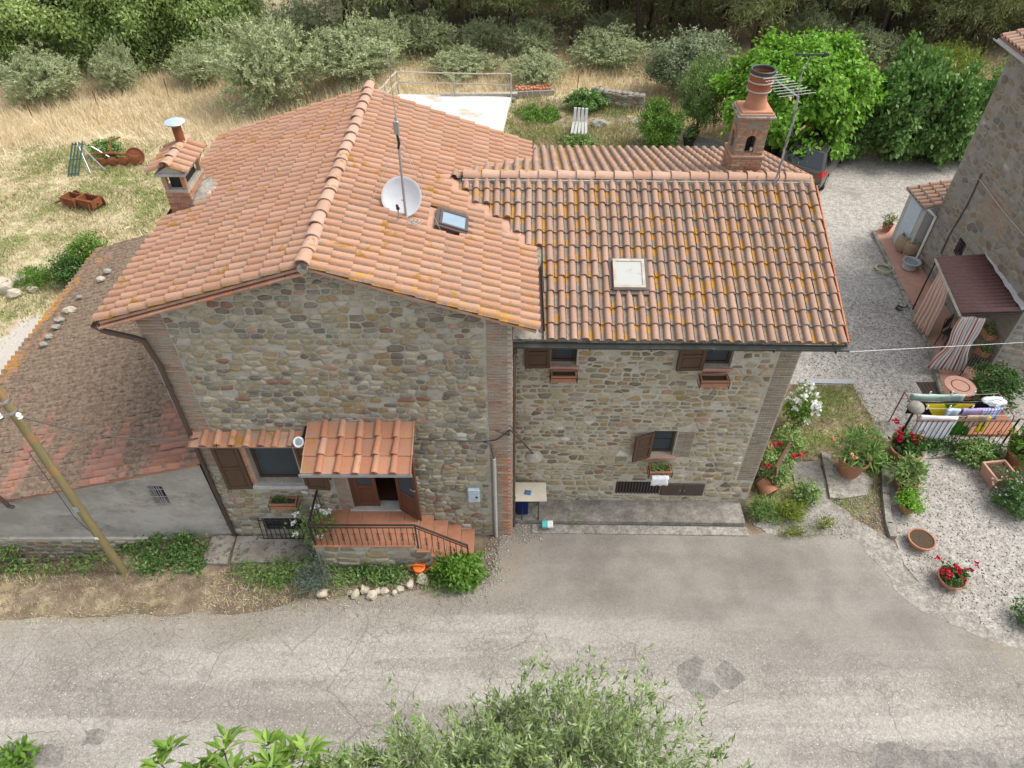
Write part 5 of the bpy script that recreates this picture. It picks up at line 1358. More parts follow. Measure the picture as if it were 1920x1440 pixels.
mb = MB(); mb.tube([(-3.82, 8.99, 3.5), (-3.83, 8.80, 3.46), (-3.88, 8.70, 3.44)], .03, 6); mb.build('arm', M['black'], t)
t = thing('wall_lamp', 'grey disc shaded lamp on a long arm reaching out from the brick corner', 'lamp', (-.05, 9, 3.4))
L0, L1 = Vector((-.04, 8.99, 3.42)), Vector((.40, 8.62, 3.10))
mb = MB(); mb.tube([L0, L0.lerp(L1, .5) + Vector((0, 0, .03)), L1 + Vector((0, 0, .06))], .014, 6); mb.tube([L0 + Vector((0, 0, .12)), L1 + Vector((-.02, 0, .08))], .007, 5); mb.build('arm', M['iron'], t)
mb = MB(); mb.lathe([(.16, -.03), (.165, -.02), (.13, .02), (.06, .05), (.03, .06), (.001, .062)], 22, L1, close=False); smooth_angle(mb.build('shade', plain('lamp_shade', (.15, .14, .12), .8, .2, var=.25, scale=14), t), 50)
mb = MB(); mb.lathe([(.02, -.06), (.045, -.04), (.03, .0)], 12, L1); mb.build('bulb', M['white_paint'], t)

t = thing('folding_table', 'small folding table with a worn cream top against the wall beside the downpipe', 'table', (.42, 9.5, .17))
mb = MB(); mb.cbox(.06, .74, 9.24, 9.74, .88, .915, .008); mb.build('tabletop', M['table_cream'], t)
for x in (.22, .58):
    for s_ in (-1, 1):
        mb = MB(); mb.tube([(x, 9.49 - s_*.20, .88), (x, 9.49 + s_*.22, .175)], .013, 6); mb.build('leg', M['iron'], t)
mb = MB(); mb.tube([(.22, 9.49, .53), (.58, 9.49, .53)], .010, 5); mb.build('stretcher', M['iron'], t)
mb = MB(); V, F = [], []
for i in range(6):
    for j in range(5): V.append((.24 + i*.028 + .012*math.sin(j*1.7), 9.30 + .012*math.cos(i*2.1) + j*.012, .919 + .004*math.sin(i+j)) if False else (.26 + i*.028 + j*.006, 9.40 + j*.03 - i*.004, .922 + .004*math.sin(i*1.3+j*2)))
for i in range(5):
    for j in range(4): F.append((i*5+j, i*5+j+1, i*5+j+6, i*5+j+5))
o = MB().add(V, F).build('printed_leaflet', M['blue_print'], None, True); tag(o, 'crumpled blue printed leaflet lying on the cream folding table', 'leaflet'); sm = o.modifiers.new('s', 'SOLIDIFY'); sm.thickness = .004
mb = MB(); mb.cbox(.10, .36, 9.42, 9.62, .175, .60, .02); o = mb.build('blue_bag', M['navy'], None); tag(o, 'dark navy blue bag standing under the cream folding table', 'bag')
mb = MB(); mb.cbox(.66, .78, 9.06, 9.22, .175, .23, .004); t = thing('cardboard_box', 'small teal and white box left on the edge of the concrete walkway', 'box', (.78, 9.14, .172)); mb.build('sleeve', M['teal'], t)
mb = MB(); mb.cbox(.78, .90, 9.06, 9.22, .175, .23, .004); mb.build('body', M['white_paint'], t)

# utility pole and its lines
pb = gr(235, 1076)
t = thing('utility_pole', 'weathered wooden utility pole standing in the dry verge at the lane', 'pole', pb)
mb = MB(); mb.tube([pb + Vector((0, 0, -.3)), pb + Vector((0, 0, 3)), pb + Vector((.0, 0, 7.2))], [.085, .076, .064], 14); smooth_angle(mb.build('shaft', M['wood_pole'], t), 50)
zi = [4.83, 5.08]
for z in zi:
    mb = MB(); mb.lathe([(.076, z-.03), (.080, z-.02), (.080, z+.02), (.076, z+.03)], 14, (pb.x, pb.y, 0)); mb.build('band', M['steel'], t)
for dx, z in ((.13, zi[0]), (-.13, zi[1]), (-.13, zi[0])):
    mb = MB(); mb.lathe([(.02, -.06), (.045, -.04), (.03, -.01), (.045, .02), (.02, .06)], 10, (pb.x+dx*1.25, pb.y-.10, z)); smooth_angle(mb.build('insulator', M['white_paint'], t), 50)
mb = MB(); mb.box(pb.x-.05, pb.x+.05, pb.y-.09, pb.y-.078, 2.2, 2.34); mb.build('pole_plate', M['steel'], t)
mb = MB(); mb.box(pb.x-.03, pb.x+.03, pb.y-.092, pb.y-.079, 1.30, 1.36); mb.build('pole_plate', M['white_paint'], t)
def cable(name, label, pts, r, mat, sag=0.0, n=14):
    mb = MB(); q = []
    for a, b in zip(pts, pts[1:]):
        a, b = Vector(a), Vector(b)
        q += [a.lerp(b, k/n) - Vector((0, 0, sag*4*(k/n)*(1-k/n))) for k in range(n)]
    q.append(Vector(pts[-1])); mb.tube(q, r, 5); o = mb.build(name, M[mat], None, True); tag(o, label, 'cable'); return o
hk = aty(372, 822, 8.86)
cable('power_cable', 'thick twisted grey cable strung from the pole to the stone house corner', [(pb.x+.13, pb.y-.1, zi[0]), hk], .015, 'cable', .25)
cable('power_cable', 'thin black cable leaving the pole towards the left edge of the photo', [(pb.x-.1, pb.y-.1, zi[0]-.05), (pb.x-1.2, pb.y-.4, zi[0]-.22), (pb.x-6, pb.y-1, zi[0]+.1)], .012, 'black', .05)
g0 = aty(50, 845, 8.8)
cable('power_cable', 'loose thin cable hanging from the pole down the plastered shed front', [(pb.x+.1, pb.y+.1, 4.0), (g0.x+.02, 8.8, 3.0), (g0.x-.02, 8.82, .9), (g0.x+.1, 8.84, .3)], .008, 'cable', .04)
cable('wall_cable', 'dark cable clipped along the stone wall above the meter cupboard', [(-1.80, 8.97, 3.16), (-.55, 8.97, 3.10), (-.40, 8.965, 3.02), (-.345, 8.96, 2.6)], .014, 'cable')
cable('wall_cable', 'cables bunched on the brick corner beside the disc shaded lamp', [(-.55, 8.965, 3.10), (-.30, 8.96, 3.16), (-.12, 8.955, 3.34), (-.05, 8.95, 3.45), (-.06, 8.95, 3.3), (-.3, 8.96, 3.42)], .010, 'black')
cable('white_cable', 'thin white cable crossing from the wing eave to the neighbouring house', [(5.70, 9.25, 5.1), aty(1920, 642, 12.0), aty(2080, 648, 13.2)], .0042, 'cable_white')
# watering can
wc = thing('watering_can', 'bright orange plastic watering can standing by the leafy green bush', 'watering can', at(788, 1074, .06))
q = at(788, 1074, .02)
mb = MB(); mb.lathe([(.105, 0), (.115, .02), (.125, .22), (.13, .24), (.10, .25), (.095, .22), (.10, .05)], 18, q, close=False); mb.lathe([(.105, .0), (.001, .0)], 18, q, close=False); smooth_angle(mb.build('tank', M['orange_plastic'], wc), 45)
mb = MB(); mb.lathe([(.118, .225), (.03, .235), (.001, .235)], 9, q, close=False); mb.build('top', M['orange_plastic'], wc)
mb = MB(); mb.tube([q + Vector((.10, -.0, .07)), q + Vector((.24, .02, .20)), q + Vector((.34, .03, .32))], [.035, .022, .017], 8); mb.build('spout', M['orange_plastic'], wc)
mb = MB(); mb.lathe([(.017, -.02), (.04, .02), (.038, .03), (.001, .032)], 10, q + Vector((.35, .03, .33)), Matrix.Rotation(.9, 4, 'Y')); mb.build('rose', M['orange_plastic'], wc)
mb = MB(); mb.tube([q + Vector((-.11, 0, .06)), q + Vector((-.22, 0, .14)), q + Vector((-.20, 0, .28)), q + Vector((-.05, 0, .33)), q + Vector((.10, 0, .26))], .013, 6); mb.build('handle', M['orange_plastic'], wc)
# pale border rocks
RP = [(657, 1113, .13, 'small pale rock at the left end of the flower bed border row'), (667, 1115, .18, 'round pale rock second from the left in the flower bed border row'), (684, 1108, .19, 'squarish pale rock third from the left in the flower bed border row'), (698, 1118, .21, 'largest pale rock in the middle of the flower bed border row'), (709, 1110, .14, 'narrow pale rock right of the largest border rock'),
      (720, 1110, .18, 'long pale rock at the right end of the tight border row'), (740, 1112, .12, 'low pale rock in the gap right of the tight border row'), (750, 1106, .16, 'rounded pale rock below the orange watering can'), (768, 1098, .18, 'square pale rock near the orange watering can'), (793, 1088, .25, 'broad pale rock touching the leafy green bush'), (605, 1115, .20, 'grey rock at the foot of the blue green shrub')]
for k, (u, v, r_, l) in enumerate(RP):
    p = at(u, v, .03); V, F = rock_mesh(70+k, r_*1.15, r_*.95, r_*.85, 2, .45)
    o = obj('border_rock', mesh_np('border_rock', V, F, M['rock'], False), None, Matrix.Translation((p.x, p.y, .03 + r_*.25)) @ Matrix.Rotation(k*1.3, 4, 'Z')); tag(o, l, 'rock', 'pale rocks edging the flower bed')
# ------------------------------------------------------------------ neighbouring house on the right
RN = np.random.default_rng(5)
N0, N1 = Vector((12.90, 14.2, 0)), Vector((13.24, 19.68, 0))
eN = (N0 - N1).normalized(); iN = Vector((-eN.y, eN.x, 0)); LN = (N0 - N1).length
if iN.x < 0: iN = -iN
mN = lambda s_, z_, d_: N1 + eN*s_ + iN*d_ + Vector((0, 0, z_))
def onwall(u, v):
    a, dy, dz = _ray(u, v); d = Vector((a, dy, dz)); o = Vector((0, 0, CAM_H)); n = iN
    t = (N1 - o).dot(n) / d.dot(n); p = o + d*t; return (p - N1).dot(eN), p.z
nb = thing('neighbour_house', 'tall neighbouring house with a worn rubble and brick wall', 'house', N0 + iN*2)
HN = 6.75
ws, wz = onwall(1800, 466)
OPN = [(ws-.22, ws+.22, wz-.25, wz+.25)]
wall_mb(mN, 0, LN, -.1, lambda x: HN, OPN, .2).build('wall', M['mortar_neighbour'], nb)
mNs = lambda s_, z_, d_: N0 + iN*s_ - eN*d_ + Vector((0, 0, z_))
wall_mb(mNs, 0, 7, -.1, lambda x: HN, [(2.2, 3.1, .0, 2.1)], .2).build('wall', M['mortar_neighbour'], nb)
mb = MB(); q0 = N1 + iN*7
mb.quad(N1 + Vector((0, 0, -.1)), N1 + Vector((0, 0, HN)), q0 + Vector((0, 0, HN)), q0 + Vector((0, 0, -.1))); mb.build('wall', M['mortar_neighbour'], nb)
P = stones2d(RN, .01, LN-.01, 0, HN, None, [(OPN[0][0]-.05, OPN[0][1]+.05, OPN[0][2]-.05, OPN[0][3]+.05)], rowh=(.13, .27), wid=(.12, .45), gap=.020, drop=.16)
bs, bz = onwall(1865, 400)
inb = lambda Q: abs(sum(p[0] for p in Q)/len(Q) - bs) < .75 and abs(sum(p[1] for p in Q)/len(Q) - bz) < .55
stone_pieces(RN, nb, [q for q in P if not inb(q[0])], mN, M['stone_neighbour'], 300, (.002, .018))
brick_pieces(RN, nb, bricks2d(RN, bs-.7, bs+.7, bz-.5, bz+.5, .26, .07), mN, M['brick'], 120, .008)
P = stones2d(RN, .02, 6.9, 0, HN, None, [(2.1, 3.2, -.1, 2.2)], rowh=(.13, .27), wid=(.18, .5), gap=.03, drop=.15)
stone_pieces(RN, nb, P, mNs, M['stone_neighbour'], 0, (.002, .018))
mb = MB(); mb.prism([(OPN[0][0], OPN[0][2]), (OPN[0][1], OPN[0][2]), (OPN[0][1], OPN[0][3]), (OPN[0][0], OPN[0][3])], mN, .12, .14); wn_ = mb.build('window', M['glass'], nb)
for k in range(4):
    x = OPN[0][0] + .05 + k*.113; mb = MB(); mb.tube([mN(x, OPN[0][2]-.02, -.02), mN(x, OPN[0][3]+.02, -.02)], .010, 5); mb.build('bar', M['iron'], wn_)
    z = OPN[0][2] + .06 + k*.125; mb = MB(); mb.tube([mN(OPN[0][0]-.02, z, -.022), mN(OPN[0][1]+.02, z, -.022)], .010, 5); mb.build('bar', M['iron'], wn_)
mb = MB(); mb.box(0, 7.35, -.35, LN+.3, HN, HN+.08, frame_M(N1 - iN*.25, iN, eN, Vector((0, 0, 1)))); mb.build('roof', M['terracotta'], nb)
it = lay_tiles(RN, N1 - iN*.30 - eN*.3 + Vector((0, 0, HN+.09)), eN, (-iN + Vector((0, 0, -.3))).normalized(), 36, .2, 10, .34, keys=('t',)); pieces(nb, 'roof_tile', {'t': tile_proto()}, it, M['tile_wing'], 120, True, 'tiling')
half_gutter(nb, N1 - iN*.36 - eN*.35 + Vector((0, 0, HN+.04)), N0 - iN*.36 + eN*.3 + Vector((0, 0, HN+.04)), .07, 'pipe_grey')
def wallcable(name, lab, px, r, mat):
    mb = MB(); mb.tube([mN(*onwall(u, v), -.03) for u, v in px], r, 5); o = mb.build(name, M[mat], nb)
wallcable('conduit', '', [(1843, 325), (1815, 385), (1782, 440), (1766, 475)], .02, 'cable')
wallcable('conduit', '', [(1838, 335), (1880, 392), (1925, 445)], .012, 'pipe_grey')
# small annex with its own tiled roof
an = thing('tiled_annex', 'low grey painted annex with a small tile roof and white downpipe against the tall wall', 'annex', (13.4, 20.2, 0))
c0 = at(1713, 492, 0)
Ax0, Ax1, Ay0, Ay1 = 12.92, 13.8, 19.72, 20.95
mb = MB(); mb.box(Ax0, Ax1, Ay0, Ay1, -.05, 1.92); mb.build('wall', M['plaster_pale'], an)
dA = Vector((-1, 0, -.22)).normalized()
mb = MB(); plane_box(mb, Vector((Ax1+.2, Ay0-.06, 2.18)), aY, dA, Ay1-Ay0+.12, 1.25, .05); mb.build('roof', M['timber_pale'], an)
it = lay_tiles(RN, Vector((Ax1+.2, Ay0-.06, 2.18)) + dA*1.28, aY, dA, 6, .222, 4, .33, keys=('t',)); pieces(an, 'roof_tile', {'t': tile_proto(.207)}, it, M['tile_wing'], 100, True)
half_gutter(an, (Ax0-.12, Ay0-.08, 1.90), (Ax0-.12, Ay1+.06, 1.90), .05, 'pipe_grey')
mb = MB(); mb.tube([(Ax0+.75, Ay0-.10, 1.95), (Ax0+.62, Ay0-.12, 1.9), (Ax0-.02, Ay0-.10, .12)] if False else [(Ax0-.1, Ay0+.02, 1.93), (Ax0+.10, Ay0-.10, 1.82), (Ax0+.26, Ay0-.16, 1.7), (Ax0+.26, Ay0-.16, .1)], .04, 8); smooth_angle(mb.build('downpipe', M['white_paint'], an))
mb = MB(); mb.box(Ax0-.02, Ax0-.001, Ay0+.25, Ay0+1.0, .05, 1.75); mb.build('door', M['blue_grey_box'], an)
# terracotta patio with its edge
PAT = [at(1640,434,.1), at(1662,420,.1), at(1712,428,.1), at(1725,500,.1), at(1790,470,.1)+Vector((0,0,0)), Vector((13.2, 15.8, .1)), at(1860,712,.1), at(1850,760,.1), at(1772,748,.1), at(1745,650,.1), at(1722,600,.1)]
PAT[4] = Vector((13.7, 18.6, .1))
sheet('patio', PAT, .10, M['terracotta_pale'], .01, .5, thick=.12)
PE = [at(1640,436,.06), at(1722,602,.06), at(1746,652,.06), at(1772,750,.06)]
mb = MB()
for a, b in zip(PE, PE[1:]):
    d = (b-a).normalized(); mb.cbox(-.02, (b-a).length+.02, -.10, .0, -.05, .07, .01, frame_M(a, d, Vector((-d.y, d.x, 0)), Vector((0, 0, 1))))
mb.build('patio_kerb', M['concrete_old'], kind='structure')
# porch canopy with ribbed roof
po = thing('porch_canopy', 'small porch canopy with a ribbed dark red roof on the neighbouring wall', 'canopy', (12.3, 15.5, 0))
F0, F1, B0, B1 = Vector((11.50, 14.40, 1.95)), Vector((11.97, 16.92, 1.95)), mN(LN-.05, 2.2, -.01), mN(LN-2.6, 2.2, -.01)
B0 = Vector((12.80, 14.15, 2.2)); B1 = Vector((13.04, 16.62, 2.25))
na, nr = 17*6+1, 2
V, F = [], []
for i in range(na):
    t = i/(na-1); zz = .022*math.cos(2*math.pi*i/6)
    for p, q in ((F0, F1), (B0, B1)): w = p.lerp(q, t); V.append((w.x, w.y, w.z+zz)); V.append((w.x, w.y, w.z+zz-.012))
for i in range(na-1):
    a = i*4; F += [(a, a+4, a+6, a+2), (a+1, a+3, a+7, a+5), (a, a+1, a+5, a+4), (a+2, a+6, a+7, a+3)]
F += [(0, 2, 3, 1), (4*na-4, 4*na-3, 4*na-1, 4*na-2)]
s = SH('ribbed_red', .6, .3); s.color(s.vary(s.mix(s.noise(14, 3), (.12, .055, .05), (.25, .145, .125)), s.noise(40, 4), .8, 1.2))
MB().add(V, F).build('roof_sheet', M['ribbed_red'], po, True)
mb = MB(); mb.tube([F0 - (F1-F0)*.02 + Vector((-.03, 0, -.05)), F1 + Vector((-.03, 0, -.05))], .035, 6); mb.build('front_beam', M['timber_pale'], po)
for p, q in ((F0, B0), (F1, B1)):
    mb = MB(); mb.tube([p + Vector((0, 0, -.06)), q + Vector((0, 0, -.06))], .03, 6); mb.build('rafter', M['iron'], po)
for p in (F0, F1):
    mb = MB(); mb.tube([(p.x+.02, p.y, .1), (p.x+.02, p.y, 1.92)], .022, 6); mb.build('post', M['iron'], po)
mb = MB(); V = []; n = 12
for i in range(n+1):
    w = B0.lerp(B1, i/n); V += [(w.x-.03, w.y, w.z+.03 + .02*math.sin(i*2.2)), (w.x+.09, w.y, w.z+.10+.03*math.sin(i*3.1))]
mb.add(V, [(2*i, 2*i+1, 2*i+3, 2*i+2) for i in range(n)]); mb.build('mortar_fillet', M['plaster_pale'], po, True)
def curtain(name, label, T0, T1, C0, C1, mat, folds, amp, waist=None):
    nu, nv = 60, 16; V, S_ = [], []
    for j in range(nv+1):
        v = j/nv; a = Vector(T0).lerp(Vector(C0), v); b = Vector(T1).lerp(Vector(C1), v)
        if waist: k = waist*math.exp(-((v-.55)/.22)**2); m_ = a.lerp(b, .6); a = a.lerp(m_, k); b = b.lerp(m_, k)
        d = b - a; nn = Vector((-d.y, d.x, 0)); nn = nn.normalized() if nn.length > 1e-6 else Vector((1, 0, 0))
        for i in range(nu+1):
            u = i/nu; p = a + d*u + nn*(amp*(.5+.5*v)*math.sin(u*folds*2*math.pi + 1.2*math.sin(v*3)) + .05*mnoise.noise(Vector((u*3, v*2, folds))))
            V.append(p); S_.append(u)
    F = [(j*(nu+1)+i, j*(nu+1)+i+1, (j+1)*(nu+1)+i+1, (j+1)*(nu+1)+i) for j in range(nv) for i in range(nu)]
    o = obj(name, mesh_np(name, [tuple(p) for p in V], F, M[mat], True, {'s': S_}))
    tag(o, label, 'curtain', 'striped curtains hung on the porch'); sm = o.modifiers.new('s', 'SOLIDIFY'); sm.thickness = .008
    return o
curtain('porch_curtain', 'red and white striped curtain flared at the near corner of the porch', (11.50, 14.36, 1.88), (12.10, 14.28, 1.88), at(1738, 690, .25), at(1806, 697, .25), 'striped_red', 9, .05, .30)
curtain('porch_curtain', 'pinkish striped curtain drawn along the far end of the porch front', (11.90, 16.50, 1.88), (11.72, 15.55, 1.88), at(1710, 600, .15), at(1738, 632, .15), 'striped_pink', 5, .06)
def chair(loc, rz, label):
    t = thing('garden_chair', label, 'chair', loc, rz, 'chairs under the porch', True)
    mb = MB(); mb.cbox(-.21, .21, -.21, .21, .43, .46, .008); mb.build('seat', M['gutter_dark'], t)
    mb = MB(); mb.tube([(-.20, .21, .46), (-.20, .27, .88), (.20, .27, .88), (.20, .21, .46)], .013, 6); mb.build('back_frame', M['black'], t)
    for k in range(5):
        mb = MB(); x = -.13 + k*.065; mb.box(x-.012, x+.012, .235, .25, .50, .87); mb.build('slat', M['black'], t)
    for x, y in ((-.19, -.19), (.19, -.19), (-.19, .2), (.19, .2)):
        mb = MB(); mb.tube([(x, y, .43), (x*1.1, y*1.1, 0)], .013, 6); mb.build('leg', M['black'], t)
chair(Vector((12.25, 15.25, .1)), .6, 'dark metal garden chair in the shade under the ribbed porch roof')
chair(Vector((12.35, 14.0, .1)), 2.4, 'dark metal garden chair behind the near flared striped curtain')
tc = at(1801, 723, .80)
t = thing('round_table', 'round clay coloured mosaic garden table beside the dark leafy bush', 'table', (tc.x, tc.y, .1))
mb = MB(); mb.lathe([(.001, .76), (.36, .76), (.375, .775), (.37, .80), (.001, .802)], 32, (tc.x, tc.y, 0), close=False); smooth_angle(mb.build('tabletop', M['terracotta_pale'], t))
mb = MB(); mb.lathe([(.20, .8015), (.20, .806), (.222, .806), (.222, .8015)], 32, (tc.x, tc.y, 0), close=False); mb.build('inlay_ring', M['soil'], t)
for k in range(3):
    a = k*2.1 + .4; mb = MB(); mb.tube([(tc.x+.28*math.cos(a), tc.y+.28*math.sin(a), .76), (tc.x+.08*math.cos(a), tc.y+.08*math.sin(a), .45), (tc.x+.3*math.cos(a), tc.y+.3*math.sin(a), .10)], .014, 6); mb.build('leg', M['iron'], t)
q = at(1748, 731, .02); mb = MB(); mb.cbox(q.x-.30, q.x+.30, q.y-.32, q.y+.30, -.01, .035, .006); t = thing('drain_cover', 'square rusty drain cover let into the gravel beside the round table', 'drain cover', q); mb.build('plate', M['gutter'], t)
for k in range(5):
    mb = MB(); x = q.x-.24+k*.11; mb.box(x, x+.05, q.y-.26, q.y+.24, .036, .046); mb.build('rib', M['gutter'], t)

# pots, jars and small things along the patio
def pot_thing(name, label, p, r, hgt, cat='potted plant', group='pots standing in the garden', fol=None, flower=None, mat='terracotta', rb=None, seed=0):
    rg = np.random.default_rng(100 + seed)
    t = thing(name, label, cat, (p[0], p[1], p[2]), 0, group, True)
    pot_body(t, r, hgt, rb, mat=mat)
    if fol:
        n, R, L, W, m_, cz = fol
        bush_part(rg, t, n, (0, 0, hgt + cz), R, L, W, m_, 'foliage', 40, .06 if R[0] > .2 else .04, .5, .5, seed=seed, fb=.25)
        stems(rg, t, 7, (0, 0, hgt*.9), (R[0]*.8, R[1]*.8, R[2]*1.2), 'bark', .006)
    if flower:
        k, R, zc, br, m_ = flower
        pts = [(R*rg.normal()*.55, R*rg.normal()*.55, hgt + zc + rg.normal()*R*.25) for _ in range(k)]
        blooms(rg, pts, br, m_, t, 'bloom', k)
    return t
pot_thing('potted_plant', 'small terracotta pot with a sprawling plant at the far end of the patio', at(1660, 433, .1), .17, .30, fol=(160, (.22, .22, .20), .10, .04, 'leaf_mid', .10), flower=(5, .2, .18, .035, 'petal_red'), seed=1)
t = pot_thing('potted_plant', 'dark pot of dense leaves standing behind the clay jars', at(1700, 446, .1), .19, .42, fol=(220, (.25, .25, .18), .10, .05, 'leaf_dark', .12), mat='jar', seed=2)
def jar(p, r, label, plant):
    t = thing('clay_jar', label, 'jar', p, 0, 'old clay jars on the patio', True)
    mb = MB(); mb.lathe([(r*.55, 0), (r*.85, r*.5), (r*1.0, r*1.1), (r*.92, r*1.6), (r*.62, r*1.95), (r*.60, r*2.05), (r*.70, r*2.1), (r*.70, r*2.16), (r*.52, r*2.16), (r*.5, r*1.8)], 22, close=False); smooth_angle(mb.build('body', M['jar'], t), 50)
    mb = MB(); mb.lathe([(r*.52, r*1.9), (.001, r*1.92)], 18, close=False); mb.build('soil', M['soil'], t)
    if plant: bush_part(np.random.default_rng(9), t, 110, (0, 0, r*2.15), (r*.7, r*.7, r*.3), .09, .04, 'leaf_mid', nc=20)
jar(at(1689, 470, .1), .27, 'big bellied clay jar on the patio, the farther of the two', False)
jar(at(1704, 478, .1), .28, 'big bellied clay jar on the patio with leaves growing from its mouth', True)
q = at(1704, 503, .1)
t = thing('stone_planter', 'pale stone pedestal basin at the foot of the white downpipe', 'basin', q, 0, None, True)
mb = MB(); mb.lathe([(.20, 0), (.24, .05), (.22, .16), (.27, .22), (.28, .28), (.23, .28), (.20, .22), (.001, .22)], 20, close=False); smooth_angle(mb.build('bowl', M['sill'], t), 45)
mb = MB(); mb.lathe([(.205, .235), (.001, .24)], 16, close=False); mb.build('water', M['glass_sky'], t)
q = at(1657, 506, .03)
mb = MB(); rr = [(q.x + (.25 + .03*math.sin(t_*.9))*math.cos(t_*.5), q.y + (.25 + .03*math.cos(t_*1.3))*math.sin(t_*.5), .03 + .015*(t_ % 13)/4 + t_*.0012) for t_ in range(62)]; mb.tube(rr, .016, 6)
o = mb.build('garden_hose', M['hose'], None, True); tag(o, 'pale green garden hose coiled on the gravel beside the patio', 'hose')
q = at(1690, 578, .03)
t = thing('garden_tool', 'black hand tool with a hooked head lying on the gravel by the patio edge', 'tool', q)
mb = MB(); mb.tube([q + Vector((0, 0, .02)), q + Vector((.18, .03, .04)), q + Vector((.42, .05, .10))], .014, 6); mb.build('handle', M['black'], t)
mb = MB(); mb.tube([q + Vector((.06, .0, .03)), q + Vector((-.10, .06, .05)), q + Vector((-.18, -.02, .03)), q + Vector((-.12, -.12, .02)), q + Vector((0, -.12, .02))], [.02, .03, .03, .025, .01], 6); mb.build('head', M['black'], t)
for k, (u, v, lab) in enumerate([(1858, 655, 'low clay pot with a trailing plant on the near end of the house wall'), (1866, 618, 'long clay trough of leaves on the house wall under the porch roof edge')]):
    s_, z_ = onwall(u, v); p = mN(s_, z_-.1, -.14)
    t = thing('wall_planter', lab, 'planter', p, 0, 'planters hung on the neighbouring wall', True)
    trough(t, 'box', -.12, .12, -.25 if k else -.14, .25 if k else .14, -.1, .08, 'terracotta')
    bush_part(np.random.default_rng(50+k), t, 140, (0, 0, .14), (.16, .25, .12), .08, .03, 'leaf_mid', nc=20)
t = thing('leafy_bush', 'dense dark green bush beside the round mosaic table', 'bush', at(1850, 752, .02), 0, None, True)
bush_part(RN, t, 3200, (0, 0, .55), (.62, .55, .60), .09, .045, 'leaf_dark', nc=140, rad=.07); stems(RN, t, 9, (0, 0, .3), (.4, .4, .5))

# railing with the drying rack and its washing
ry = 11.57
rk = thing('garden_railing', 'rusty brown iron railing below the washing lines', 'railing', (11, ry, 0))
xa, xb = at(1692, 838, 0).x, 12.9
for z in (.95, .90):
    mb = MB(); mb.tube([(xa, ry, z), (12.0, ry, z)], .014 if z > .92 else .009, 5); mb.build('rail', M['iron_brown'], rk)
mb = MB(); mb.tube([(xa, ry, .06), (12.0, ry, .06)], .01, 5); mb.build('rail', M['iron'], rk)
for k in range(20):
    x = xa + .02 + k*(12.0-xa-.04)/19; mb = MB(); mb.tube([(x, ry, .03), (x, ry, .93)], .0085, 5); b = mb.build('baluster', M['iron'], rk)
    if k in (2, 10, 17):
        mb = MB(); mb.tube([(x, ry-.01, .62), (x+.06, ry-.01, .54), (x, ry-.01, .46), (x-.06, ry-.01, .54), (x, ry-.01, .62)], .008, 4); mb.build('scroll', M['iron'], b)
mb = MB(); mb.tube([(12.0, ry, .0), (12.0, ry, .98)], .022, 6); mb.build('post', M['iron'], rk)
for k in range(9):
    x = 12.12 + k*.1; mb = MB(); mb.tube([(x, ry-.05-.02*k, .03), (x, ry-.05-.02*k, .98)], .0085, 5); mb.build('baluster', M['iron'], rk)
mb = MB(); mb.tube([(12.0, ry, 1.0), (13.0, ry-.22, 1.0)], .016, 5); mb.build('rail', M['iron_brown'], rk)
dr = thing('drying_rack', 'brown metal drying rack with washing lines behind the iron railing', 'drying rack', (10.7, 12.0, 0))
LX = (xa-.02, 11.85); lines = (11.62, 11.86, 12.10, 12.34); LZ = 1.08
for x in LX:
    mb = MB(); mb.tube([(x, 11.55, .93), (x, 11.60, LZ-.02), (x, 12.42, LZ)], .016, 5); mb.build('arm', M['iron_brown'], dr)
    mb = MB(); mb.tube([(x, 12.40, .0), (x, 12.40, LZ)], .016, 5); mb.build('leg', M['iron_brown'], dr)
for y in lines:
    mb = MB(); mb.tube([(LX[0], y, LZ)] + [(LX[0] + (LX[1]-LX[0])*k/8, y, LZ - .05*math.sin(math.pi*k/8)) for k in range(1, 8)] + [(LX[1], y, LZ)], .004, 4); mb.build('line', M['cable_white'], dr)
def wash(name, label, x0, x1, li, drop_f, drop_b, mat, attrs=False, seed=0, cat='washing', dz=0.0):
    nu, nv = 18, 14; y = lines[li]; V, S_, T_ = [], [], []
    tot = drop_f + drop_b
    for j in range(nv+1):
        l = -drop_f + tot*j/nv
        for i in range(nu+1):
            u = i/nu; x = x0 + (x1-x0)*u; z = LZ - .05*math.sin(math.pi*min(max((x-LX[0])/(LX[1]-LX[0]), 0), 1)) + .008 + dz
            wv = .018*math.sin(u*9+seed) * min(1, abs(l)*3) + .03*mnoise.noise(Vector((u*3+seed, l*3, 0)))
            V.append((x + .02*mnoise.noise(Vector((u*2, l*3, seed+5))), y + (math.copysign(min(abs(l), .03), l)) + wv, z - max(0, abs(l)-.02))); S_.append(u*(x1-x0)/.5); T_.append(l/.5)
    F = [(j*(nu+1)+i, j*(nu+1)+i+1, (j+1)*(nu+1)+i+1, (j+1)*(nu+1)+i) for j in range(nv) for i in range(nu)]
    o = obj(name, mesh_np(name, V, F, M[mat], True, {'s': S_, 't': T_})); tag(o, label, cat, 'washing hung out on the drying rack'); sm = o.modifiers.new('s', 'SOLIDIFY'); sm.thickness = .006
    return o
wash('towel', 'pale mint towel hung on the farthest washing line', 9.75, 11.05, 3, .28, .35, 'cloth_mint', seed=1, cat='towel')
wash('towel', 'black and yellow towel with a small green triangle on the line behind the white sheet', 9.62, 11.75, 2, .45, .30, 'cloth_black', seed=2, cat='towel')
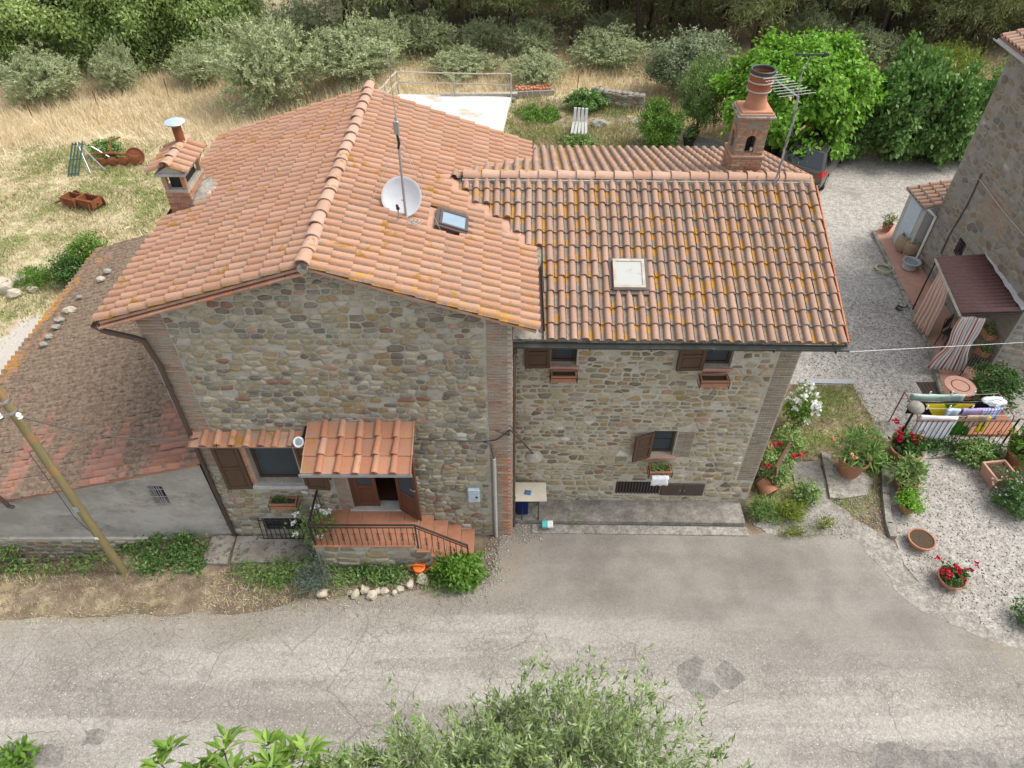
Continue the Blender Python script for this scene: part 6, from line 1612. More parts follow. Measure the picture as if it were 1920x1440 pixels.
for pts, m_, e in (([(9.95, .0), (11.15, .0), (10.80, -.42), (10.30, -.42)], 'cloth_yellow', .012), ([(10.40, .0), (10.72, .0), (10.56, -.17)], 'cloth_green', .018)):
    tw = [o for o in bpy.data.objects if o.name == 'towel.001'][0]
    mb = MB(); mb.prism(pts, lambda a, b, d: Vector((a, lines[2]-.055+d + .10*b*0, LZ-.045+b)), -e-.006, -e); mb.build('printed_field', M[m_], tw)
wash('bed_sheet', 'white sheet hung over the railing at the left end of the washing', 9.66, 10.55, 0, .80, .30, 'cloth_white', seed=3, cat='sheet')
wash('pillowcase', 'pale blue pillowcase hung beside the white sheet', 10.40, 10.72, 1, .25, .25, 'cloth_blue', seed=4, cat='pillowcase')
wash('tea_towel', 'lilac cloth hung between the rug and the checked cloth', 10.78, 11.30, 1, .30, .25, 'cloth_lilac', seed=5, cat='cloth')
wash('checked_cloth', 'blue and white checked cloth hung at the right end of the rack', 11.25, 11.72, 1, .42, .30, 'checked_blue', seed=6, cat='cloth')
wash('green_towel', 'dark green towel hanging low over the railing beside the white sheet', 10.42, 10.98, 0, .55, .2, 'cloth_green', seed=7, cat='towel', dz=-.10)
wash('rug', 'shaggy beige rug folded over the iron railing', 10.76, 11.28, 0, .38, .3, 'rug', seed=8, cat='rug', dz=.02)
wash('yellow_cloth', 'small yellow cloth hanging under the corner of the beige rug', 11.15, 11.33, 0, .52, .1, 'cloth_yellow', seed=9, cat='cloth', dz=-.02)
t = thing('washing_bag', 'crumpled white washing bag lying on the line above the checked cloth', 'bag', (11.55, 12.1, LZ))
V, F = rock_mesh(91, .52, .28, .22, 3, .5); mb = MB(); mb.add([(a+11.55, b+12.02, c+LZ+.06) for a, b, c in V], F); mb.build('sack', M['cloth_white'], t, True)
mb = MB(); mb.tube([(11.38, 11.98, LZ+.12), (11.55, 11.92, LZ+.22), (11.70, 11.98, LZ+.12)], .012, 5); mb.build('strap', M['cloth_blue'], t)
for k in range(7):
    x, y = (9.9 + k*.27, lines[3] if k % 2 else lines[1]); t = thing('clothes_peg', ['pale peg at the left end of the far washing line', 'pale peg above the pillowcase edge', 'pale peg holding the mint towel', 'pale peg between pillowcase and lilac cloth', 'pale peg standing up at the end of the mint towel', 'pale peg clipping the lilac cloth', 'white peg alone on the bare far washing line'][k], 'peg', (x, y, LZ), 0, 'pegs on the washing lines')
    mb = MB(); mb.box(x-.012, x+.002, y-.012, y+.012, LZ-.06, LZ+.07).box(x+.004, x+.018, y-.012, y+.012, LZ-.06, LZ+.07); mb.build('jaw', M['petal_white'], t)
lp = Vector((at(1668, 836, 0).x, 11.45, 0))
t = thing('garden_lamp', 'black garden lamp post with a grey dome shade beside the red flower pot', 'lamp', lp, 0, None, True)
mb = MB(); mb.tube([(0, 0, 0), (0, 0, 1.45)], .028, 8); smooth_angle(mb.build('post', M['black'], t))
mb = MB(); mb.lathe([(.05, 1.42), (.17, 1.45), (.185, 1.50), (.15, 1.58), (.08, 1.63), (.001, 1.645)], 20, close=False); smooth_angle(mb.build('shade', M['rock_grey'], t), 60)
mb = MB(); mb.cbox(11.2, 12.6, 11.9, 13.1, -.02, .10, .01); mb.build('brick_step', M['terracotta'], kind='structure')

# flower pots along the gravel
pot_thing('potted_plant', 'large terracotta pot of lilies with peach flowers on the concrete slab', at(1590, 884, .05), .34, .52, fol=(700, (.52, .48, .36), .26, .035, 'leaf_mid', .28), flower=(9, .42, .42, .075, 'petal_peach'), seed=3)
pot_thing('potted_plant', 'wide terracotta pot of bright red geraniums at the foot of the lamp post', at(1687, 862, .02), .38, .46, fol=(420, (.32, .32, .20), .11, .07, 'leaf_dark', .10), flower=(11, .36, .24, .085, 'petal_red'), seed=4)
pot_thing('potted_plant', 'terracotta pot with bushy leaves and peach flowers just below the red geraniums', at(1690, 908, .02), .26, .34, fol=(520, (.36, .34, .26), .13, .05, 'leaf_mid', .16), flower=(6, .28, .22, .05, 'petal_peach'), seed=5)
pot_thing('potted_plant', 'small terracotta pot with drooping peach flowers above the lime green plant', at(1693, 930, .02), .18, .28, fol=(260, (.26, .24, .18), .11, .03, 'leaf_mid', .10), flower=(6, .2, .16, .045, 'petal_peach'), seed=6)
pot_thing('potted_plant', 'terracotta pot with a rounded lime green plant on the gravel edge', at(1697, 956, .02), .20, .26, fol=(900, (.25, .24, .16), .07, .04, 'leaf_lime', .08), seed=7)
t = thing('planter_bowl', 'empty shallow terracotta bowl with a bare soil fill on the gravel', 'bowl', at(1722, 1020, .02), 0, 'pots standing in the garden', True); pot_body(t, .27, .20, .19)
pot_thing('potted_plant', 'shallow terracotta bowl full of red flowers alone on the lower gravel', at(1778, 1092, .02), .27, .20, fol=(340, (.22, .22, .13), .08, .05, 'leaf_dark', .07), flower=(14, .28, .15, .06, 'petal_red'), rb=.19, seed=8)
t = thing('square_planter', 'square pinkish terracotta planter with sparse sprouts', 'planter', at(1863, 902, .02), .12, None, True)
mb = MB(); a0, a1, hh = .21, .29, .40
V = [(-a0,-a0,0),(a0,-a0,0),(a0,a0,0),(-a0,a0,0),(-a1,-a1,hh),(a1,-a1,hh),(a1,a1,hh),(-a1,a1,hh)]; b1_ = a1-.045; V += [(-b1_,-b1_,hh),(b1_,-b1_,hh),(b1_,b1_,hh),(-b1_,b1_,hh),(-b1_,-b1_,hh-.08),(b1_,-b1_,hh-.08),(b1_,b1_,hh-.08),(-b1_,b1_,hh-.08)]
F = [(3,2,1,0)] + [(k,(k+1)%4,4+(k+1)%4,4+k) for k in range(4)] + [(4+k,4+(k+1)%4,8+(k+1)%4,8+k) for k in range(4)] + [(8+k,8+(k+1)%4,12+(k+1)%4,12+k) for k in range(4)]
mb.add(V, F); mb.build('pot', M['terracotta_pale'], t)
mb = MB(); mb.box(-b1_+.002, b1_-.002, -b1_+.002, b1_-.002, hh-.14, hh-.075); mb.build('soil', M['soil'], t)
bush_part(RN, t, 60, (0, 0, hh-.04), (.2, .2, .08), .07, .02, 'leaf_mid', nc=12)
pot_thing('potted_plant', 'very large terracotta pot of thick green shrub at the right edge by the railing', at(1908, 872, .02), .40, .50, fol=(1500, (.50, .48, .36), .10, .06, 'leaf_bush', .22), seed=9)
q = at(1430, 915, .05); t = thing('fallen_pot', 'broken terracotta pot lying on its side at the corner of the wing', 'pot', q, .5, None, True)
mb = MB(); mb.lathe([(.14, 0), (.20, .28), (.21, .28), (.21, .36), (.18, .36), (.12, .03)], 18, (0, 0, 0), Matrix.Translation((0, .1, .17)) @ Matrix.Rotation(1.9, 4, 'X'), False); smooth_angle(mb.build('pot', M['terracotta'], t), 40)
# folded trellis
tr = thing('folding_trellis', 'brown wooden trellis leaning among the roses at the wing corner', 'trellis', at(1450, 900, 0))
a, b = at(1448, 922, .05), at(1478, 868, .05); Zt = Vector((-.16, -.02, 1)).normalized()
d = (b-a).normalized(); Ln = (b-a).length; Ht = .95
FT = frame_M(a, d, Zt.cross(d).normalized(), Zt)
mb = MB(); mb.cbox(-.03, .03, -.025, .025, 0, Ht, .004, FT).cbox(Ln-.03, Ln+.03, -.025, .025, 0, Ht, .004, FT).cbox(.03, Ln-.03, -.024, .024, Ht-.06, Ht, .004, FT).cbox(.03, Ln-.03, -.024, .024, .04, .09, .004, FT); mb.build('frame', M['wood_door'], tr)
for k in range(1, 9):
    mb = MB(); x = k*Ln/9; mb.box(x-.009, x+.009, -.012, .0, .09, Ht-.06, FT); mb.build('slat', M['timber_pale'], tr)
for k in range(1, 8):
    mb = MB(); z = .09 + k*(Ht-.15)/8; mb.box(.03, Ln-.03, .0005, .012, z-.009, z+.009, FT); mb.build('slat', M['timber_pale'], tr)

# ------------------------------------------------------------------ car in the yard
car = thing('parked_car', 'dark grey hatchback parked under the fig trees beyond the wing roof', 'car', at(1518, 318, 0), math.radians(-33), None, True)
def loft(secs, name, mat, parent, sm=45):
    V = [p for s_ in secs for p in s_]; n = len(secs[0]); F = []
    for i in range(len(secs)-1): F += [(i*n+k, i*n+(k+1)%n, (i+1)*n+(k+1)%n, (i+1)*n+k) for k in range(n)]
    F += [tuple(range(n-1, -1, -1)), tuple(range((len(secs)-1)*n, len(secs)*n))]
    return smooth_angle(MB().add(V, F).build(name, M[mat], parent), sm)
def csec(y, w, z0, z1, wt=None, r=.10):
    wt = wt or w*.94; return [(-w+.05, y, z0), (w-.05, y, z0), (w, y, z0+.12), (w, y, (z0+z1)*.5), (wt, y, z1-r*.4), (wt-r, y, z1), (-wt+r, y, z1), (-wt, y, z1-r*.4), (-w, y, (z0+z1)*.5), (-w, y, z0+.12)]
loft([csec(-2.05, .70, .34, .74, r=.05), csec(-2.0, .84, .24, .88), csec(-1.6, .89, .20, .96), csec(-.2, .90, .20, .95), csec(.9, .90, .20, .93), csec(1.55, .87, .22, .84), csec(1.98, .76, .26, .72), csec(2.06, .60, .34, .62, r=.05)], 'body', 'car_paint', car)
def gsec(y, wb, wt, zb, zt): return [(-wb, y, zb), (wb, y, zb), (wt, y, zt-.04), (wt-.10, y, zt), (-wt+.10, y, zt), (-wt, y, zt-.04)]
loft([[(-.80, -1.93, .90), (.80, -1.93, .90), (.78, -1.90, .93), (.70, -1.9, .94), (-.70, -1.9, .94), (-.78, -1.90, .93)], gsec(-1.45, .80, .64, .90, 1.46), gsec(-.6, .81, .66, .90, 1.52), gsec(.15, .81, .65, .90, 1.48), [(-.80, 1.05, .90), (.80, 1.05, .90), (.76, 1.0, .93), (.68, 1.0, .94), (-.68, 1.0, .94), (-.76, 1.0, .93)]], 'cabin', 'car_paint', car, 40)
mb = MB(); mb.add([(-.70, -1.905, .97), (.70, -1.905, .97), (.56, -1.50, 1.42), (-.56, -1.50, 1.42)], [(0, 1, 2, 3)]); mb.build('rear_window', M['glass'], car)
mb = MB(); mb.add([(-.66, 1.0, .99), (.66, 1.0, .99), (.54, .25, 1.45), (-.54, .25, 1.45)], [(3, 2, 1, 0)]); mb.build('windscreen', M['glass'], car)
for sg in (-1, 1):
    for y0, y1, t0, t1 in ((-1.45, -.85, -1.28, -.85), (-.78, -.02, -.78, -.02), (.05, .78, .05, .30)):
        mb = MB(); zt = 1.42; f = [(sg*.812, y0, .99), (sg*.812, y1, .99), (sg*.685, t1, zt), (sg*.685, t0, zt)]; mb.add(f, [(0, 1, 2, 3) if sg > 0 else (3, 2, 1, 0)]); mb.build('side_window', M['glass'], car)
    mb = MB(); mb.add([(sg*.60, -2.045, .70), (sg*.80, -2.02, .70), (sg*.89, -1.72, .76), (sg*.87, -1.74, .92), (sg*.76, -1.965, .93), (sg*.62, -2.02, .88)], [(0, 1, 4, 5) if sg > 0 else (5, 4, 1, 0), (1, 2, 3, 4) if sg > 0 else (4, 3, 2, 1)]); o = mb.build('tail_light', M['tail_red'], car); sm = o.modifiers.new('s', 'SOLIDIFY'); sm.thickness = .03; sm.offset = 0
    mb = MB(); mb.cbox(sg*.98-.09, sg*.98+.09, .62, .74, .94, 1.06, .02); mb.build('mirror', M['car_paint'], car)
    for y in (-1.28, 1.25):
        mb = MB(); RM = Matrix.Translation((sg*.80, y, .31)) @ Matrix.Rotation(math.pi/2, 4, 'Y'); mb.lathe([(.19, -.10), (.31, -.10), (.315, -.05), (.315, .07), (.30, .10), (.19, .10)], 22, (0, 0, 0), RM); w = smooth_angle(mb.build('tyre', M['rubber'], car), 40)
        mb = MB(); mb.lathe([(.195, -.105), (.195, .105), (.12, .108 if sg > 0 else .09), (.03, .108), (.001, .108)], 18, (0, 0, 0), RM, False); mb.build('rim', M['steel'], w)
    mb = MB(); mb.add([(sg*.55, 2.05, .62), (sg*.74, 1.98, .64), (sg*.84, 1.72, .74), (sg*.66, 1.92, .76)], [(0, 1, 2, 3) if sg < 0 else (3, 2, 1, 0)]); o = mb.build('headlight', M['steel'], car); sm = o.modifiers.new('s', 'SOLIDIFY'); sm.thickness = .03; sm.offset = 0
mb = MB(); mb.cbox(-.82, .82, -2.10, -1.98, .28, .50, .03); mb.build('bumper', M['black'], car)
mb = MB(); mb.box(-.26, .26, -2.075, -2.05, .62, .73); mb.build('number_plate', M['number_plate'], car)
mb = MB(); mb.tube([(.0, -1.05, 1.52), (.02, -1.35, 1.72)], .008, 4); mb.build('aerial', M['black'], car)
p = at(1438, 296, 0)
t = thing('rolled_covers', 'row of rolled dark grey covers lying beyond the brick chimney', 'covers', p, -.35, None, True)
for k in range(4):
    mb = MB(); mb.tube([(k*.30-.4, -.75, .17), (k*.30-.4, .2, .19), (k*.30-.42, .9, .17)], .15, 10); smooth_angle(mb.build('roll', M['gutter_dark'], t), 50)
for k, (u, v, l) in enumerate([(1297, 262, 'reddish clay pot of red flowers at the far edge of the gravel yard'), (1290, 272, 'dark round pot beside the clay pot at the far yard edge')]):
    pot_thing('potted_plant', l, at(u, v, 0), .26, .36, fol=(200, (.25, .25, .18), .10, .05, 'leaf_mid', .1), flower=(6, .2, .18, .05, 'petal_red') if k == 0 else None, mat='terracotta' if k == 0 else 'gutter_dark', seed=20+k)

# ------------------------------------------------------------------ behind the house
TER = [at(748,176,.25), at(958,182,.25), at(942,246,.25), at(690,240,.25)]
sheet('concrete_terrace', TER, .25, M['concrete_white'], .02, .5, thick=.4)
tr = thing('terrace_railing', 'weathered pale timber railing round the far edge of the white concrete terrace', 'railing', at(850, 178, .25))
ca, cb_, cc = TER[0], TER[1], TER[3]
def rail_run(a, b, zs, r=.035):
    for z in zs:
        d = b-a; n = 3
        for k in range(n):
            mb = MB(); o_ = Vector((0, 0, R5.normal()*.03)); mb.tube([a + d*(k/n) + Vector((0, 0, z)), a + d*((k+1)/n) + Vector((0, 0, z)) + o_], r, 5); mb.build('rail', M['timber_pale'], tr)
rail_run(ca, cb_, (1.0, .55)); rail_run(ca, ca.lerp(cc, .75), (1.0, .55))
for f in (0, .5, 1): q = ca.lerp(cb_, f); mb = MB(); mb.tube([q + Vector((0, 0, -.3)), q + Vector((0, 0, 1.03))], .045, 6); mb.build('post', M['timber_pale'], tr)
for f in (.4, .75): q = ca.lerp(cc, f); mb = MB(); mb.tube([q + Vector((0, 0, -.3)), q + Vector((0, 0, 1.03))], .045, 6); mb.build('post', M['timber_pale'], tr)
q = at(905, 178, .27); mb = MB(); mb.cbox(-1.9, 1.6, -.12, .12, 0, .10, .01); o = mb.build('timber_beam', M['timber_pale'], None, basis=Matrix.Translation((q.x, q.y+.05, .25)) @ Matrix.Rotation(.02, 4, 'Z')); tag(o, 'long grey timber beam lying on the far edge of the white terrace', 'beam')
t = thing('old_bench', 'weathered white slatted lounger standing in the weedy back garden', 'lounger', at(1085, 258, 0), -.12, None, True)
for k in range(5):
    mb = MB(); x = -.28 + k*.14; mb.cbox(x-.055, x+.055, -.5, .75, .36, .39, .006, Matrix.Rotation(RN.normal()*.03, 4, 'Z')); mb.build('slat', M['sheet_white'], t)
for k in range(4):
    mb = MB(); x = -.24 + k*.16; mb.cbox(x-.055, x+.055, .75, .80, .38, .95, .006); mb.build('back_slat', M['cloth_white'], t)
for x in (-.28, .28):
    for y in (-.45, .75): mb = MB(); mb.box(x-.03, x+.03, y-.03, y+.03, 0, .36); mb.build('leg', M['timber_pale'], t)
bw = thing('low_stone_wall', 'low dry stone wall at the back of the weedy garden', 'wall', at(1160, 208, 0))
wa, wb = at(1105, 196, 0), at(1205, 210, 0); d = (wb-wa).normalized(); n_ = Vector((d.y, -d.x, 0)); Lw = (wb-wa).length
mLW = lambda s_, z_, dd: wa + d*s_ - n_*dd + Vector((0, 0, z_))
mb = MB(); mb.box(0, Lw, -.35, -.01, -.2, .62, frame_M(wa, d, n_, Vector((0, 0, 1)))); mb.build('core', M['rock_grey'], bw)
stone_pieces(RN, bw, stones2d(RN, 0, Lw, -.1, .68, None, (), rowh=(.13, .22), wid=(.2, .4), gap=.012), mLW, M['stone'], 100, (.01, .05))
for k in range(9):
    V, F = rock_mesh(200+k, .36, .34, .16, 2, .4); mb = MB(); c_ = wa + d*(Lw*(k+.5)/9) + n_*(-.18) + Vector((0, 0, .66)); mb.add([(a+c_.x, b+c_.y, c+c_.z) for a, b, c in V], F); mb.build('cope_stone', M['rock_grey'], bw, True)
bp_ = thing('tile_stack', 'low stack of spare red tiles on stones by the white terrace', 'tile stack', at(1000, 178, 0), .1, None, True)
for k in range(12):
    for j in range(2):
        mb = MB(); mb.cbox(-.85+k*.14, -.73+k*.14, -.2+j*.21, 0+j*.21, .30 + RN.normal()*.01, .38 + RN.normal()*.02, .006, Matrix.Rotation(RN.normal()*.02, 4, 'Z')); mb.build('tile', M['brick_red'], bp_)
mb = MB(); mb.cbox(-.95, .95, -.25, .25, 0, .29, .03); mb.build('stone_base', M['rock_grey'], bp_)
for k, (u, v, s_, l) in enumerate([(958, 188, .5, 'rough grey rock at the corner of the white terrace'), (1042, 214, .3, 'small white stone in the weeds left of the white lounger'), (1122, 237, .65, 'brown boulder right of the white lounger'), (1190, 232, .45, 'grey boulder beside the round green bush'), (950, 200, .35, 'pale rock lying under the tile stack'), (1185, 245, .3, 'small grey rock at the yard edge near the round bush')]):
    p = at(u, v, 0); V, F = rock_mesh(300+k, s_, s_*.8, s_*.6); o = obj('garden_rock', mesh_np('garden_rock', V, F, M['rock' if k in (1, 4) else 'rock_grey'], False), None, Matrix.Translation((p.x, p.y, s_*.18))); tag(o, l, 'rock', 'rocks in the back garden')
for k, (u, v, s_, l) in enumerate([(8, 545, .8, 'largest pale boulder of the rock heap in the left meadow'), (40, 530, .6, 'upper boulder of the rock heap in the left meadow'), (30, 555, .5, 'lower boulder of the rock heap in the left meadow'), (62, 545, .35, 'small boulder at the right of the rock heap in the left meadow'), (25, 535, .45, 'middle boulder of the rock heap in the left meadow')]):
    p = gr(u, v); V, F = rock_mesh(320+k, s_, s_*.85, s_*.7); o = obj('meadow_rock', mesh_np('meadow_rock', V, F, M['rock'], False), None, Matrix.Translation((p.x, p.y, p.z + s_*.2))); tag(o, l, 'rock', 'rock heap in the left meadow')
# old farm implements left in the meadow
p = gr(158, 388)
t = thing('rusty_harrow', 'rusty red farm implement with a boxy frame lying alone on the mown grass', 'farm implement', p, -.35, None, True)
for x0, x1, y0, y1, z0, z1 in ((-.75, -.1, -.28, .22, .12, .42), (.0, .75, -.22, .28, .16, .46)):
    trough(t, 'hopper', x0, x1, y0, y1, z0, z1, 'rust', .03)
mb = MB(); mb.tube([(-1.15, -.25, .1), (-.7, 0, .25), (.9, .05, .3)], .04, 6); mb.build('drawbar', M['rust'], t)
for x in (-.5, .1, .6): mb = MB(); mb.lathe([(.22, -.02), (.24, 0), (.22, .02)], 14, (0, 0, 0), Matrix.Translation((x, .34, .22)) @ Matrix.Rotation(1.57, 4, 'X')); mb.build('disc', M['rust'], t)
for x in (-.6, .0, .7): mb = MB(); mb.tube([(x, -.3, .4), (x+.05, -.42, .05)], .02, 5); mb.build('tine', M['rust'], t)
p = gr(225, 310)
t = thing('rusty_plough', 'rusty plough half hidden in weeds beside the green metal frame', 'farm implement', p, .3, None, True)
mb = MB(); mb.tube([(-.9, .3, .5), (0, 0, .55), (.9, -.2, .35)], .05, 6); mb.tube([(-.2, .1, .5), (-.1, .5, .9), (.3, .6, .95)], .035, 6); mb.build('beam', M['rust'], t)
for k in range(4):
    V, F = rock_mesh(400+k, .45, .08, .42, 2, .3); mb = MB(); mb.add([(a-.6+k*.42, b-.1-k*.08, c+.28) for a, b, c in V], F); mb.build('share', M['rust'], t)
mb = MB(); mb.lathe([(.34, -.03), (.37, 0), (.34, .03), (.28, .0)], 18, (0, 0, 0), Matrix.Translation((.75, -.15, .38)) @ Matrix.Rotation(1.3, 4, 'X')); mb.build('wheel', M['rust'], t)
mb = MB(); mb.tube([(-.3, .2, .3), (-.9, .5, .75)], .03, 5); mb.build('lever', M['steel'], t)
p = gr(160, 318)
t = thing('metal_frame', 'dark green folded metal frame leaning upright in the meadow', 'frame', p, .25, None, True)
for k in range(4):
    mb = MB(); x = -.25 + k*.13; mb.tube([(x-.3, -.6, .03), (x+.1, .35, 1.05)], .032, 5); mb.build('bar', M['green_paint'], t)
for f in (.08, .5, .94):
    a = Vector((-.55, -.6, .03)).lerp(Vector((-.15, .35, 1.05)), f); mb = MB(); mb.tube([a, a + Vector((.41, 0, 0))], .028, 5); mb.build('cross_bar', M['green_paint'], t)
for x, y, z in ((.0, -.5, .05), (.55, -.35, .05)):
    mb = MB(); mb.tube([(.02, .35, 1.06), (x+.3, y, z)], .03, 5); mb.build('leg', M['steel_grey'], t)
for k, (u, v, l) in enumerate([(185, 205, 'thin rusty fence post farther left in the dry grass'), (316, 182, 'thin rusty fence post near the big olive in the dry grass'), (62, 225, 'thin rusty fence post at the left edge of the dry grass'), (1082, 168, 'short post in the dry grass beyond the low stone wall')]):
    p = gr(u, v); mb = MB(); mb.tube([p + Vector((0, 0, -.2)), p + Vector((.05, .02, .9))], .022, 6); o = mb.build('fence_post', M['rust'], None); tag(o, l, 'post', 'old fence posts in the field')
# ------------------------------------------------------------------ trees
RT_ = np.random.default_rng(77)
def trunk_mb(rng, H, r, forks=5, spread=.5, base=.35, lean=.1, straight=False):
    mb = MB(); l = Vector((rng.normal()*lean, rng.normal()*lean, 0))
    if straight:
        mb.tube([(0, 0, -.3), (l.x*.5, l.y*.5, H*.4), (l.x, l.y, H)], [r, r*.75, r*.25], 7); top = None
        for k in range(forks):
            z = H*(.22 + .6*k/forks); a = rng.uniform(0, 6.28); q = Vector((l.x*z/H, l.y*z/H, z)); L = H*.16*rng.uniform(.5, 1.2)
            mb.tube([q, q + Vector((math.cos(a)*L, math.sin(a)*L, L*.2))], [r*.22, r*.06], 4, False)
        return mb
    f = Vector((l.x, l.y, H*base)); mb.tube([(0, 0, -.3), (l.x*.4+rng.normal()*.03, l.y*.4, H*base*.5), f], [r*1.25, r, r*.85], 8)
    for k in range(forks):
        a = 6.28*k/forks + rng.normal()*.3; L = H*(.85-base)*rng.uniform(.8, 1.1)
        m_ = f + Vector((math.cos(a)*L*spread*.55, math.sin(a)*L*spread*.55, L*.5)); e = f + Vector((math.cos(a)*L*spread*1.1, math.sin(a)*L*spread*1.1, L*.9))
        mb.tube([f - Vector((0, 0, r*.5)), m_, e], [r*.55, r*.35, r*.1], 6, False)
        for j in range(2):
            b = a + rng.normal()*.8; mb.tube([m_, m_ + Vector((math.cos(b)*L*.35, math.sin(b)*L*.35, L*.35))], [r*.22, r*.06], 4, False)
    return mb
def proto_tree(crown_fn, leafmat, trunk, barkmat):
    """Meshes of one kind of tree: crown and trunk."""
    Q = crown_fn(); n = len(Q)
    return (mesh_np('crown', Q.reshape(-1, 3), np.arange(n*4, dtype=np.int32).reshape(n, 4), M[leafmat]), mesh_np('trunk', trunk.v, trunk.f, M[barkmat], True))
def plant_tree(name, pr, p, sc, rz, label, cat='tree', group=None):
    t = thing(name, label, cat, p, rz, group, True); t.scale = sc
    obj('trunk', pr[1], t); obj('crown', pr[0], t); return t
def tree_px(name, prs, R0, H0, u0, u1, vt, vb, label, cat='tree', group=None, deep=.6):
    p = gr((u0+u1)/2, vb); t = p.y*CP + (CAM_H - p.z)*SP
    R = (u1-u0)/2*t/FPX; p.y += R*deep; p.x *= 1 + R*deep*CP/t; p.z = float(h(p.x, p.y))
    H = aty((u0+u1)/2, vt, p.y - R*.1).z - p.z
    pr = prs[int(RT_.integers(len(prs)))]
    return plant_tree(name, pr, p, (R/R0, R/R0, max(H, .6)/H0), RT_.uniform(0, 6.28), label, cat, group)

def olive_crown(seed, n=800, k=24):
    rg = np.random.default_rng(seed); q, _ = sprays(rg, n, (0, 0, 1.55), (1.75, 1.75, 1.30), .55, k, .15, .046, seed, .3, .6, .5, .34); return q
OL = [proto_tree(lambda s_=s_: olive_crown(s_), 'leaf_olive', trunk_mb(np.random.default_rng(s_), 3.0, .13, 5, .6, .22), 'bark_grey') for s_ in (1, 2, 3)]
OLV = [(33,160,103,203,'broad low olive tree at the far left in the dry grass'), (193,272,92,180,'small round olive tree with a bare trunk in the dry grass'), (335,425,92,168,'pale olive tree just left of the largest olive'), (420,600,38,222,'largest silvery olive tree rising behind the left roof slope'),
       (-45,38,115,165,'olive tree cut by the left edge of the photo'), (590,745,60,165,'olive tree right beside the largest olive, above the house ridge'), (478,640,14,118,'tall olive tree behind the largest one, against the wood'), (640,765,40,140,'olive tree behind the thin antenna whip'),
       (755,855,33,112,'round olive tree beyond the terrace railing, in the back row'), (805,930,98,152,'low wide olive tree right behind the terrace railing'), (865,950,40,104,'small olive tree in the back row between two round ones'), (945,1045,48,116,'rear of the two olives in line beyond the stack of tiles'),
       (948,1057,106,166,'front of the two olives in line beyond the stack of tiles'), (1080,1205,62,138,'olive tree with a visible dark trunk standing alone in the straw'), (1462,1562,22,110,'grey green olive behind the top of the bright green tree'), (1555,1662,50,128,'grey green olive behind the right shoulder of the bright green tree'),
       (1655,1750,86,140,'pale grey green olive left of the yellowish broom'), (690,780,20,85,'olive tree in the back row above the antenna mast'), (1100,1180,28,80,'olive tree at the edge of the wood above the lone olive')]
for q in OLV: tree_px('olive_tree', OL, 1.85, 3.1, *q[:4], q[4], 'tree', 'olive trees in the dry field')
def round_crown(seed, n, nc, C, R, L, W, rad, up=.3, out=.5, inner=.45, fb=.35, lump=.25, droop=.15):
    rg = np.random.default_rng(seed); c, u = clumps(rg, nc, C, R, inner, fb, lump, seed); return leafy(rg, n, c, u, rad, L, W, out, up, droop)
HOLM = [proto_tree(lambda: round_crown(5, 16000, 260, (0, 0, 1.9), (1.9, 1.9, 1.6), .15, .07, .17), 'leaf_holm', trunk_mb(np.random.default_rng(5), 3, .15), 'bark')]
tree_px('holm_oak', HOLM, 2.2, 3.8, 1190, 1372, 52, 205, 'dense grey green holm oak left of the bright green tree', 'tree')
MIDT = [proto_tree(lambda: round_crown(6, 12000, 200, (0, 0, 1.7), (1.6, 1.6, 1.5), .14, .07, .15), 'leaf_mid', trunk_mb(np.random.default_rng(6), 3, .1), 'bark')]
tree_px('young_oak', MIDT, 1.7, 3.2, 1262, 1350, 115, 265, 'mid green young tree between the holm oak and the bright green tree', 'tree')
tree_px('young_oak', MIDT, 1.7, 3.2, 1840, 1960, 110, 215, 'green tree behind the tall neighbouring wall at the far right', 'tree')
BUSH = [proto_tree(lambda: round_crown(7, 9000, 180, (0, 0, .95), (.95, .95, .95), .12, .05, .10, .6, .5, .5, .5, .15), 'leaf_bush', trunk_mb(np.random.default_rng(7), 1.4, .05, 5, .5, .1), 'bark')]
tree_px('laurel_bush', BUSH, 1.0, 1.95, 1192, 1277, 188, 290, 'round glossy green laurel bush at the back edge of the yard', 'bush')
LIME = [proto_tree(lambda: round_crown(8, 30000, 230, (0, 0, 2.75), (3.05, 3.05, 2.0), .21, .15, .22, .2, .6, .6, .4, .2, .3), 'leaf_lime', trunk_mb(np.random.default_rng(8), 4.2, .2, 6, .8, .3), 'bark')]
tree_px('mulberry_tree', LIME, 3.5, 5.25, 1322, 1612, 56, 318, 'big bright lime green tree behind the brick chimney', 'tree', None, .4)
FIG = [proto_tree(lambda s_=s_: round_crown(s_, 13000, 190, (0, 0, 1.7), (1.75, 1.75, 1.6), .19, .16, .19, .45, .7, .4, .6, .26, .05), 'leaf_fig', trunk_mb(np.random.default_rng(s_), 3, .1, 6, .9, .1), 'bark_grey') for s_ in (9, 10)]
for u0, u1, vt, vb, l in ((1585,1725,108,312,'dark fig tree nearest the parked car, touching the bright green tree'), (1680,1800,140,318,'broad dark fig tree in the middle of the yard hedge'), (1760,1862,150,312,'dark fig tree at the hedge end beside the tall wall'), (1520,1610,215,308,'low fig bush right behind the parked car')):
    tree_px('fig_tree', FIG, 1.85, 3.3, u0, u1, vt, vb, l, 'tree', 'fig trees along the yard')
BROOM = [proto_tree(lambda: sprays(np.random.default_rng(11), 420, (0, 0, .8), (1.2, 1.2, .7), .7, 26, .13, .025, 11, .2, 1.2, .3)[0], 'leaf_broom', trunk_mb(np.random.default_rng(11), 1.2, .05, 6, .6, .1), 'bark')]
tree_px('broom_bush', BROOM, 1.5, 1.9, 1700, 1835, 92, 168, 'yellow green broom bush behind the dark fig trees', 'bush')
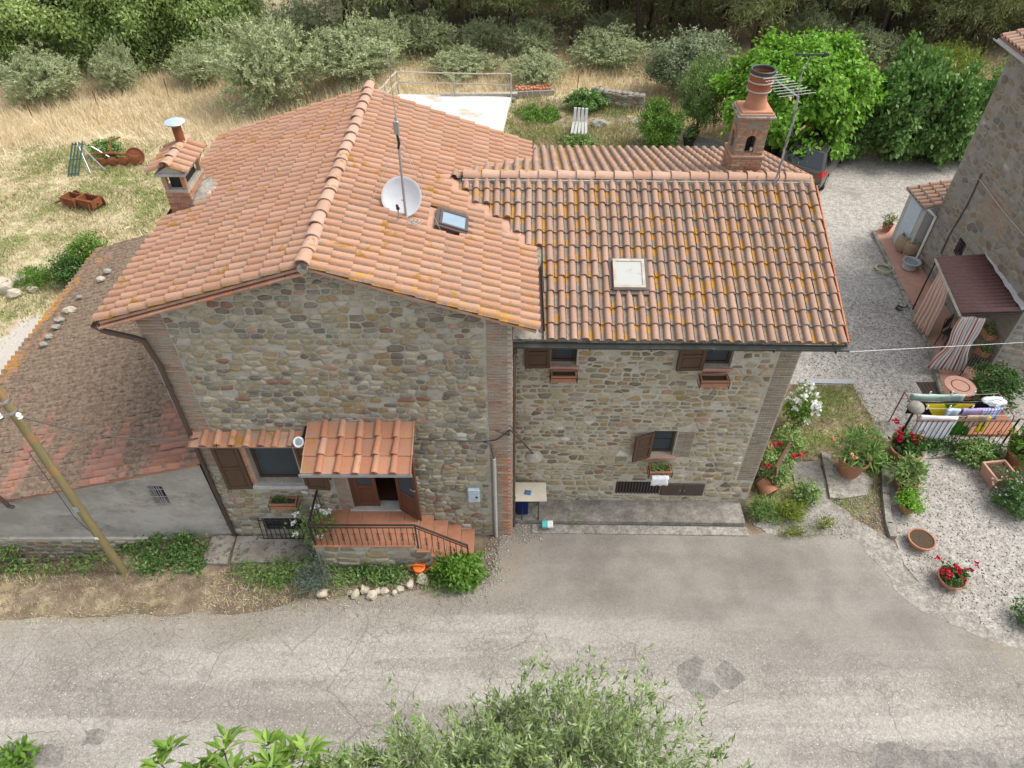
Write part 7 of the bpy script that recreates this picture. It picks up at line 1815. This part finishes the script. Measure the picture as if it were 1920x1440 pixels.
OAK = [proto_tree(lambda s_=s_: round_crown(s_, 42000, 300, (0, 0, 4.4), (3.4, 3.4, 4.0), .19, .105, .36, .25, .5, .4, .45, .34), 'leaf_oak', trunk_mb(np.random.default_rng(s_), 7, .25, 6, .6, .25), 'bark') for s_ in (12, 13)]
for k, (u, v, sx, sz, l) in enumerate([(30,150,.85,.9,'leafy oak at the top left corner'), (150,142,1.0,1.0,'leafy oak second from the left at the top edge'), (265,140,.95,1.05,'tall leafy oak above the small round olive'), (365,132,.9,1.0,'leafy oak right of the tall one, at the top edge'), (90,100,1.0,1.1,'leafy oak in the rear row at the top left'), (330,92,1.0,1.1,'leafy oak in the rear row near the tall olive'), (215,90,1.0,1.1,'leafy oak in the middle of the rear row at the top edge'), (-70,140,1.0,1.0,'leafy oak cut by the left edge of the photo'), (425,95,.75,.85,'leafy oak where the green trees give way to the pine wood')]):
    p = gr(u, v); plant_tree('oak_tree', OAK[k % 2], (p.x, p.y+2.2, p.z), (sx, sx, sz), k*1.9, l, 'tree', 'leafy oaks at the top left')
def pine_crown(seed):
    rg = np.random.default_rng(seed); c, u = clumps(rg, 110, (0, 0, 5.0), (1.9, 1.9, 3.7), .25, .6, .36, seed)
    return leafy(rg, 9000, c, u, .26, .24, .04, .6, .2, .1)
PINE = [proto_tree(lambda s_=s_: pine_crown(s_), 'leaf_pine', trunk_mb(np.random.default_rng(s_), 9.0, .095, 14, .5, .3, .6, True), 'bark_pine') for s_ in (14, 15, 16)]
PROW = []
for k in range(400):
    x, y = RT_.uniform(-10, 40), 36.8 + 17*RT_.random()**1.1
    if y < 38.5 and x < 12: continue
    if x < -3 and y < 40: continue
    if any((x-a)**2 + (y-b)**2 < 1.5**2 for a, b in PROW): continue
    PROW.append((x, y))
    if len(PROW) >= 125: break
for k, (x, y) in enumerate(PROW):
    s_ = RT_.uniform(.85, 1.2); plant_tree('pine_tree', PINE[k % 3], (x, y, 0), (s_, s_, s_*RT_.uniform(.9, 1.15)), RT_.uniform(0, 6.28), 'slender dark trunked pine in the shady wood along the top edge', 'tree', 'pines of the shady wood')
rg = np.random.default_rng(18)
c = np.stack([rg.uniform(-13, 42, 520), 37.2 + 15*rg.random(520), rg.uniform(.1, 1.3, 520)], 1); c[:, 2] *= (mnoise_ := np.array([.3 + 3.6*max(0, mnoise.noise(Vector((p[0]*.4, p[1]*.4, 0)))) for p in c]))
quads_obj('undergrowth', leafy(rg, 40000, c, np.tile([[0, 0, 1.]], (520, 1)), .38, .20, .07, .2, .5), 'leaf_pine', None, 'stuff')
c = np.stack([rg.uniform(-30, -8, 150), 38.5 + 4*rg.random(150), rg.uniform(-.9, .2, 150)], 1)
quads_obj('undergrowth', leafy(rg, 9000, c, np.tile([[0, 0, 1.]], (150, 1)), .36, .18, .08, .2, .5), 'leaf_oak', None, 'stuff')

# the olive below the camera and the loquat beside it
rg = np.random.default_rng(31)
t = thing('olive_tree', 'nearest olive tree, its silvery crown cut by the bottom edge over the lane', 'tree', (.2, 2.0, 0), 0, None, False)
q1, (B, D, ln) = sprays(rg, 2300, (.02, 1.86, 4.62), (1.95, 1.42, 1.22), .52, 42, .082, .021, 3, .15, .5, .2, .42)
quads_obj('crown', q1, 'leaf_olive_near', t)
mb = MB()
for i in range(0, len(B), 3):
    b, d = Vector(B[i]), Vector(D[i]); mb.tube([b - d*.15, b + d*ln[i]*.9], [.006, .002], 3, False)
mb.build('twigs', M['bark_grey'], t, False, None, 'stuff')
mb = trunk_mb(rg, 6.0, .17, 6, .55, .35); mb.v = [(a*.8+.2, b*.8+1.0, c*.85) for a, b, c in mb.v]; mb.build('trunk', M['bark_grey'], t, True)
def rosettes(rg, pts, dirs, L, W, nl=9):
    Q = []
    for p, d in zip(pts, dirs):
        d = d/np.linalg.norm(d); a = np.cross(d, [0.3, .2, 1.]); a /= np.linalg.norm(a); b = np.cross(d, a)
        for k in range(nl):
            th = k*2.4 + rg.normal()*.2; el = rg.uniform(.15, 1.0); r_ = a*math.cos(th) + b*math.sin(th)
            x = r_*math.cos(el) + d*math.sin(el); s_ = np.cross(x, d); s_ /= np.linalg.norm(s_) + 1e-9; n_ = np.cross(s_, x)
            l, w = L*rg.uniform(.65, 1.15), W*rg.uniform(.7, 1.15); base = p + r_*.02; m1, tip = base + x*l*.5, base + x*l - n_*l*.18*(-1 if n_[2] < 0 else 1)
            fold = n_*w*.16*(1 if n_[2] > 0 else -1)
            Q += [[base, m1 + s_*w*.5 + fold, tip, m1], [base, m1, tip, m1 - s_*w*.5 + fold]]
    return np.array(Q)
t = thing('loquat_tree', 'loquat tree with large light green leaves at the bottom left', 'tree', (-2.5, 1.8, 0), 0, None, False)
c, u = clumps(rg, 380, (-2.7, 1.80, 5.2), (2.1, 1.0, .85), .35, .2, .28, 4)
quads_obj('crown', rosettes(rg, c, u*.8 + np.array([0, 0, .7]), .215, .075), 'leaf_loquat', t)
mb = trunk_mb(rg, 6.0, .12, 7, .4, .5); mb.v = [(a-2.5, b+1.8, c_) for a, b, c_ in mb.v]; mb.build('trunk', M['bark'], t, True)
mb = MB()
for p, d in zip(c[:120], u[:120]): mb.tube([Vector((-2.5, 1.8, 4.9)).lerp(Vector(p), .35), Vector(p)], [.014, .006], 4, False)
mb.build('twigs', M['bark'], t, False, None, 'stuff')
for k in range(6):
    p = c[k*17] + np.array([0, 0, .05]); V, F = rock_mesh(500+k, .055, .055, .065, 2, .05); m_ = MB(); m_.add([(a+p[0], b+p[1], e+p[2]) for a, b, e in V], F); m_.build('fruit', M['fruit'], t, True)

# ------------------------------------------------------------------ bushes, weeds and flowers near the house
def bush(name, label, p, R, n, L, W, mat, cat='bush', group=None, nc=110, rad=.06, flower=None, seed=0, up=.45, cz=None, stemsn=8):
    rg = np.random.default_rng(600 + seed); t = thing(name, label, cat, p, 0, group, True); cz = R[2]*.9 if cz is None else cz
    bush_part(rg, t, n, (0, 0, cz), R, L, W, mat, 'foliage', nc, rad, up, .5, .2, .45, seed)
    stems(rg, t, stemsn, (0, 0, cz*.6), R, 'bark', .008)
    if flower:
        k, br, m_ = flower
        pts, _ = clumps(rg, k, (0, 0, cz), (R[0]*1.02, R[1]*1.02, R[2]*1.05), .85, .1, .1, seed); blooms(rg, pts, br, m_, t, 'bloom', k)
    return t
bush('leafy_bush', 'bright green leafy bush at the foot of the stairs beside the watering can', at(864, 1085, .03), (.50, .32, .34), 2600, .11, .05, 'leaf_bush', seed=1, nc=130, rad=.06)
bush('lavender_bush', 'blue green tufted shrub at the left end of the flower bed', at(593, 1098, .03), (.30, .30, .40), 1600, .11, .018, 'leaf_bluegreen', seed=2, up=1.0)
t = bush('climbing_rose', 'climbing rose with white flowers at the left end of the landing', at(606, 1040, .03), (.42, .34, .62), 700, .075, .042, 'leaf_mid', seed=3, nc=70, rad=.09, flower=(10, .065, 'petal_white'), cz=.95)
bush('white_rose', 'tall rose bush covered with white flowers at the wing corner', at(1486, 806, .02), (.34, .45, .55), 1500, .075, .045, 'leaf_bush', seed=4, flower=(22, .10, 'petal_white'), cz=.85, nc=90)
bush('red_rose', 'rose bush with a few red flowers between the trellis and white rose', at(1468, 868, .02), (.36, .42, .42), 1300, .075, .042, 'leaf_mid', seed=5, flower=(6, .07, 'petal_red'), cz=.62)
bush('red_rose', 'straggling red rose growing in front of the stone wing wall', at(1414, 900, .02), (.26, .28, .45), 420, .075, .042, 'leaf_mid', seed=6, flower=(5, .085, 'petal_red'), cz=.85, nc=40)
bush('leafy_bush', 'green bush growing through the brown wooden trellis', at(1446, 905, .02), (.32, .38, .45), 1200, .08, .035, 'leaf_mid', seed=7, cz=.5)
bush('weed_clump', 'light green weed clump below the fallen clay pot', at(1428, 965, .02), (.36, .28, .22), 1300, .10, .02, 'leaf_mid', 'weeds', seed=8, up=.8)
bush('weed_clump', 'yellowish weed clump in front of the trellis', at(1476, 968, .02), (.38, .26, .20), 1200, .10, .02, 'leaf_broom', 'weeds', seed=9, up=.8)
bush('weed_clump', 'dark leafy weed clump on the path edge right of the trellis', at(1508, 935, .02), (.26, .26, .24), 700, .09, .04, 'leaf_mid', 'weeds', seed=10)
bush('weed_clump', 'little green weed tuft below the edge of the concrete walkway near the teal box', at(1078, 978, .02), (.13, .07, .08), 160, .08, .02, 'leaf_mid', 'weeds', seed=30, up=1, cz=.06)
bush('weed_clump', 'straggling dry weed strip along the driveway edge below the trellis', at(1490, 1002, .02), (.42, .08, .08), 420, .08, .016, 'leaf_broom', 'weeds', seed=31, up=1, cz=.06)
bush('weed_clump', 'small weed tuft on the concrete margin by the driveway', at(1543, 990, .03), (.14, .12, .16), 260, .10, .018, 'leaf_broom', 'weeds', seed=11, up=1)
bush('weed_clump', 'green weed clump behind the large pot of lilies', at(1630, 868, .02), (.32, .26, .20), 900, .11, .05, 'leaf_bush', 'weeds', seed=12)
bush('flowering_shrub', 'dark shrub with tiny white flowers at the right edge of the gravel', at(1905, 945, .02), (.62, .55, .45), 4200, .07, .03, 'leaf_dark', seed=13, flower=(40, .022, 'petal_white'), nc=150)
bush('low_shrub', 'dark low shrub on the gravel at the right edge above the lane', at(1925, 1165, .02), (.34, .30, .25), 900, .08, .035, 'leaf_dark', seed=14)
bush('leafy_bush', 'green creeper heap between the railing and the square planter', at(1828, 862, .02), (.50, .30, .26), 1900, .09, .05, 'leaf_mid', seed=15)
for k, (u, v, R, l) in enumerate([(140, 532, (.45, .45, .62), 'small dark green bush, the left of two beside the shed roof'), (184, 512, (.62, .55, .75), 'dark green bush, the right of two beside the shed roof')]):
    bush('cypress_bush', l, gr(u, v), R, 3600, .10, .045, 'leaf_dark' if k == 0 else 'leaf_bush', 'bush', 'bushes beside the shed', 140, .09, seed=16+k)
bush('fern', 'leaning green fern growing from the shed wall at the left', gr(48, 1046), (.32, .28, .42), 700, .16, .03, 'leaf_mid', 'fern', seed=19, cz=.55, up=.2)
bush('weed_clump', 'green weeds tangled round the rusty plough', gr(200, 300) + Vector((0, .3, 0)), (.7, .5, .4), 1500, .14, .06, 'leaf_mid', 'weeds', seed=20)
bush('weed_clump', 'leafy sprig rising at the bottom left corner of the lane', at(35, 1432, .02), (.25, .22, .2), 260, .14, .06, 'leaf_bush', 'weeds', seed=21)
bush('weed_clump', 'green bramble clump on the low stone wall behind the white lounger', at(1098, 205, 0), (.9, .6, .45), 2600, .14, .07, 'leaf_fig', 'weeds', seed=22)
bush('weed_clump', 'low green weeds between the white terrace and the white lounger', at(1010, 222, 0), (1.1, .8, .16), 2200, .13, .05, 'leaf_bush', 'weeds', seed=23)
bush('weed_clump', 'green weeds growing under the white lounger', at(1080, 272, 0), (.8, .4, .2), 1500, .13, .05, 'leaf_mid', 'weeds', seed=24)
bush('weed_clump', 'green tuft in the mown meadow above the rock heap', gr(70, 530), (.8, .5, .22), 1300, .15, .03, 'leaf_bush', 'weeds', seed=25, up=.8)

# ------------------------------------------------------------------ ground cover and grasses
def cover(name, poly, n, L, W, mat, zr, seed, nc=70, rad=.10):
    rg = np.random.default_rng(700 + seed); P = np.array([(p.x, p.y) for p in poly]); lo, hi = P.min(0), P.max(0)
    X = rg.uniform(lo[0], hi[0], nc*6); Y = rg.uniform(lo[1], hi[1], nc*6); k = sdpoly(poly, X, Y) < 0; X, Y = X[k][:nc], Y[k][:nc]
    Z = h(X, Y) + .05 + rg.uniform(.2, 1, len(X))*zr
    quads_obj(name, leafy(rg, n, np.stack([X, Y, Z], 1), np.tile([[0, 0, 1.]], (len(X), 1)), rad, L, W, .2, .5), mat, None, 'stuff')
cover('ground_cover', [gr(u, v) for u, v in ((225,1018),(392,1006),(388,1072),(300,1078),(245,1072))], 1700, .085, .045, 'leaf_dark', .10, 1, 44)
cover('ground_cover', [gr(u, v) for u, v in ((225,1018),(392,1010),(388,1080),(245,1078))], 900, .085, .04, 'leaf_mid', .10, 8, 36)
cover('ground_cover', [gr(u, v) for u, v in ((-60,1020),(60,1040),(220,1040),(228,1075),(60,1085),(-60,1090))], 1300, .09, .045, 'leaf_mid', .14, 2, 45)
cover('ground_cover', [at(u, v) for u, v in ((560,1068),(770,1060),(770,1090),(700,1100),(610,1104))], 1500, .075, .03, 'leaf_mid', .12, 3, 46)
cover('ground_cover', [at(u, v) for u, v in ((640,1062),(765,1062),(750,1094),(650,1098))], 800, .08, .035, 'leaf_dark', .12, 4, 26)
cover('ground_cover', [at(u, v) for u, v in ((430,1064),(610,1058),(600,1092),(470,1100))], 1500, .085, .035, 'leaf_mid', .10, 5, 60)
cover('ground_cover', [at(u, v) for u, v in ((1718,832),(1850,838),(1850,858),(1720,848))], 1300, .08, .045, 'leaf_dark', .12, 6, 40)
cover('ground_cover', [at(u, v) for u, v in ((790,1080),(925,1070),(905,1098),(800,1108))], 700, .08, .03, 'leaf_bush', .06, 7, 40)
def blades(name, zone, n, hh, w, mat, seed, lean=.35, clump=0):
    rg = np.random.default_rng(800 + seed); X, Y = zone(rg, n)
    n = len(X); 
    if clump: X = X + rg.normal(size=n)*clump; Y = Y + rg.normal(size=n)*clump
    H = hh[0] + (hh[1]-hh[0])*rg.random(n)**1.5; a = rg.uniform(0, 6.28, n); W = w*rg.uniform(.6, 1.4, n)
    B = np.stack([X, Y, h(X, Y) + .0], 1); s_ = np.stack([np.cos(a), np.sin(a), np.zeros(n)], 1)*W[:, None]*.5
    ln = rg.normal(size=(n, 2))*lean*H[:, None]; T = B + np.stack([ln[:, 0], ln[:, 1], H], 1)
    V = np.stack([B - s_, B + s_, T], 1).reshape(-1, 3)
    obj(name, mesh_np(name, V, np.arange(n*3, dtype=np.int32).reshape(n, 3), M[mat]), None, None, None, 'stuff')
BUILT = [[(p.x, p.y) for p in YARD], [(p.x, p.y) for p in TER], [(-13.3, 8.9), (-6.1, 8.9), (-6.1, 8.9), (.1, 8.9), (5.5, 9.2), (5.5, 15.7), (.1, 15.6), (-6.1, 15.6), (-6.1, 19.6), (-13.3, 19.6)]]
def zone_field(rg, n):
    X = rg.uniform(-32, 30, n); Y = rg.uniform(17, 38.5, n); k = np.ones(n, bool)
    for B in BUILT: k &= sdpoly(B, X, Y) > .2
    k &= sdpoly(Z_MOWN, X, Y) > rg.normal(size=n)*.5 + .2; k &= sdpoly(Z_BACK, X, Y) > rg.normal(size=n)*.3
    k &= (sdpoly(Z_PATH, X, Y) > .1)
    dens = np.array([mnoise.noise(Vector((a*.35, b*.35, 2))) for a, b in zip(X, Y)]); k &= dens > -.45 + .3*rg.random(n) - .15
    k &= ~((X > 3) & (Y < 27)); k &= ~((X < -6.5) & (Y < 20)); return X[k], Y[k]
blades('dry_grass', zone_field, 150000, (.2, .6), .035, 'straw', 1, .38, .05)
PATH2 = [(p.x, p.y) for p in Z_PATH]
def in_poly(P, extra=None, edge=.1):
    P2 = [(p.x, p.y) for p in P]; A = np.array(P2); lo, hi = A.min(0), A.max(0)
    def f(rg, n):
        X = rg.uniform(lo[0], hi[0], n); Y = rg.uniform(lo[1], hi[1], n); k = sdpoly(P2, X, Y) < rg.normal(size=n)*edge
        k &= sdpoly(BUILT[2], X, Y) > .05; k &= sdpoly(PATH2, X, Y) > .25*rg.normal(size=n)
        if extra is not None: k &= np.array([mnoise.noise(Vector((a*extra, b*extra, 5))) for a, b in zip(X, Y)]) > rg.normal(size=n)*.25
        return X[k], Y[k]
    return f
blades('meadow_grass', in_poly(Z_MOWN, None, .6), 90000, (.05, .20), .03, 'straw_mixed', 2, .5, 0)
blades('meadow_grass', in_poly(Z_MOWN, .4, .6), 90000, (.05, .18), .03, 'grass_green', 3, .5)
blades('garden_grass', in_poly(Z_BACK, .6, .3), 26000, (.05, .28), .03, 'straw_mixed', 4, .5)
blades('garden_grass', in_poly(Z_BACK, .8, .3), 14000, (.05, .22), .03, 'grass_green', 5, .5)
NOPATH = [[(p.x, p.y) for p in P] for P in ([at(1480,868), at(1534,866), at(1560,940), at(1500,950)], [at(1556,880), at(1590,858), at(1636,905), at(1622,930), at(1574,938)])]
def gard(ex):
    f0 = in_poly(Z_GARDEN[:5] + Z_GARDEN[5:], ex, .08)
    def f(rg, n):
        X, Y = f0(rg, n); k = np.ones(len(X), bool)
        for P in NOPATH: k &= sdpoly(P, X, Y) > .02
        k &= sdpoly([(p.x, p.y) for p in (at(1500,940), at(1560,935), at(1600,975), at(1665,1010), at(1590,1010), at(1440,1000), at(1412,985))], X, Y) > .02
        return X[k], Y[k]
    return f
blades('garden_grass', gard(None), 16000, (.03, .10), .014, 'straw_mixed', 6, .6)
blades('garden_grass', gard(.7), 26000, (.03, .14), .016, 'grass_green', 7, .5)
ROAD2 = [(p[0], p[1]) for p in ROAD]
def verge(ex, lo=-.1):
    f0 = in_poly(Z_VERGE, ex, .12)
    def f(rg, n):
        X, Y = f0(rg, n); k = sdpoly(ROAD2, X, Y) > lo + .15*rg.normal(size=len(X)); k &= sdpoly([(-6.7, 8.1), (-4.0, 8.1), (-4.0, 9.1), (-6.7, 9.1)], X, Y) > 0; k &= ~((X > -4.1) & (Y > 7.95)); return X[k], Y[k]
    return f
blades('verge_grass', verge(None), 26000, (.03, .12), .014, 'straw', 8, .8)
blades('verge_grass', verge(.8), 26000, (.03, .15), .014, 'straw_mixed', 9, .6)
blades('verge_grass', verge(.9), 34000, (.03, .14), .014, 'grass_green', 10, .5)

# loose stones strewn over the gravel, the margins and the verge
def pebbles(name, zone, n, r, mat, seed):
    rg = np.random.default_rng(900 + seed); X, Y = zone(rg, n); n = len(X)
    t = np.array([(1,0,0),(-1,0,0),(0,1,0),(0,-1,0),(0,0,1),(0,0,-1)], float); f = np.array([(0,2,4),(2,1,4),(1,3,4),(3,0,4),(2,0,5),(1,2,5),(3,1,5),(0,3,5)])
    S = r[0] + (r[1]-r[0])*rg.random(n)**3; A = rg.uniform(0, 6.28, n); sc = rg.uniform(.6, 1.3, (n, 3))*S[:, None]; sc[:, 2] *= .6
    V = t[None]*sc[:, None]; x = V[..., 0]*np.cos(A)[:, None] - V[..., 1]*np.sin(A)[:, None]; y = V[..., 0]*np.sin(A)[:, None] + V[..., 1]*np.cos(A)[:, None]
    V = np.stack([x + X[:, None], y + Y[:, None], V[..., 2] + (h(X, Y) + .02)[:, None]], -1).reshape(-1, 3)
    F = (f[None] + (np.arange(n)*6)[:, None, None]).reshape(-1, 3).astype(np.int32); obj(name, mesh_np(name, V, F, M[mat], True), None, None, None, 'stuff')
s = SH('pebble', .95, .1); s.color(s.vary(s.ramp(s.rnd(), [(0, (.21,.195,.17)), (.35, (.31,.29,.255)), (.7, (.38,.355,.32)), (1, (.50,.48,.44))]), s.noise(30, 2), .8, 1.2))
def zpoly(polys, edge=.05):
    def f(rg, n):
        XX, YY = [], []
        for P in polys:
            P = [(p[0], p[1]) for p in P]; A = np.array(P); lo, hi = A.min(0), A.max(0); X = rg.uniform(lo[0], hi[0], n); Y = rg.uniform(lo[1], hi[1], n); k = sdpoly(P, X, Y) < edge*rg.normal(size=n); XX.append(X[k]); YY.append(Y[k])
        return np.concatenate(XX), np.concatenate(YY)
    return f
pebbles('pebbles', zpoly([LOWER], .12), 12000, (.008, .026), 'pebble', 1)
pebbles('pebbles', zpoly([[at(1600,722), at(1640,805), at(1900,845), at(1900,740), at(1700,560), at(1560,560), at(1500,700)]], .1), 7000, (.010, .028), 'pebble', 2)
pebbles('pebbles', zpoly([[at(1560,935), at(1600,975), at(1665,1010), at(1672,960), at(1655,900)], [at(1412,985), at(1500,940), at(1600,985), at(1590,1010)]], .12), 1800, (.008, .024), 'pebble', 3)
pebbles('pebbles', zpoly([[at(945,985), at(1010,975), at(1030,995), at(960,1020)], [at(930,1000), at(960,980), at(940,1090), at(905,1095)]], .15), 900, (.008, .03), 'pebble', 4)
def zedge(rg, n):
    R_ = np.array([(p[0], p[1]) for p in ROAD[:9]]); k = rg.integers(len(R_)-1, size=n); t = rg.random(n)[:, None]; p = R_[k]*(1-t) + R_[k+1]*t + rg.normal(size=(n, 2))*np.array([.1, .28]); return p[:, 0], p[:, 1]
pebbles('pebbles', zedge, 4000, (.006, .024), 'pebble', 5)
